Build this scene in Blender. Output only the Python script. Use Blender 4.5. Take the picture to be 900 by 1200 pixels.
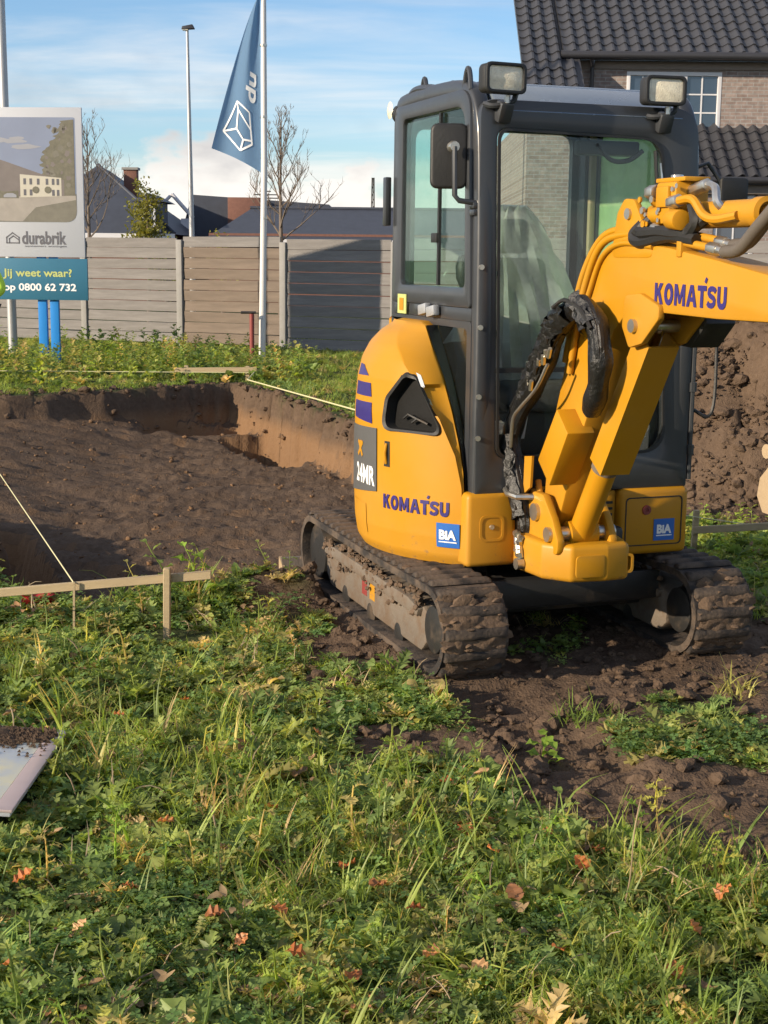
import bpy, bmesh, math, random
import numpy as np
from mathutils import Vector, Matrix, Euler
random.seed(7); RNG = np.random.default_rng(11)
R = math.radians; PI = math.pi
for o in list(bpy.data.objects): bpy.data.objects.remove(o)
SC = bpy.context.scene
COL = SC.collection

# ---------------------------------------------------------------- camera
FOC, HORIZ, ROLL, CAMH = 1650.0, 303.0, R(0.6), 1.65      # focal length and horizon row in 900x1200 terms
PITCH = math.atan((600 - HORIZ) / FOC)
_f = Vector((0, math.cos(PITCH), -math.sin(PITCH))); _r = Vector((1, 0, 0)); _u = _r.cross(_f)
_r2 = _r * math.cos(ROLL) + _u * math.sin(ROLL); _u2 = -_r * math.sin(ROLL) + _u * math.cos(ROLL)
cam = bpy.data.cameras.new('camera'); camo = bpy.data.objects.new('camera', cam); COL.objects.link(camo)
M = Matrix((( _r2.x, _u2.x, -_f.x, 0), (_r2.y, _u2.y, -_f.y, 0), (_r2.z, _u2.z, -_f.z, CAMH), (0, 0, 0, 1)))
camo.matrix_world = M
cam.sensor_fit = 'VERTICAL'; cam.sensor_height = 36.0; cam.lens = FOC / 1200 * 36.0
cam.clip_start = 0.05; cam.clip_end = 3000
SC.camera = camo

# ---------------------------------------------------------------- sky and sun
SUN_EL, SUN_AZ = R(19), R(-120)            # azimuth from +y, negative = to the left of the view
w = bpy.data.worlds.new('World'); SC.world = w; w.use_nodes = True
nt = w.node_tree; nt.nodes.clear()
def N(t, kind, **kw):
    n = t.nodes.new(kind)
    for k, v in kw.items():
        if k == 'inp':
            for a, b in v.items(): n.inputs[a].default_value = b
        else: setattr(n, k, v)
    return n
sky = N(nt, 'ShaderNodeTexSky', sky_type='NISHITA', sun_disc=False, sun_elevation=SUN_EL, sun_rotation=SUN_AZ,
        air_density=1.0, dust_density=0.5, ozone_density=4.2, altitude=50)
tc = N(nt, 'ShaderNodeTexCoord'); sep = N(nt, 'ShaderNodeSeparateXYZ'); nt.links.new(tc.outputs['Generated'], sep.inputs[0])
def math_n(t, op, a, b=None, c=None, clamp=False):
    n = t.nodes.new('ShaderNodeMath'); n.operation = op; n.use_clamp = clamp
    for i, v in enumerate((a, b, c)):
        if v is None: continue
        if isinstance(v, (int, float)): n.inputs[i].default_value = v
        else: t.links.new(v, n.inputs[i])
    return n.outputs[0]
zc = math_n(nt, 'MAXIMUM', sep.outputs[2], 0.0)
den = math_n(nt, 'ADD', zc, 0.12)
cx = math_n(nt, 'DIVIDE', sep.outputs[0], den); cy = math_n(nt, 'DIVIDE', sep.outputs[1], den)
cmb = N(nt, 'ShaderNodeCombineXYZ'); nt.links.new(cx, cmb.inputs[0]); nt.links.new(cy, cmb.inputs[1])
mp = N(nt, 'ShaderNodeMapping'); mp.inputs['Rotation'].default_value = (0, 0, R(62)); mp.inputs['Scale'].default_value = (0.5, 1.9, 1); nt.links.new(cmb.outputs[0], mp.inputs[0])
n1 = N(nt, 'ShaderNodeTexNoise', inp={'Scale': 0.9, 'Detail': 7.0, 'Roughness': 0.55, 'Distortion': 0.5}); nt.links.new(mp.outputs[0], n1.inputs[0])
r1 = N(nt, 'ShaderNodeMapRange', interpolation_type='SMOOTHSTEP', inp={1: 0.37, 2: 0.72, 3: 0.0, 4: 0.66}); nt.links.new(n1.outputs[0], r1.inputs[0])
# low cumulus bank near the horizon
mp2 = N(nt, 'ShaderNodeMapping'); mp2.inputs['Scale'].default_value = (8.5, 8.5, 17); mp2.inputs['Location'].default_value = (0.3, 0.9, 0.4); nt.links.new(tc.outputs['Generated'], mp2.inputs[0])
n2 = N(nt, 'ShaderNodeTexNoise', inp={'Scale': 1.25, 'Detail': 8.0, 'Roughness': 0.5}); nt.links.new(mp2.outputs[0], n2.inputs[0])
lo = N(nt, 'ShaderNodeMapRange', interpolation_type='SMOOTHSTEP', inp={1: 0.0, 2: 0.125, 3: 0.26, 4: -0.26}); nt.links.new(zc, lo.inputs[0])
s2 = math_n(nt, 'ADD', n2.outputs[0], lo.outputs[0])
r2 = N(nt, 'ShaderNodeMapRange', interpolation_type='SMOOTHSTEP', inp={1: 0.485, 2: 0.575, 3: 0.0, 4: 0.92}); nt.links.new(s2, r2.inputs[0])
cl = math_n(nt, 'MAXIMUM', r1.outputs[0], r2.outputs[0])
mx = N(nt, 'ShaderNodeMix', data_type='RGBA'); nt.links.new(cl, mx.inputs[0]); nt.links.new(sky.outputs[0], mx.inputs[6]); cc = N(nt, 'ShaderNodeMix', data_type='RGBA'); cc.inputs[6].default_value = (6.3, 5.9, 5.5, 1); cc.inputs[7].default_value = (3.5, 3.3, 3.3, 1); cr_ = N(nt, 'ShaderNodeMapRange', inp={1: 0.5, 2: 0.72, 3: 0.0, 4: 1.0}); nt.links.new(n2.outputs[0], cr_.inputs[0]); nt.links.new(cr_.outputs[0], cc.inputs[0]); nt.links.new(cc.outputs[2], mx.inputs[7])
bg = N(nt, 'ShaderNodeBackground'); bg.inputs[1].default_value = 0.074; nt.links.new(mx.outputs[2], bg.inputs[0])
wo = N(nt, 'ShaderNodeOutputWorld'); nt.links.new(bg.outputs[0], wo.inputs[0])

sd = bpy.data.lights.new('sun', 'SUN'); sd.energy = 3.1; sd.angle = R(0.6); sd.color = (1.0, 0.83, 0.62)
so = bpy.data.objects.new('sun', sd); COL.objects.link(so)
SDIR = Vector((math.sin(SUN_AZ) * math.cos(SUN_EL), math.cos(SUN_AZ) * math.cos(SUN_EL), math.sin(SUN_EL)))
so.rotation_euler = SDIR.to_track_quat('Z', 'Y').to_euler(); so.location = SDIR * 30

SC.view_settings.view_transform = 'Standard'; SC.view_settings.look = 'None'
SC.view_settings.exposure = 1.27; SC.view_settings.gamma = 1.0; SC.view_settings.use_curve_mapping = False
SC.render.engine = 'CYCLES'
SC.cycles.max_bounces = 4; SC.cycles.diffuse_bounces = 2; SC.cycles.glossy_bounces = 3; SC.cycles.transmission_bounces = 3; SC.cycles.transparent_max_bounces = 16
SC.cycles.use_adaptive_sampling = True; SC.cycles.adaptive_threshold = 0.02

# ---------------------------------------------------------------- helpers
def tag(o, label=None, cat=None, group=None, kind=None):
    for k, v in (('label', label), ('category', cat), ('group', group), ('kind', kind)):
        if v: o[k] = v
    return o
def empty(name, loc=(0, 0, 0), rz=0, **kw):
    o = bpy.data.objects.new(name, None); COL.objects.link(o); o.location = loc; o.rotation_euler = (0, 0, rz); o.empty_display_size = 0.1
    return tag(o, **kw)
def mesh_obj(name, me, mt=None, parent=None, link=True):
    o = bpy.data.objects.new(name, me)
    if link: COL.objects.link(o)
    if mt is not None and not me.materials: me.materials.append(mt)
    if parent is not None: o.parent = parent
    return o

class MB:
    """collects shapes; build() links them as one mesh object"""
    def __init__(s): s.v = []; s.f = []
    def add(s, vs, fs, T=None):
        b = len(s.v)
        for p in vs:
            p = Vector(p)
            s.v.append(tuple(T @ p) if T is not None else tuple(p))
        s.f += [tuple(b + i for i in f) for f in fs]
        return s
    def box(s, c, d, rot=None, T=None):
        x, y, z = d[0] / 2, d[1] / 2, d[2] / 2
        vs = [Vector(p) for p in ((-x, -y, -z), (x, -y, -z), (x, y, -z), (-x, y, -z), (-x, -y, z), (x, -y, z), (x, y, z), (-x, y, z))]
        if rot is not None:
            Q = Euler(rot).to_matrix(); vs = [Q @ p for p in vs]
        vs = [p + Vector(c) for p in vs]
        return s.add(vs, [(0, 3, 2, 1), (4, 5, 6, 7), (0, 1, 5, 4), (1, 2, 6, 5), (2, 3, 7, 6), (3, 0, 4, 7)], T)
    def bb(s, x0, x1, y0, y1, z0, z1): return s.box(((x0 + x1) / 2, (y0 + y1) / 2, (z0 + z1) / 2), (abs(x1 - x0), abs(y1 - y0), abs(z1 - z0)))
    def prism(s, poly, m3, w0, w1):
        """poly 2D, m3(u,v,w)->3D, extruded from w0 to w1"""
        n = len(poly)
        vs = [m3(u, v, w0) for u, v in poly] + [m3(u, v, w1) for u, v in poly]
        fs = [tuple(range(n - 1, -1, -1)), tuple(range(n, 2 * n))] + [(i, (i + 1) % n, n + (i + 1) % n, n + i) for i in range(n)]
        return s.add(vs, fs)
    def ring(s, outer, inner, m3, w0, w1):
        n = len(outer)
        vs = [m3(u, v, w0) for u, v in outer] + [m3(u, v, w0) for u, v in inner] + [m3(u, v, w1) for u, v in outer] + [m3(u, v, w1) for u, v in inner]
        fs = []
        for i in range(n):
            j = (i + 1) % n
            fs += [(i, n + i, n + j, j), (2 * n + i, 2 * n + j, 3 * n + j, 3 * n + i), (i, j, 2 * n + j, 2 * n + i), (n + i, 3 * n + i, 3 * n + j, n + j)]
        return s.add(vs, fs)
    def tube(s, path, r, n=10, cap=True):
        path = [Vector(p) for p in path]; k = len(path)
        rs = r if isinstance(r, (list, tuple)) else [r] * k
        vs = []; up = None
        for i, p in enumerate(path):
            t = (path[min(i + 1, k - 1)] - path[max(i - 1, 0)]).normalized()
            if up is None:
                up = Vector((0, 0, 1)) if abs(t.z) < 0.9 else Vector((1, 0, 0))
            a = up - t * up.dot(t); a.normalize(); b = t.cross(a); up = a
            for j in range(n):
                an = 2 * PI * j / n
                vs.append(p + (a * math.cos(an) + b * math.sin(an)) * rs[i])
        fs = [(i * n + j, i * n + (j + 1) % n, (i + 1) * n + (j + 1) % n, (i + 1) * n + j) for i in range(k - 1) for j in range(n)]
        if cap: fs += [tuple(range(n - 1, -1, -1)), tuple(range((k - 1) * n, k * n))]
        return s.add(vs, fs)
    def cyl(s, a, b, r, n=20, r2=None): return s.tube([a, b], [r, r if r2 is None else r2], n)
    def lathe(s, prof, c, axis='Z', n=24):
        """prof list of (radius, height)"""
        vs = []
        for r, h in prof:
            for j in range(n):
                a = 2 * PI * j / n; p = (r * math.cos(a), r * math.sin(a), h)
                if axis == 'Y': p = (p[0], p[2], p[1])
                if axis == 'X': p = (p[2], p[0], p[1])
                vs.append(Vector(p) + Vector(c))
        k = len(prof)
        fs = [(i * n + j, i * n + (j + 1) % n, (i + 1) * n + (j + 1) % n, (i + 1) * n + j) for i in range(k - 1) for j in range(n)]
        fs += [tuple(range(n - 1, -1, -1)), tuple(range((k - 1) * n, k * n))]
        return s.add(vs, fs)
    def loft(s, secs, cap=True, closed=True):
        n = len(secs[0]); vs = [p for q in secs for p in q]
        m = n if closed else n - 1
        fs = [(i * n + j, i * n + (j + 1) % n, (i + 1) * n + (j + 1) % n, (i + 1) * n + j) for i in range(len(secs) - 1) for j in range(m)]
        if cap and closed: fs += [tuple(range(n - 1, -1, -1)), tuple(range((len(secs) - 1) * n, len(secs) * n))]
        return s.add(vs, fs)
    def build(s, name, mt=None, parent=None, bevel=0, seg=2, smooth=True, link=True, angle=35, fix=True):
        me = bpy.data.meshes.new(name); me.from_pydata(s.v, [], s.f)
        bm = bmesh.new(); bm.from_mesh(me)
        if fix: bmesh.ops.recalc_face_normals(bm, faces=bm.faces)
        if bevel:
            es = [e for e in bm.edges if len(e.link_faces) == 2 and e.calc_face_angle(0) > R(angle)]
            bmesh.ops.bevel(bm, geom=es, offset=bevel, segments=seg, profile=0.5, affect='EDGES', clamp_overlap=True)
        for f in bm.faces: f.smooth = smooth
        if smooth:
            for e in bm.edges:
                if len(e.link_faces) == 2 and e.calc_face_angle(0) > R(38): e.smooth = False
        bm.to_mesh(me); bm.free()
        return mesh_obj(name, me, mt, parent, link)

def rounded(poly, rad, k=5):
    """2D polygon with rounded corners; rad one number or one per corner"""
    n = len(poly); out = []
    for i in range(n):
        r = rad[i] if isinstance(rad, (list, tuple)) else rad
        p = Vector(poly[i]); a = (Vector(poly[i - 1]) - p); b = (Vector(poly[(i + 1) % n]) - p)
        la, lb = a.length, b.length; a.normalize(); b.normalize()
        ang = a.angle(b); d = min(r / math.tan(ang / 2), la * 0.49, lb * 0.49) if r else 0
        if d <= 1e-6:
            out += [tuple(p)] * (k + 1); continue
        A = p + a * d; B = p + b * d
        for j in range(k + 1):
            t = j / k; q = A * (1 - t) ** 2 + p * 2 * t * (1 - t) + B * t * t
            out.append(tuple(q))
    return out
def rect(x0, x1, y0, y1): return [(x0, y0), (x1, y0), (x1, y1), (x0, y1)]
mXZ = lambda u, v, w: (u, w, v)          # plane of constant Y
mYZ = lambda u, v, w: (w, u, v)          # plane of constant X
mXY = lambda u, v, w: (u, v, w)
def curve(pts, k=6):
    """Catmull-Rom through 3D points"""
    P = [Vector(p) for p in pts]; P = [P[0] * 2 - P[1]] + P + [P[-1] * 2 - P[-2]]; out = []
    for i in range(1, len(P) - 2):
        for j in range(k):
            t = j / k; a, b, c, d = P[i - 1:i + 3]
            out.append(0.5 * ((2 * b) + (c - a) * t + (2 * a - 5 * b + 4 * c - d) * t * t + (3 * b - a - 3 * c + d) * t ** 3))
    out.append(P[-2]); return out

def text_geo(body, bold=0.0, w=None, h=None, shear=0.0, space=1.0):
    """letters as flat geometry fitted to a box w x h with its corner at 0,0"""
    cu = bpy.data.curves.new('lettering', 'FONT'); cu.body = body; cu.offset = bold; cu.shear = shear; cu.space_character = space; cu.resolution_u = 5
    ob = bpy.data.objects.new('lettering', cu); COL.objects.link(ob)
    dg = bpy.context.evaluated_depsgraph_get(); me = bpy.data.meshes.new_from_object(ob.evaluated_get(dg))
    vs = [v.co.copy() for v in me.vertices]; fs = [tuple(p.vertices) for p in me.polygons]
    bpy.data.objects.remove(ob); bpy.data.curves.remove(cu); bpy.data.meshes.remove(me)
    x0 = min(v.x for v in vs); x1 = max(v.x for v in vs); y0 = min(v.y for v in vs); y1 = max(v.y for v in vs)
    sx = w / (x1 - x0) if w else h / (y1 - y0); sy = h / (y1 - y0) if h else sx
    return [((v.x - x0) * sx, (v.y - y0) * sy) for v in vs], fs
def finer(vs, fs, mx):
    """split flat letters into small triangles so that they can follow a curved panel"""
    bm = bmesh.new(); q = [bm.verts.new((a, b, 0)) for a, b in vs]
    for f in fs:
        try: bm.faces.new([q[i] for i in f])
        except ValueError: pass
    bmesh.ops.remove_doubles(bm, verts=bm.verts, dist=mx * 0.004); bmesh.ops.triangulate(bm, faces=bm.faces)
    for _ in range(4):
        es = [e for e in bm.edges if e.calc_length() > mx]
        if not es: break
        bmesh.ops.subdivide_edges(bm, edges=es, cuts=1); bmesh.ops.triangulate(bm, faces=bm.faces)
    bm.verts.index_update(); o = [(v.co.x, v.co.y) for v in bm.verts], [tuple(v.index for v in f.verts) for f in bm.faces]; bm.free(); return o
def lettering(name, body, mt, parent, fn, w, h, bold=0.02, space=1.0):
    """fn(u,v) -> 3D point; letters span u 0..w, v 0..h"""
    vs, fs = finer(*text_geo(body, bold, w, h, space=space), max(h, 0.02) * 0.16)
    return MB().add([fn(u, v) for u, v in vs], fs).build(name, mt, parent, smooth=False, fix=False)

def vnoise(x, y, seed=0):
    xi = np.floor(x).astype(np.int64); yi = np.floor(y).astype(np.int64); fx = x - xi; fy = y - yi
    fx = fx * fx * (3 - 2 * fx); fy = fy * fy * (3 - 2 * fy)
    def h(a, b):
        n = (a * 374761393 + b * 668265263 + seed * 974711) & 0x7fffffff
        n = ((n ^ (n >> 13)) * 1274126177) & 0x7fffffff
        return ((n ^ (n >> 16)) & 0xffff) / 65535.0
    return (h(xi, yi) * (1 - fx) + h(xi + 1, yi) * fx) * (1 - fy) + (h(xi, yi + 1) * (1 - fx) + h(xi + 1, yi + 1) * fx) * fy
def fbm(x, y, oct=4, seed=0, gain=0.5):
    a = 1.0; s = 0; t = 0
    for i in range(oct):
        s = s + a * vnoise(x, y, seed + i * 17); t += a; a *= gain; x = x * 2.03 + 5.1; y = y * 2.03 + 1.7
    return s / t
def smooth(a, b, x):
    t = np.clip((x - a) / (b - a), 0, 1); return t * t * (3 - 2 * t)

# ---------------------------------------------------------------- materials
MT = {}
def lin(c): return tuple(((x / 255) / 12.92 if x / 255 <= 0.04045 else ((x / 255 + 0.055) / 1.055) ** 2.4) for x in c)
def pmat(name, col, rough=0.5, metal=0.0, var=0.0, vscale=8.0, bump=0.0, bscale=60.0, dirt=None, dirt_amt=0.0, dscale=5.0, coat=0.0, spec=0.5, rvar=0.0, stretch=(1, 1, 1)):
    """principled material: base colour with noise variation, fine relief and optional dirt blotches"""
    m = bpy.data.materials.new(name); m.use_nodes = True; t = m.node_tree; p = t.nodes['Principled BSDF']
    p.inputs['Roughness'].default_value = rough; p.inputs['Metallic'].default_value = metal
    p.inputs['Specular IOR Level'].default_value = spec; p.inputs['Coat Weight'].default_value = coat; p.inputs['Coat Roughness'].default_value = 0.12
    tcn = t.nodes.new('ShaderNodeTexCoord'); mpn = t.nodes.new('ShaderNodeMapping'); mpn.inputs['Scale'].default_value = stretch
    t.links.new(tcn.outputs['Object'], mpn.inputs[0]); co = mpn.outputs[0]
    nz = N(t, 'ShaderNodeTexNoise', inp={'Scale': vscale, 'Detail': 5.0, 'Roughness': 0.6}); t.links.new(co, nz.inputs[0])
    mxn = N(t, 'ShaderNodeMix', data_type='RGBA'); c = Vector(col)
    mxn.inputs[6].default_value = (*(c * (1 - var)), 1); mxn.inputs[7].default_value = (*[min(1, q) for q in c * (1 + var)], 1)
    t.links.new(nz.outputs[0], mxn.inputs[0]); out = mxn.outputs[2]
    if dirt:
        nd = N(t, 'ShaderNodeTexNoise', inp={'Scale': dscale, 'Detail': 8.0, 'Roughness': 0.65}); t.links.new(co, nd.inputs[0])
        rd = N(t, 'ShaderNodeMapRange', inp={1: 0.62 - dirt_amt * 0.35, 2: 0.72 - dirt_amt * 0.2, 3: 0.0, 4: 0.9}); t.links.new(nd.outputs[0], rd.inputs[0])
        m2 = N(t, 'ShaderNodeMix', data_type='RGBA'); t.links.new(rd.outputs[0], m2.inputs[0]); t.links.new(out, m2.inputs[6]); m2.inputs[7].default_value = (*dirt, 1); out = m2.outputs[2]
        rr = N(t, 'ShaderNodeMapRange', inp={1: 0.0, 2: 1.0, 3: rough, 4: 0.9}); t.links.new(rd.outputs[0], rr.inputs[0]); t.links.new(rr.outputs[0], p.inputs['Roughness'])
    elif rvar:
        rr = N(t, 'ShaderNodeMapRange', inp={1: 0.3, 2: 0.7, 3: max(0.02, rough - rvar), 4: rough + rvar}); t.links.new(nz.outputs[0], rr.inputs[0]); t.links.new(rr.outputs[0], p.inputs['Roughness'])
    t.links.new(out, p.inputs['Base Color'])
    if bump:
        nb = N(t, 'ShaderNodeTexNoise', inp={'Scale': bscale, 'Detail': 6.0, 'Roughness': 0.65}); t.links.new(co, nb.inputs[0])
        bp = N(t, 'ShaderNodeBump', inp={'Strength': bump, 'Distance': 0.01}); t.links.new(nb.outputs[0], bp.inputs['Height']); t.links.new(bp.outputs[0], p.inputs['Normal'])
    MT[name] = m; return m
SOIL1, SOIL2 = (0.058, 0.039, 0.027), (0.145, 0.100, 0.068)
pmat('yellow_paint', (0.44, 0.205, 0.006), 0.48, var=0.07, vscale=3, coat=0.0, rvar=0.1, spec=0.35, bump=0.05, bscale=14)
def grime():
    """dust and mud splashes thicken towards the machine's feet; thin scratches"""
    t = MT['yellow_paint'].node_tree; p = t.nodes['Principled BSDF']; src = p.inputs['Base Color'].links[0].from_socket; rsrc = p.inputs['Roughness'].links[0].from_socket
    tcn = N(t, 'ShaderNodeTexCoord'); sp = N(t, 'ShaderNodeSeparateXYZ'); t.links.new(tcn.outputs['Object'], sp.inputs[0])
    n_ = N(t, 'ShaderNodeTexNoise', inp={'Scale': 26.0, 'Detail': 7.0, 'Roughness': 0.7}); t.links.new(tcn.outputs['Object'], n_.inputs[0]); d_ = N(t, 'ShaderNodeTexNoise', inp={'Scale': 2.5, 'Detail': 4.0}); t.links.new(tcn.outputs['Object'], d_.inputs[0])
    lo_ = N(t, 'ShaderNodeMapRange', inp={1: 0.36, 2: 0.62, 3: 0.14, 4: 0.0}); t.links.new(sp.outputs[2], lo_.inputs[0])
    sm = N(t, 'ShaderNodeMapRange', inp={1: 0.755, 2: 0.84, 3: 0.0, 4: 0.6}); t.links.new(math_n(t, 'ADD', math_n(t, 'ADD', n_.outputs[0], lo_.outputs[0]), math_n(t, 'MULTIPLY', d_.outputs[0], 0.12)), sm.inputs[0])
    du = N(t, 'ShaderNodeMapRange', inp={1: 0.42, 2: 0.75, 3: 0.0, 4: 0.16}); t.links.new(math_n(t, 'ADD', d_.outputs[0], math_n(t, 'MULTIPLY', lo_.outputs[0], 0.8)), du.inputs[0])
    m1 = N(t, 'ShaderNodeMix', data_type='RGBA'); t.links.new(du.outputs[0], m1.inputs[0]); t.links.new(src, m1.inputs[6]); m1.inputs[7].default_value = (0.36, 0.24, 0.12, 1)
    m2 = N(t, 'ShaderNodeMix', data_type='RGBA'); t.links.new(sm.outputs[0], m2.inputs[0]); t.links.new(m1.outputs[2], m2.inputs[6]); m2.inputs[7].default_value = (0.16, 0.105, 0.06, 1); t.links.new(m2.outputs[2], p.inputs['Base Color'])
    t.links.new(math_n(t, 'ADD', rsrc, math_n(t, 'MULTIPLY', sm.outputs[0], 0.4)), p.inputs['Roughness'])
grime()
pmat('cab_paint', (0.034, 0.037, 0.042), 0.38, var=0.2, vscale=5, rvar=0.1, coat=0.2)
pmat('roof_paint', (0.22, 0.27, 0.33), 0.26, 0.45, var=0.1, vscale=3, rvar=0.08, coat=0.6)
pmat('black_rubber', (0.014, 0.014, 0.014), 0.55, var=0.3, vscale=12, bump=0.15)
pmat('hose_wrap', (0.010, 0.010, 0.010), 0.36, var=0.3, vscale=10, bump=0.9, bscale=30)
pmat('track_rubber', (0.022, 0.018, 0.016), 0.85, var=0.4, vscale=9, bump=0.7, bscale=45, dirt=(0.105, 0.076, 0.054), dirt_amt=0.55, dscale=9)
pmat('mud', (0.115, 0.075, 0.047), 0.92, var=0.45, vscale=18, bump=0.9, bscale=50)
pmat('track_frame', (0.14, 0.115, 0.09), 0.7, var=0.25, vscale=6, bump=0.4, dirt=(0.12, 0.08, 0.05), dirt_amt=0.5, dscale=9)
pmat('dark_steel', (0.03, 0.029, 0.028), 0.5, 0.4, var=0.3, bump=0.2, dirt=(0.10, 0.07, 0.045), dirt_amt=0.25)
pmat('chrome', (0.75, 0.74, 0.72), 0.14, 1.0)
pmat('zinc', (0.55, 0.52, 0.46), 0.32, 0.9, var=0.2, vscale=30)
pmat('purple_decal', (0.030, 0.020, 0.14), 0.4, var=0.06)
pmat('blue_decal', (0.025, 0.12, 0.42), 0.35, var=0.05)
pmat('grey_decal', (0.085, 0.085, 0.085), 0.45, var=0.1)
pmat('white_decal', (0.75, 0.75, 0.74), 0.45, var=0.05)
pmat('white_steel', (0.58, 0.57, 0.56), 0.35, var=0.06, vscale=3)
pmat('lamp_lens', (0.80, 0.70, 0.54), 0.12, var=0.35, vscale=40, bump=0.5, bscale=150, coat=0.8)
pmat('seat_fabric', (0.05, 0.048, 0.046), 0.8, var=0.2, bump=0.3)
pmat('timber', (0.36, 0.28, 0.165), 0.8, var=0.22, vscale=5, bump=0.3, stretch=(1, 8, 8))
pmat('grey_board', (0.175, 0.166, 0.160), 0.85, var=0.38, vscale=2.2, bump=0.5, bscale=14, stretch=(1, 9, 9))
pmat('sunlit_board', (0.155, 0.122, 0.096), 0.85, var=0.42, vscale=1.8, bump=0.5, bscale=14, stretch=(1, 7, 7))  # boards of the middle panel, warm sunlight put into their colour
pmat('concrete', (0.24, 0.236, 0.228), 0.85, var=0.2, vscale=10, bump=0.3, dirt=(0.20, 0.20, 0.17), dirt_amt=0.2)
pmat('sign_white', (0.47, 0.49, 0.53), 0.5, var=0.03)
pmat('sign_teal', (0.03, 0.15, 0.24), 0.5, var=0.08, vscale=2)
pmat('sign_blue', (0.02, 0.22, 0.62), 0.45, var=0.08)
pmat('ink_grey', (0.10, 0.10, 0.115), 0.5); pmat('ink_lime', (0.42, 0.47, 0.16), 0.5); pmat('ink_white', (0.75, 0.76, 0.76), 0.5)
pmat('print_sky', (0.181, 0.219, 0.317), 0.5, var=0.2, vscale=1.2); pmat('print_roof', (0.151, 0.132, 0.125), 0.5, var=0.25, vscale=6); pmat('print_tree', (0.128, 0.121, 0.087), 0.5, var=0.5, vscale=16)
pmat('print_wall', (0.452, 0.429, 0.360), 0.5, var=0.06); pmat('print_road', (0.287, 0.264, 0.234), 0.5, var=0.3, vscale=5); pmat('print_lawn', (0.151, 0.143, 0.113), 0.5, var=0.35, vscale=9)
pmat('roof_tile', (0.040, 0.041, 0.047), 0.42, var=0.35, vscale=6, bump=0.2, bscale=30)
pmat('slate', (0.040, 0.048, 0.068), 0.6, var=0.3, vscale=4, bump=0.3, bscale=20)
pmat('red_brick', (0.16, 0.075, 0.055), 0.85, var=0.3, vscale=12, bump=0.3)
pmat('white_frame', (0.60, 0.60, 0.62), 0.4, var=0.04)
pmat('gutter', (0.035, 0.035, 0.04), 0.45, var=0.15)
pmat('fascia', (0.20, 0.165, 0.14), 0.7, var=0.15)
pmat('print_cloud', (0.267, 0.278, 0.313), 0.5, var=0.1, vscale=3)
pmat('window_glass', (0.03, 0.045, 0.07), 0.06, var=0.3, vscale=1.5, spec=0.9, coat=1.0)
pmat('bark', (0.15, 0.12, 0.095), 0.9, var=0.35, vscale=12, bump=0.6)
pmat('red_steel', (0.20, 0.035, 0.03), 0.5, var=0.2)
pmat('galvanised', (0.40, 0.41, 0.42), 0.45, 0.5, var=0.1)
pmat('hivis', (0.55, 0.80, 0.06), 0.75, var=0.1, bump=0.3, bscale=20)
pmat('navy_cloth', (0.02, 0.022, 0.04), 0.9, var=0.25, bump=0.3, bscale=20)
pmat('skin', (0.46, 0.26, 0.18), 0.55, var=0.08)
pmat('hair', (0.05, 0.03, 0.02), 0.7, var=0.3)
pmat('string', (0.55, 0.52, 0.30), 0.8)
pmat('bucket_paint', (0.34, 0.25, 0.15), 0.6, var=0.2, vscale=8, bump=0.3, dirt=(0.32, 0.22, 0.14), dirt_amt=0.2)

def glass(name, tint, refl=0.06, film=0.0, filmcol=(0.5, 0.7, 0.55), rough=0.02):
    m = bpy.data.materials.new(name); m.use_nodes = True; t = m.node_tree; t.nodes.clear()
    tr = N(t, 'ShaderNodeBsdfTransparent'); tr.inputs[0].default_value = (*tint, 1)
    gl = N(t, 'ShaderNodeBsdfGlossy', inp={'Roughness': rough}); gl.inputs[0].default_value = (0.9, 0.95, 0.95, 1)
    lw = N(t, 'ShaderNodeLayerWeight', inp={'Blend': 0.5}); fa = math_n(t, 'ADD', math_n(t, 'MULTIPLY', math_n(t, 'POWER', lw.outputs['Facing'], 4.5), 0.55), refl * 0.6)
    a = N(t, 'ShaderNodeMixShader'); t.links.new(fa, a.inputs[0]); t.links.new(tr.outputs[0], a.inputs[1]); t.links.new(gl.outputs[0], a.inputs[2]); out = a.outputs[0]
    if film:
        tcn = t.nodes.new('ShaderNodeTexCoord'); nz = N(t, 'ShaderNodeTexNoise', inp={'Scale': 5.0, 'Detail': 7.0, 'Roughness': 0.65, 'Distortion': 0.6}); t.links.new(tcn.outputs['Object'], nz.inputs[0])
        rg = N(t, 'ShaderNodeMapRange', inp={1: 0.3, 2: 0.7, 3: film * 0.72, 4: min(1, film * 1.25)}); t.links.new(nz.outputs[0], rg.inputs[0])
        df = N(t, 'ShaderNodeBsdfDiffuse'); df.inputs[0].default_value = (*filmcol, 1); tl = N(t, 'ShaderNodeBsdfTranslucent'); tl.inputs[0].default_value = (*filmcol, 1)
        b0 = N(t, 'ShaderNodeMixShader', inp={0: 0.5}); t.links.new(df.outputs[0], b0.inputs[1]); t.links.new(tl.outputs[0], b0.inputs[2])
        b = N(t, 'ShaderNodeMixShader'); t.links.new(rg.outputs[0], b.inputs[0]); t.links.new(out, b.inputs[1]); t.links.new(b0.outputs[0], b.inputs[2]); out = b.outputs[0]
    o = N(t, 'ShaderNodeOutputMaterial'); t.links.new(out, o.inputs[0]); MT[name] = m; return m
glass('cab_glass', (0.95, 0.97, 0.96), 0.05, film=0.012, filmcol=(0.5, 0.56, 0.55))
glass('side_glass', (0.88, 0.955, 0.925), 0.05, film=0.015, filmcol=(0.42, 0.66, 0.55))
glass('door_glass', (0.80, 0.93, 0.80), 0.05, film=0.62, filmcol=(0.56, 0.74, 0.40), rough=0.1)
glass('plastic_film', (0.95, 0.95, 0.95), 0.14, film=0.42, filmcol=(0.80, 0.78, 0.76), rough=0.18)

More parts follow.
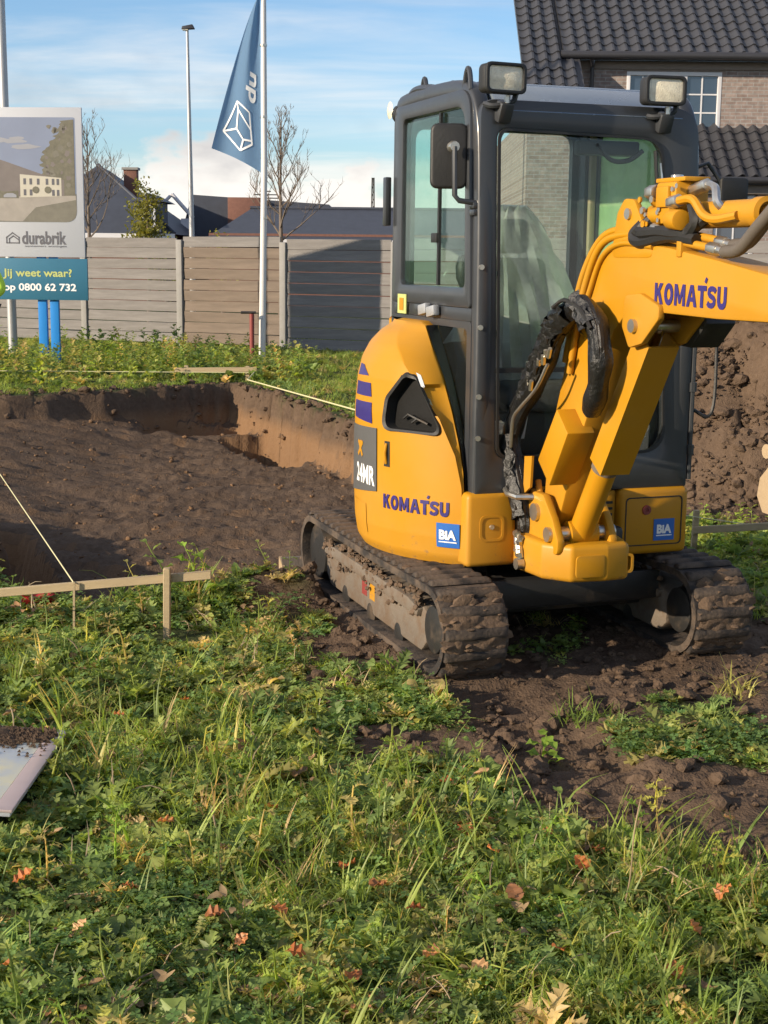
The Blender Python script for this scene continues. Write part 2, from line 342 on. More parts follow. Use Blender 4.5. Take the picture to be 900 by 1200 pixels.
def leafmat(name, ramp, trans=0.45, rough=0.5):
    """leaf with light passing through; hue differs from plant to plant"""
    m = bpy.data.materials.new(name); m.use_nodes = True; t = m.node_tree; t.nodes.clear()
    oi = N(t, 'ShaderNodeObjectInfo'); cr = N(t, 'ShaderNodeValToRGB'); t.links.new(oi.outputs['Random'], cr.inputs[0])
    el = cr.color_ramp.elements
    while len(el) < len(ramp): el.new(0.5)
    for e, (p, c) in zip(el, ramp): e.position = p; e.color = (*c, 1)
    ge = N(t, 'ShaderNodeNewGeometry'); nz = N(t, 'ShaderNodeTexNoise', inp={'Scale': 9.0, 'Detail': 0.0}); t.links.new(ge.outputs['Position'], nz.inputs[0])
    hs = N(t, 'ShaderNodeHueSaturation'); t.links.new(cr.outputs[0], hs.inputs['Color'])
    vr = N(t, 'ShaderNodeMapRange', inp={1: 0.25, 2: 0.75, 3: 0.65, 4: 1.4}); t.links.new(nz.outputs[0], vr.inputs[0]); t.links.new(vr.outputs[0], hs.inputs['Value'])
    pd = N(t, 'ShaderNodeBsdfDiffuse'); t.links.new(hs.outputs[0], pd.inputs[0]); pg = N(t, 'ShaderNodeBsdfGlossy', inp={'Roughness': rough}); pg.inputs[0].default_value = (0.9, 0.95, 1.0, 1); pb = N(t, 'ShaderNodeMixShader', inp={0: 0.035}); t.links.new(pd.outputs[0], pb.inputs[1]); t.links.new(pg.outputs[0], pb.inputs[2])
    tl = N(t, 'ShaderNodeBsdfTranslucent'); g2 = N(t, 'ShaderNodeMix', data_type='RGBA', blend_type='MULTIPLY'); g2.inputs[0].default_value = 1; t.links.new(hs.outputs[0], g2.inputs[6]); g2.inputs[7].default_value = (1.9, 1.75, 0.9, 1); t.links.new(g2.outputs[2], tl.inputs[0])
    mxs = N(t, 'ShaderNodeMixShader', inp={0: trans}); t.links.new(pb.outputs[0], mxs.inputs[1]); t.links.new(tl.outputs[0], mxs.inputs[2])
    o = N(t, 'ShaderNodeOutputMaterial'); t.links.new(mxs.outputs[0], o.inputs[0]); MT[name] = m; return m
leafmat('grass_blade', [(0.0, (0.158, 0.231, 0.049)), (0.45, (0.233, 0.312, 0.065)), (0.8, (0.316, 0.374, 0.089)), (0.93, (0.447, 0.374, 0.139)), (1.0, (0.559, 0.388, 0.212))])
leafmat('weed_leaf', [(0.0, (0.133, 0.201, 0.059)), (0.4, (0.195, 0.268, 0.075)), (0.7, (0.279, 0.336, 0.091)), (0.9, (0.400, 0.365, 0.122)), (1.0, (0.577, 0.417, 0.195))])
leafmat('clover_leaf', [(0.0, (0.103, 0.187, 0.059)), (0.6, (0.158, 0.260, 0.082)), (1.0, (0.260, 0.336, 0.089))])
leafmat('lime_leaf', [(0.0, (0.218, 0.335, 0.052)), (0.6, (0.326, 0.389, 0.069)), (1.0, (0.449, 0.415, 0.103))])
leafmat('dead_leaf', [(0.0, (0.40, 0.13, 0.04)), (0.5, (0.46, 0.19, 0.07)), (0.8, (0.34, 0.17, 0.09)), (1.0, (0.52, 0.33, 0.17))], trans=0.25)
leafmat('dry_stalk', [(0.0, (0.27, 0.20, 0.12)), (1.0, (0.38, 0.31, 0.20))], trans=0.2)
leafmat('red_petal', [(0.0, (0.30, 0.02, 0.025)), (1.0, (0.42, 0.05, 0.05))], trans=0.3)
leafmat('tree_leaf', [(0.0, (0.10, 0.13, 0.03)), (0.6, (0.20, 0.19, 0.04)), (1.0, (0.33, 0.24, 0.06))], trans=0.4)

def flagmat():
    m = bpy.data.materials.new('flag_cloth'); m.use_nodes = True; t = m.node_tree; t.nodes.clear()
    d = N(t, 'ShaderNodeBsdfDiffuse'); d.inputs[0].default_value = (0.17, 0.29, 0.45, 1); l = N(t, 'ShaderNodeBsdfTranslucent'); l.inputs[0].default_value = (0.22, 0.36, 0.54, 1)
    x = N(t, 'ShaderNodeMixShader', inp={0: 0.5}); t.links.new(d.outputs[0], x.inputs[1]); t.links.new(l.outputs[0], x.inputs[2])
    o = N(t, 'ShaderNodeOutputMaterial'); t.links.new(x.outputs[0], o.inputs[0]); MT['flag_cloth'] = m
flagmat()
def soilmat():
    """bare earth: dark damp crumbs, paler dry crust, fine relief"""
    m = bpy.data.materials.new('soil'); m.use_nodes = True; t = m.node_tree; p = t.nodes['Principled BSDF']; p.inputs['Roughness'].default_value = 0.95; p.inputs['Specular IOR Level'].default_value = 0.15
    ge = N(t, 'ShaderNodeNewGeometry'); pos = ge.outputs['Position']
    a = N(t, 'ShaderNodeTexNoise', inp={'Scale': 1.3, 'Detail': 8.0, 'Roughness': 0.65}); b = N(t, 'ShaderNodeTexNoise', inp={'Scale': 22.0, 'Detail': 5.0, 'Roughness': 0.6}); c = N(t, 'ShaderNodeTexNoise', inp={'Scale': 95.0, 'Detail': 3.0})
    for q in (a, b, c): t.links.new(pos, q.inputs[0])
    r = N(t, 'ShaderNodeValToRGB'); e = r.color_ramp.elements; e[0].position = 0.3; e[0].color = (*SOIL1, 1); e[1].position = 0.75; e[1].color = (*SOIL2, 1)
    s = math_n(t, 'ADD', math_n(t, 'MULTIPLY', a.outputs[0], 0.55), math_n(t, 'MULTIPLY', b.outputs[0], 0.45)); t.links.new(s, r.inputs[0])
    at = N(t, 'ShaderNodeAttribute', attribute_name='turf'); g = N(t, 'ShaderNodeMix', data_type='RGBA'); gc = N(t, 'ShaderNodeMix', data_type='RGBA')
    gc.inputs[6].default_value = (0.030, 0.036, 0.014, 1); gc.inputs[7].default_value = (0.055, 0.075, 0.022, 1); t.links.new(b.outputs[0], gc.inputs[0])
    # cut faces below the topsoil show the paler orange subsoil
    sn = N(t, 'ShaderNodeSeparateXYZ'); t.links.new(ge.outputs['True Normal'], sn.inputs[0]); sz = N(t, 'ShaderNodeSeparateXYZ'); t.links.new(pos, sz.inputs[0])
    st = N(t, 'ShaderNodeMapRange', inp={1: 0.80, 2: 0.45, 3: 0.0, 4: 1.0}); t.links.new(sn.outputs[2], st.inputs[0]); zl = N(t, 'ShaderNodeMapRange', inp={1: -0.10, 2: -0.26, 3: 0.0, 4: 0.65}); t.links.new(math_n(t, 'ADD', sz.outputs[2], math_n(t, 'MULTIPLY', a.outputs[0], 0.12)), zl.inputs[0])
    sb = N(t, 'ShaderNodeMix', data_type='RGBA'); t.links.new(math_n(t, 'MULTIPLY', st.outputs[0], zl.outputs[0]), sb.inputs[0]); t.links.new(r.outputs[0], sb.inputs[6]); sb.inputs[7].default_value = (0.235, 0.135, 0.068, 1)
    t.links.new(at.outputs['Fac'], g.inputs[0]); t.links.new(sb.outputs[2], g.inputs[6]); t.links.new(gc.outputs[2], g.inputs[7]); t.links.new(g.outputs[2], p.inputs['Base Color'])
    h = math_n(t, 'ADD', math_n(t, 'MULTIPLY', b.outputs[0], 0.7), math_n(t, 'MULTIPLY', c.outputs[0], 0.3))
    bp = N(t, 'ShaderNodeBump', inp={'Strength': 0.9, 'Distance': 0.025}); t.links.new(h, bp.inputs['Height']); t.links.new(bp.outputs[0], p.inputs['Normal'])
    MT['soil'] = m
soilmat()
def brickmat():
    m = bpy.data.materials.new('brick_wall'); m.use_nodes = True; t = m.node_tree; p = t.nodes['Principled BSDF']; p.inputs['Roughness'].default_value = 0.9
    tcn = N(t, 'ShaderNodeTexCoord'); sp = N(t, 'ShaderNodeSeparateXYZ'); t.links.new(tcn.outputs['Object'], sp.inputs[0]); cb = N(t, 'ShaderNodeCombineXYZ'); t.links.new(sp.outputs[0], cb.inputs[0]); t.links.new(sp.outputs[2], cb.inputs[1])
    b = N(t, 'ShaderNodeTexBrick', inp={'Scale': 1.0, 'Mortar Size': 0.008, 'Brick Width': 0.21, 'Row Height': 0.068, 'Bias': -0.1}); t.links.new(cb.outputs[0], b.inputs[0])
    b.inputs['Color1'].default_value = (0.27, 0.215, 0.19, 1); b.inputs['Color2'].default_value = (0.20, 0.148, 0.128, 1); b.inputs['Mortar'].default_value = (0.27, 0.26, 0.25, 1)
    nz = N(t, 'ShaderNodeTexNoise', inp={'Scale': 9.0, 'Detail': 6.0}); t.links.new(tcn.outputs['Object'], nz.inputs[0])
    mm = N(t, 'ShaderNodeMix', data_type='RGBA', blend_type='OVERLAY'); mm.inputs[0].default_value = 0.55; t.links.new(b.outputs[0], mm.inputs[6]); t.links.new(nz.outputs[0], mm.inputs[7]); t.links.new(mm.outputs[2], p.inputs['Base Color'])
    bp = N(t, 'ShaderNodeBump', inp={'Strength': 0.5, 'Distance': 0.01}, invert=True); t.links.new(b.outputs['Fac'], bp.inputs['Height']); t.links.new(bp.outputs[0], p.inputs['Normal'])
    MT['brick_wall'] = m
brickmat()
# ================================================================ the setting: ground with the dug pit
TH = R(19.5); MO = Vector((0.575, 6.414, 0.0)); MF = Vector((math.sin(TH), -math.cos(TH), 0)); ML = Vector((math.cos(TH), math.sin(TH), 0))
PIT = np.array([(-9, 15.2), (-4.4, 16.1), (-3.1, 17.0), (-1.9, 18.1), (-1.7, 17.6), (-1.2, 16.2), (-0.3, 13.8), (0.7, 11.6), (1.0, 9.6), (0.5, 8.3), (0.0, 7.75), (-0.5, 6.98), (-0.95, 6.68), (-1.55, 6.52), (-1.92, 6.95), (-2.5, 8.3), (-3.6, 10.2), (-9, 11.5)])
SOILZ = np.array([(-0.40, 6.3), (0.6, 6.9), (2.6, 7.0), (2.6, 4.4), (1.5, 3.6), (1.08, 3.52), (0.82, 3.70), (0.50, 3.88), (0.38, 4.2), (0.20, 4.28), (-0.05, 4.15), (-0.22, 4.5), (-0.27, 5.1), (-0.36, 5.7)])
LEFTZ = np.array([(-0.95, 7.1), (-0.2, 7.4), (0.15, 5.4), (-0.05, 5.2), (-0.42, 6.0), (-0.66, 6.5)])
def sdist(x, y, P):
    """signed distance, positive inside"""
    d = np.full(x.shape, 1e9); ins = np.zeros(x.shape, bool); n = len(P)
    for i in range(n):
        a = P[i]; b = P[(i + 1) % n]; e = b - a
        wx = x - a[0]; wy = y - a[1]; t = np.clip((wx * e[0] + wy * e[1]) / (e @ e), 0, 1)
        d = np.minimum(d, (wx - t * e[0]) ** 2 + (wy - t * e[1]) ** 2)
        c = (a[1] <= y) != (b[1] <= y)
        ins ^= c & (x < a[0] + (y - a[1]) / (e[1] if abs(e[1]) > 1e-9 else 1e-9) * e[0])
    return np.where(ins, 1, -1) * np.sqrt(d)
def mloc(x, y):
    dx = x - MO.x; dy = y - MO.y; return dx * MF.x + dy * MF.y, dx * ML.x + dy * ML.y
def turf(x, y):
    """1 where plants grow, 0 on bare soil"""
    j = fbm(x * 2.2, y * 2.2, 4, 3) - 0.5; j2 = fbm(x * 5.0, y * 5.0, 3, 9) - 0.5
    dp = sdist(x, y, PIT) + j * 0.35
    t = 1 - smooth(-0.14, -0.02, dp)
    ds = sdist(x, y, SOILZ) + j * 0.5
    patch = smooth(0.535, 0.63, fbm(x * 2.6 + 3, y * 2.6, 3, 41))
    t = np.minimum(t, np.maximum(1 - smooth(-0.10, 0.10, ds + j2 * 0.3), 0.9 * patch))
    dl = sdist(x, y, LEFTZ) + j * 0.5
    t = np.minimum(t, np.maximum(1 - smooth(-0.06, 0.10, dl + j2 * 0.2), 0.5 * patch))
    X, Y = mloc(x, y)
    under = smooth(1.20, 1.05, np.abs(X)) * smooth(0.84, 0.74, np.abs(Y)); trk = smooth(1.2, 1.0, np.abs(X)) * smooth(0.24, 0.18, np.abs(np.abs(Y) - 0.56))
    t = t * (1 - trk) * (1 - under * 0.55)
    rut = smooth(0.25, 0.17, np.abs(Y + 0.56)) * smooth(0.8, 1.0, X) * smooth(2.3, 2.0, X)
    t = t * (1 - rut)
    lm_ = np.hypot((x + 2.0) / .42, (y - 7.5) / .75); t = t * smooth(0.8, 1.15, lm_ + j * 0.5)
    hp = np.hypot((x - 3.9) / 2.9, (y - 10.4) / 1.9); t = t * smooth(0.98, 1.1, hp + j * 0.3)
    return np.clip(t, 0, 1)
def height(x, y):
    j = fbm(x * 2.2, y * 2.2, 4, 3) - 0.5
    h = (fbm(x * 0.55, y * 0.55, 3, 21) - 0.5) * 0.07 + 0.006 * np.clip(y - 8, 0, 16)
    dp = sdist(x, y, PIT) + j * 0.22 + (fbm(x * 6, y * 6, 3, 5) - 0.5) * 0.20 + (fbm(x * 17, y * 17, 2, 6) - 0.5) * 0.07
    ins = smooth(-0.03, 0.16, dp)
    fl = -0.20 - 0.29 * smooth(-4.6, -2.2, x - 0.25 * np.clip(y - 15, 0, 3)) + (fbm(x * 0.8, y * 1.8, 4, 31) - 0.5) * 0.09 + (fbm(x * 1.3 + y * .5, y * 8.0, 5, 33) - 0.5) * 0.075 + (fbm(x * 9, y * 22, 4, 35) - 0.5) * 0.075 + (fbm(x * 26, y * 26, 2, 36) - 0.5) * 0.03
    fl = fl + 0.025 * smooth(0.5, 0.6, fbm(x * 0.8, y * 4.5, 3, 77))
    # deeper footing trench in the far right corner and along the left side
    c = np.cos(R(20)); s = np.sin(R(20)); ux = (x + 1.26) * c + (y - 15.5) * s; uy = -(x + 1.26) * s + (y - 15.5) * c
    tr = smooth(0.44, 0.38, np.abs(ux - 0.10)) * smooth(1.15, 1.08, np.abs(uy)); fl = fl - 0.75 * tr
    tl = smooth(0.42, 0.3, np.abs(x + 2.75 + (y - 9.6) * 0.4)) * smooth(1.0, 0.7, np.abs(y - 9.7)); fl = fl - 0.35 * tl
    t2 = smooth(0.42, 0.3, np.abs(y - 17.15 - (x + 2) * 0.5)) * smooth(-1.65, -1.9, x) * smooth(-3.0, -2.7, x); fl = fl - 0.22 * t2
    h = h * (1 - ins) + fl * ins
    # thrown-up rim of loose soil
    rim = np.exp(-((dp + 0.16) / 0.16) ** 2) * (fbm(x * 3.1, y * 3.1, 3, 51)) * 0.10
    h = h + rim * smooth(9.5, 8.0, y) + np.exp(-(((x + 0.42) / 0.30) ** 2 + ((y - 6.75) / 0.20) ** 2)) * 0.07 + np.exp(-(((x + 2.02) / 0.22) ** 2 + ((y - 7.35) / 0.5) ** 2)) * 0.17
    T = turf(x, y); bare = (1 - T) * (1 - ins)
    h = h + bare * ((fbm(x * 7, y * 7, 4, 61) - 0.45) * 0.075 + (fbm(x * 22, y * 22, 2, 63) - 0.5) * 0.03) + T * (fbm(x * 9, y * 9, 3, 65) - 0.5) * 0.03
    X, Y = mloc(x, y)
    trk = smooth(1.15, 0.98, np.abs(X + 0.03)) * smooth(0.19, 0.15, np.abs(np.abs(Y) - 0.56)); h = h * (1 - trk) + (0.012 + 0.02 * (fbm(x * 14, y * 14, 2, 88) - 0.5)) * trk
    und = smooth(1.15, 1.0, np.abs(X)) * smooth(0.5, 0.4, np.abs(Y)); h = np.where(h > 0.05, h - und * (h - 0.05), h)
    rut = smooth(0.20, 0.15, np.abs(Y + 0.56)) * smooth(0.85, 1.0, X) * smooth(2.3, 2.0, X); h = h * (1 - rut * 0.8) - rut * (0.035 + 0.012 * np.sin(X * 2 * PI / 0.085))
    return h
def axis(segs):
    out = [segs[0][0]]
    for a, b, st in segs:
        n = max(1, int(round((b - a) / st))); out += list(np.linspace(a, b, n + 1)[1:])
    return np.array(out)
gx = np.concatenate([[-900, -400, -180, -90, -50, -30, -20, -15, -12], axis([(-10, -5, 0.22), (-5, -2.6, 0.07), (-2.6, 3.2, 0.03), (3.2, 6, 0.1), (6, 10, 0.4)]), [12, 15, 20, 30, 50, 90, 180, 400, 900]])
gy = np.concatenate([[-60, -25, -10, -4, -1, 0, 0.8, 1.4], axis([(1.8, 8.6, 0.028), (8.6, 19.0, 0.06), (19, 28, 0.25)]), [30, 34, 40, 50, 70, 110, 200, 400, 900]])
GX, GY = np.meshgrid(gx, gy); HZ = height(GX, GY); TZ = turf(GX, GY)
nx, ny = len(gx), len(gy)
def grid_mesh(name, X, Y, Z):
    n_, m_ = X.shape[1], X.shape[0]; me = bpy.data.meshes.new(name)
    me.vertices.add(n_ * m_); me.vertices.foreach_set('co', np.stack([X, Y, Z], -1).reshape(-1).astype(np.float32))
    I = np.arange(n_ * m_).reshape(m_, n_); q = np.stack([I[:-1, :-1], I[:-1, 1:], I[1:, 1:], I[1:, :-1]], -1).reshape(-1, 4)
    me.loops.add(q.size); me.loops.foreach_set('vertex_index', q.reshape(-1).astype(np.int32))
    me.polygons.add(len(q)); me.polygons.foreach_set('loop_start', np.arange(0, q.size, 4, dtype=np.int32)); me.polygons.foreach_set('loop_total', np.full(len(q), 4, np.int32))
    me.update(); me.validate(); me.polygons.foreach_set('use_smooth', np.ones(len(q), bool)); return me
gm = grid_mesh('ground', GX, GY, HZ); at = gm.attributes.new('turf', 'FLOAT', 'POINT'); at.data.foreach_set('value', TZ.reshape(-1).astype(np.float32))
tag(mesh_obj('ground', gm, MT['soil']), kind='structure')
def hz(x, y): return float(height(np.array([[x]], float), np.array([[y]], float))[0, 0])

# ---------------------------------------------------------------- soil heap behind the excavator
def heapz(x, y):
    r = np.hypot((x - 3.9) / 2.75, (y - 10.6) / 1.75) + (fbm(x * 1.2, y * 1.2, 3, 71) - 0.5) * 0.35
    z = 2.0 * (1 - smooth(0.05, 1.05, r)) ** 0.85
    z = z + smooth(1.08, 0.8, r) * ((fbm(x * 2.4, y * 2.4, 4, 73) - 0.5) * 0.42 + (fbm(x * 8, y * 8, 5, 75, 0.6) - 0.5) * 0.26)
    return z - 0.12 + height(x, y) * 0.3
HX, HY = np.meshgrid(np.linspace(0.9, 7.2, 210), np.linspace(8.4, 12.8, 150)); HH = heapz(HX, HY)
# lean the face out a little so that it reads as dumped clods, not a smooth dome
HY2 = HY - 0.25 * (fbm(HX * 3, HH * 3 + HX, 3, 81) - 0.5) * smooth(0.2, 0.8, HH); HX2 = HX + 0.25 * (fbm(HX * 3.3, HY * 3 + HH * 2, 3, 83) - 0.5) * smooth(0.1, 0.6, HH)
hm = grid_mesh('soil_heap', HX2, HY2, HH); tag(mesh_obj('soil_heap', hm, MT['soil']), 'tall heap of dug brown soil behind the yellow excavator', 'soil heap')

# ---------------------------------------------------------------- scattering: one object for masses nobody could count
def scatter(name, pts, rot, scl, idx, protos, **kw):
    me = bpy.data.meshes.new(name); me.vertices.add(len(pts)); me.vertices.foreach_set('co', np.asarray(pts, np.float32).reshape(-1))
    a = me.attributes.new('rot', 'FLOAT_VECTOR', 'POINT'); a.data.foreach_set('vector', np.asarray(rot, np.float32).reshape(-1))
    a = me.attributes.new('scl', 'FLOAT', 'POINT'); a.data.foreach_set('value', np.asarray(scl, np.float32))
    a = me.attributes.new('idx', 'INT', 'POINT'); a.data.foreach_set('value', np.asarray(idx, np.int32))
    o = mesh_obj(name, me); tag(o, kind='stuff', **kw)
    pc = bpy.data.collections.new(name + '_shapes')
    for i, p in enumerate(protos): p.name = '%s_shape_%02d' % (name, i); pc.objects.link(p)
    g = bpy.data.node_groups.new(name, 'GeometryNodeTree'); g.interface.new_socket('Geometry', in_out='INPUT', socket_type='NodeSocketGeometry'); g.interface.new_socket('Geometry', in_out='OUTPUT', socket_type='NodeSocketGeometry')
    gi = g.nodes.new('NodeGroupInput'); go = g.nodes.new('NodeGroupOutput'); ip = g.nodes.new('GeometryNodeInstanceOnPoints'); ci = g.nodes.new('GeometryNodeCollectionInfo')
    ci.inputs['Collection'].default_value = pc; ci.inputs['Separate Children'].default_value = True; ci.inputs['Reset Children'].default_value = True
    def na(dt, nm):
        n = g.nodes.new('GeometryNodeInputNamedAttribute'); n.data_type = dt; n.inputs['Name'].default_value = nm; return [s for s in n.outputs if s.enabled and s.name == 'Attribute'][0]
    er = g.nodes.new('FunctionNodeEulerToRotation'); g.links.new(na('FLOAT_VECTOR', 'rot'), er.inputs[0])
    g.links.new(gi.outputs[0], ip.inputs['Points']); g.links.new(ci.outputs[0], ip.inputs['Instance']); ip.inputs['Pick Instance'].default_value = True
    g.links.new(na('INT', 'idx'), ip.inputs['Instance Index']); g.links.new(er.outputs[0], ip.inputs['Rotation']); g.links.new(na('FLOAT', 'scl'), ip.inputs['Scale'])
    g.links.new(ip.outputs[0], go.inputs[0]); md = o.modifiers.new('scatter', 'NODES'); md.node_group = g
    return o
def clod(seed):
    bm = bmesh.new(); bmesh.ops.create_icosphere(bm, subdivisions=2, radius=1); rr = random.Random(seed); off = [Vector((rr.uniform(-1, 1), rr.uniform(-1, 1), rr.uniform(-1, 1))).normalized() for _ in range(9)]; am = [rr.uniform(-0.45, 0.4) for _ in range(9)]
    for v in bm.verts:
        n = v.co.normalized(); s = 1 + sum(a * max(0, n.dot(d)) ** 2 for a, d in zip(am, off)) + rr.uniform(-0.22, 0.20); v.co = n * s
        v.co.x *= 1.2; v.co.z *= 0.72
    me = bpy.data.meshes.new('clod'); bm.to_mesh(me); bm.free(); me.materials.append(MT['soil']); return bpy.data.objects.new('clod', me)
CLODS = [clod(i) for i in range(7)]
def sample(n, x0, x1, y0, y1): return RNG.uniform(x0, x1, n), RNG.uniform(y0, y1, n)
px_, py_ = sample(26000, -2.8, 3.2, 2.4, 9.5); tt = turf(px_, py_); ip_ = sdist(px_, py_, PIT)
keep = (RNG.random(len(px_)) < (1 - tt) ** 1.5 * np.where(ip_ > 0.1, 0.02, 0.85))
px_, py_ = px_[keep], py_[keep]; sc = 0.004 + 0.034 * RNG.random(len(px_)) ** 7
X_, Y_ = mloc(px_, py_); sc = np.where((np.abs(X_) < 1.1) & (np.abs(Y_) < 0.75), np.minimum(sc, 0.018), sc)
p2x, p2y = sample(9000, -6, 1.0, 7, 18.3); i2 = sdist(p2x, p2y, PIT); k2 = (i2 > -0.35) & (RNG.random(len(p2x)) < np.where(np.abs(i2) < 0.35, 0.8, 0.35)); p2x, p2y = p2x[k2], p2y[k2]; s2_ = np.where(np.abs(i2[k2]) < 0.35, 0.012 + 0.05 * RNG.random(len(p2x)) ** 5, 0.006 + 0.022 * RNG.random(len(p2x)) ** 6)
hx_, hy_ = sample(22000, 1.0, 6.8, 8.5, 11.2); zz = heapz(hx_, hy_); k3 = zz > 0.02; hx_, hy_, zz = hx_[k3], hy_[k3], zz[k3]; s3_ = 0.008 + 0.05 * RNG.random(len(hx_)) ** 8
allp = np.concatenate([np.stack([px_, py_, height(px_, py_) + sc * 0.2], -1), np.stack([p2x, p2y, height(p2x, p2y) + s2_ * 0.2], -1), np.stack([hx_, hy_, zz + s3_ * 0.1], -1)])
alls = np.concatenate([sc, s2_, s3_]); na_ = len(allp)
scatter('soil_clods', allp, np.stack([RNG.uniform(-0.5, 0.5, na_), RNG.uniform(-0.5, 0.5, na_), RNG.uniform(0, 6.28, na_)], -1), alls, RNG.integers(0, 7, na_), CLODS, label='loose clods of brown soil strewn over the dig', cat='soil')

# ================================================================ fence
def frame_dir(A, B): d = (B - A); return d.normalized(), d.length
fA, fB = Vector((-5.5, 26.0, 0)), Vector((0.14, 23.3, 0)); fd, fl_ = frame_dir(fA, fB); pw = fl_ / 3; fn = Vector((fd.y, -fd.x, 0))
fence = empty('timber_fence', fA, math.atan2(fd.y, fd.x), label='grey weathered timber board fence with concrete posts behind the flagpole', cat='fence')
bmsh = [MB().box((0, 0, 0), (pw - 0.13, 0.028, 0.185 - g)).build('board', MT['grey_board'], None, bevel=0.004, seg=1, link=False).data for g in (0.008, 0.014)]
for o in [o for o in bpy.data.objects if o.name.startswith('board') and not o.users_collection]: bpy.data.objects.remove(o)
bms2 = bmsh[0].copy(); bms2.materials[0] = MT['sunlit_board']  # copy of the board tinted for the panel the sun falls on
pm_ = MB().box((0, 0, 0.96), (0.12, 0.12, 1.92)).build('post', MT['concrete'], fence, bevel=0.012); pm_.location = (-3 * pw, 0, 0.0)
for k in range(-3, 8):
    if k > -3:
        p = pm_.copy(); COL.objects.link(p); p.location = (k * pw, 0, 0.02 * math.sin(k * 2.1))
    for i in range(10):
        me = bms2 if (k == 1 and i != 9) else bmsh[(i + k) % 2]
        b = bpy.data.objects.new('board', me); COL.objects.link(b); b.parent = fence
        b.location = ((k + 0.5) * pw, random.uniform(-0.008, 0.008), 0.13 + i * 0.185 + 0.0925 + random.uniform(-0.004, 0.004) + 0.02 * math.sin(k * 2.1)); b.rotation_euler = (R(random.uniform(-1.2, 1.2)) + R(3), R(random.uniform(-0.25, 0.25)), 0 if (i * 7 + k * 3) % 2 else PI)

# ================================================================ billboard
sgn = empty('construction_billboard', (-5.66, 21.0, 0), R(-4), label='white construction billboard with house picture over a teal strip on blue posts', cat='billboard')
W2 = 1.26
MB().bb(-W2, W2, -0.02, 0.02, 1.62, 3.74).build('board', MT['sign_white'], sgn, bevel=0.006)
strip = MB().bb(-W2 - 0.0, W2 + 0.03, -0.03, 0.012, 1.0, 1.60).build('strip', MT['sign_teal'], sgn, bevel=0.005)
pic = empty('picture', (0, 0, 0)); pic.parent = sgn
def flat(name, poly, mt, d, parent=pic, m3=None): return MB().prism(poly, lambda u, v, w: (u, w, v), -0.0215 - d, -0.0205).build(name, mt, parent, smooth=False)
x1_ = W2 - 0.10
flat('sky_print', rounded([(-1.16, 2.12), (x1_, 2.12), (x1_, 3.60), (-1.16, 3.60)], [0.0, 0.17, 0.03, 0.03]), MT['print_sky'], 0.000)
flat('lawn_print', rounded([(-1.158, 2.122), (x1_ - 0.002, 2.122), (x1_ - 0.002, 2.52), (-1.158, 2.52)], [0, 0.168, 0, 0]), MT['print_lawn'], 0.001)
flat('road_print', [(-1.15, 2.16), (0.35, 2.13), (0.55, 2.33), (1.15, 2.44), (1.15, 2.50), (-1.15, 2.46)], MT['print_road'], 0.002)
rr = random.Random(31); tr_ = [(0.70, 2.5)] + [(0.60 + 0.34 * t ** 1.6 + 0.05 * math.sin(t * 9) + rr.uniform(-.035, .035), 2.52 + 1.05 * t) for t in np.linspace(0.02, 0.98, 44)] + [(1.14, 3.57), (1.14, 2.5)]
flat('tree_print', tr_, MT['print_tree'], 0.003)
for q in range(26): cx_, cz_ = rr.uniform(.72, 1.1), rr.uniform(2.6, 3.5); s_ = rr.uniform(.02, .06); flat('foliage_print', [(cx_ + s_ * rr.uniform(.5, 1.1) * math.cos(a), cz_ + s_ * rr.uniform(.5, 1.1) * math.sin(a)) for a in np.linspace(0, 5.7, 9)], MT['print_lawn' if q % 2 else 'print_roof'], 0.0035)
for q in range(6): cx_, cz_ = rr.uniform(-.3, .5), rr.uniform(3.1, 3.45); w_ = rr.uniform(.1, .25); flat('cloud_print', [(cx_ + w_ * math.cos(a) * rr.uniform(.7, 1.1), cz_ + w_ * .18 * math.sin(a) * rr.uniform(.7, 1.2)) for a in np.linspace(0, 5.9, 14)], MT['print_cloud'], 0.0008 + q * 0.0002)
flat('hedge_print', [(-.55, 2.46), (-.5, 2.60), (-.3, 2.56), (-.1, 2.60), (.1, 2.55), (.3, 2.57), (.3, 2.46)], MT['print_tree'], 0.0048); flat('car_print', rounded([(.08, 2.47), (.27, 2.47), (.27, 2.505), (.22, 2.53), (.13, 2.53), (.08, 2.50)], .01), MT['print_cloud'], 0.0052)
flat('roof_print', [(-0.55, 2.48), (-0.55, 2.88), (-0.12, 3.06), (0.72, 2.78), (0.98, 2.72), (0.98, 2.5)], MT['print_roof'], 0.004)
fp = flat('facade_print', [(0.33, 2.47), (0.33, 2.80), (0.94, 2.75), (0.94, 2.49)], MT['print_wall'], 0.005)
for r_ in range(2):
    for q in (0.38, 0.47, 0.58, 0.71, 0.80, 0.87):
        if r_ == 0 and q in (0.58, 0.71): continue
        MB().bb(q, q + 0.035, -0.030, -0.0262, 2.505 + r_ * 0.155 - q * 0.01, 2.505 + r_ * 0.155 + 0.085 - q * 0.01).build('window_print', MT['ink_grey'], fp)
for q in (0.56, 0.74): MB().lathe([(0.05, 0), (0.05, 0.003)], (q, -0.031, 2.58), 'Y', 12).build('shrub_print', MT['print_tree'], fp)
sg = lambda x0, z0, y=-0.0235: (lambda u, v: (x0 + u, y, z0 + v))
lettering('lettering', 'durabrik', MT['ink_grey'], sgn, sg(0.33, 1.80), 0.66, 0.19, 0.028)
lettering('small_print', 'aannemers woningen', MT['ink_grey'], sgn, sg(0.37, 1.755), 0.62, 0.035, 0.0)
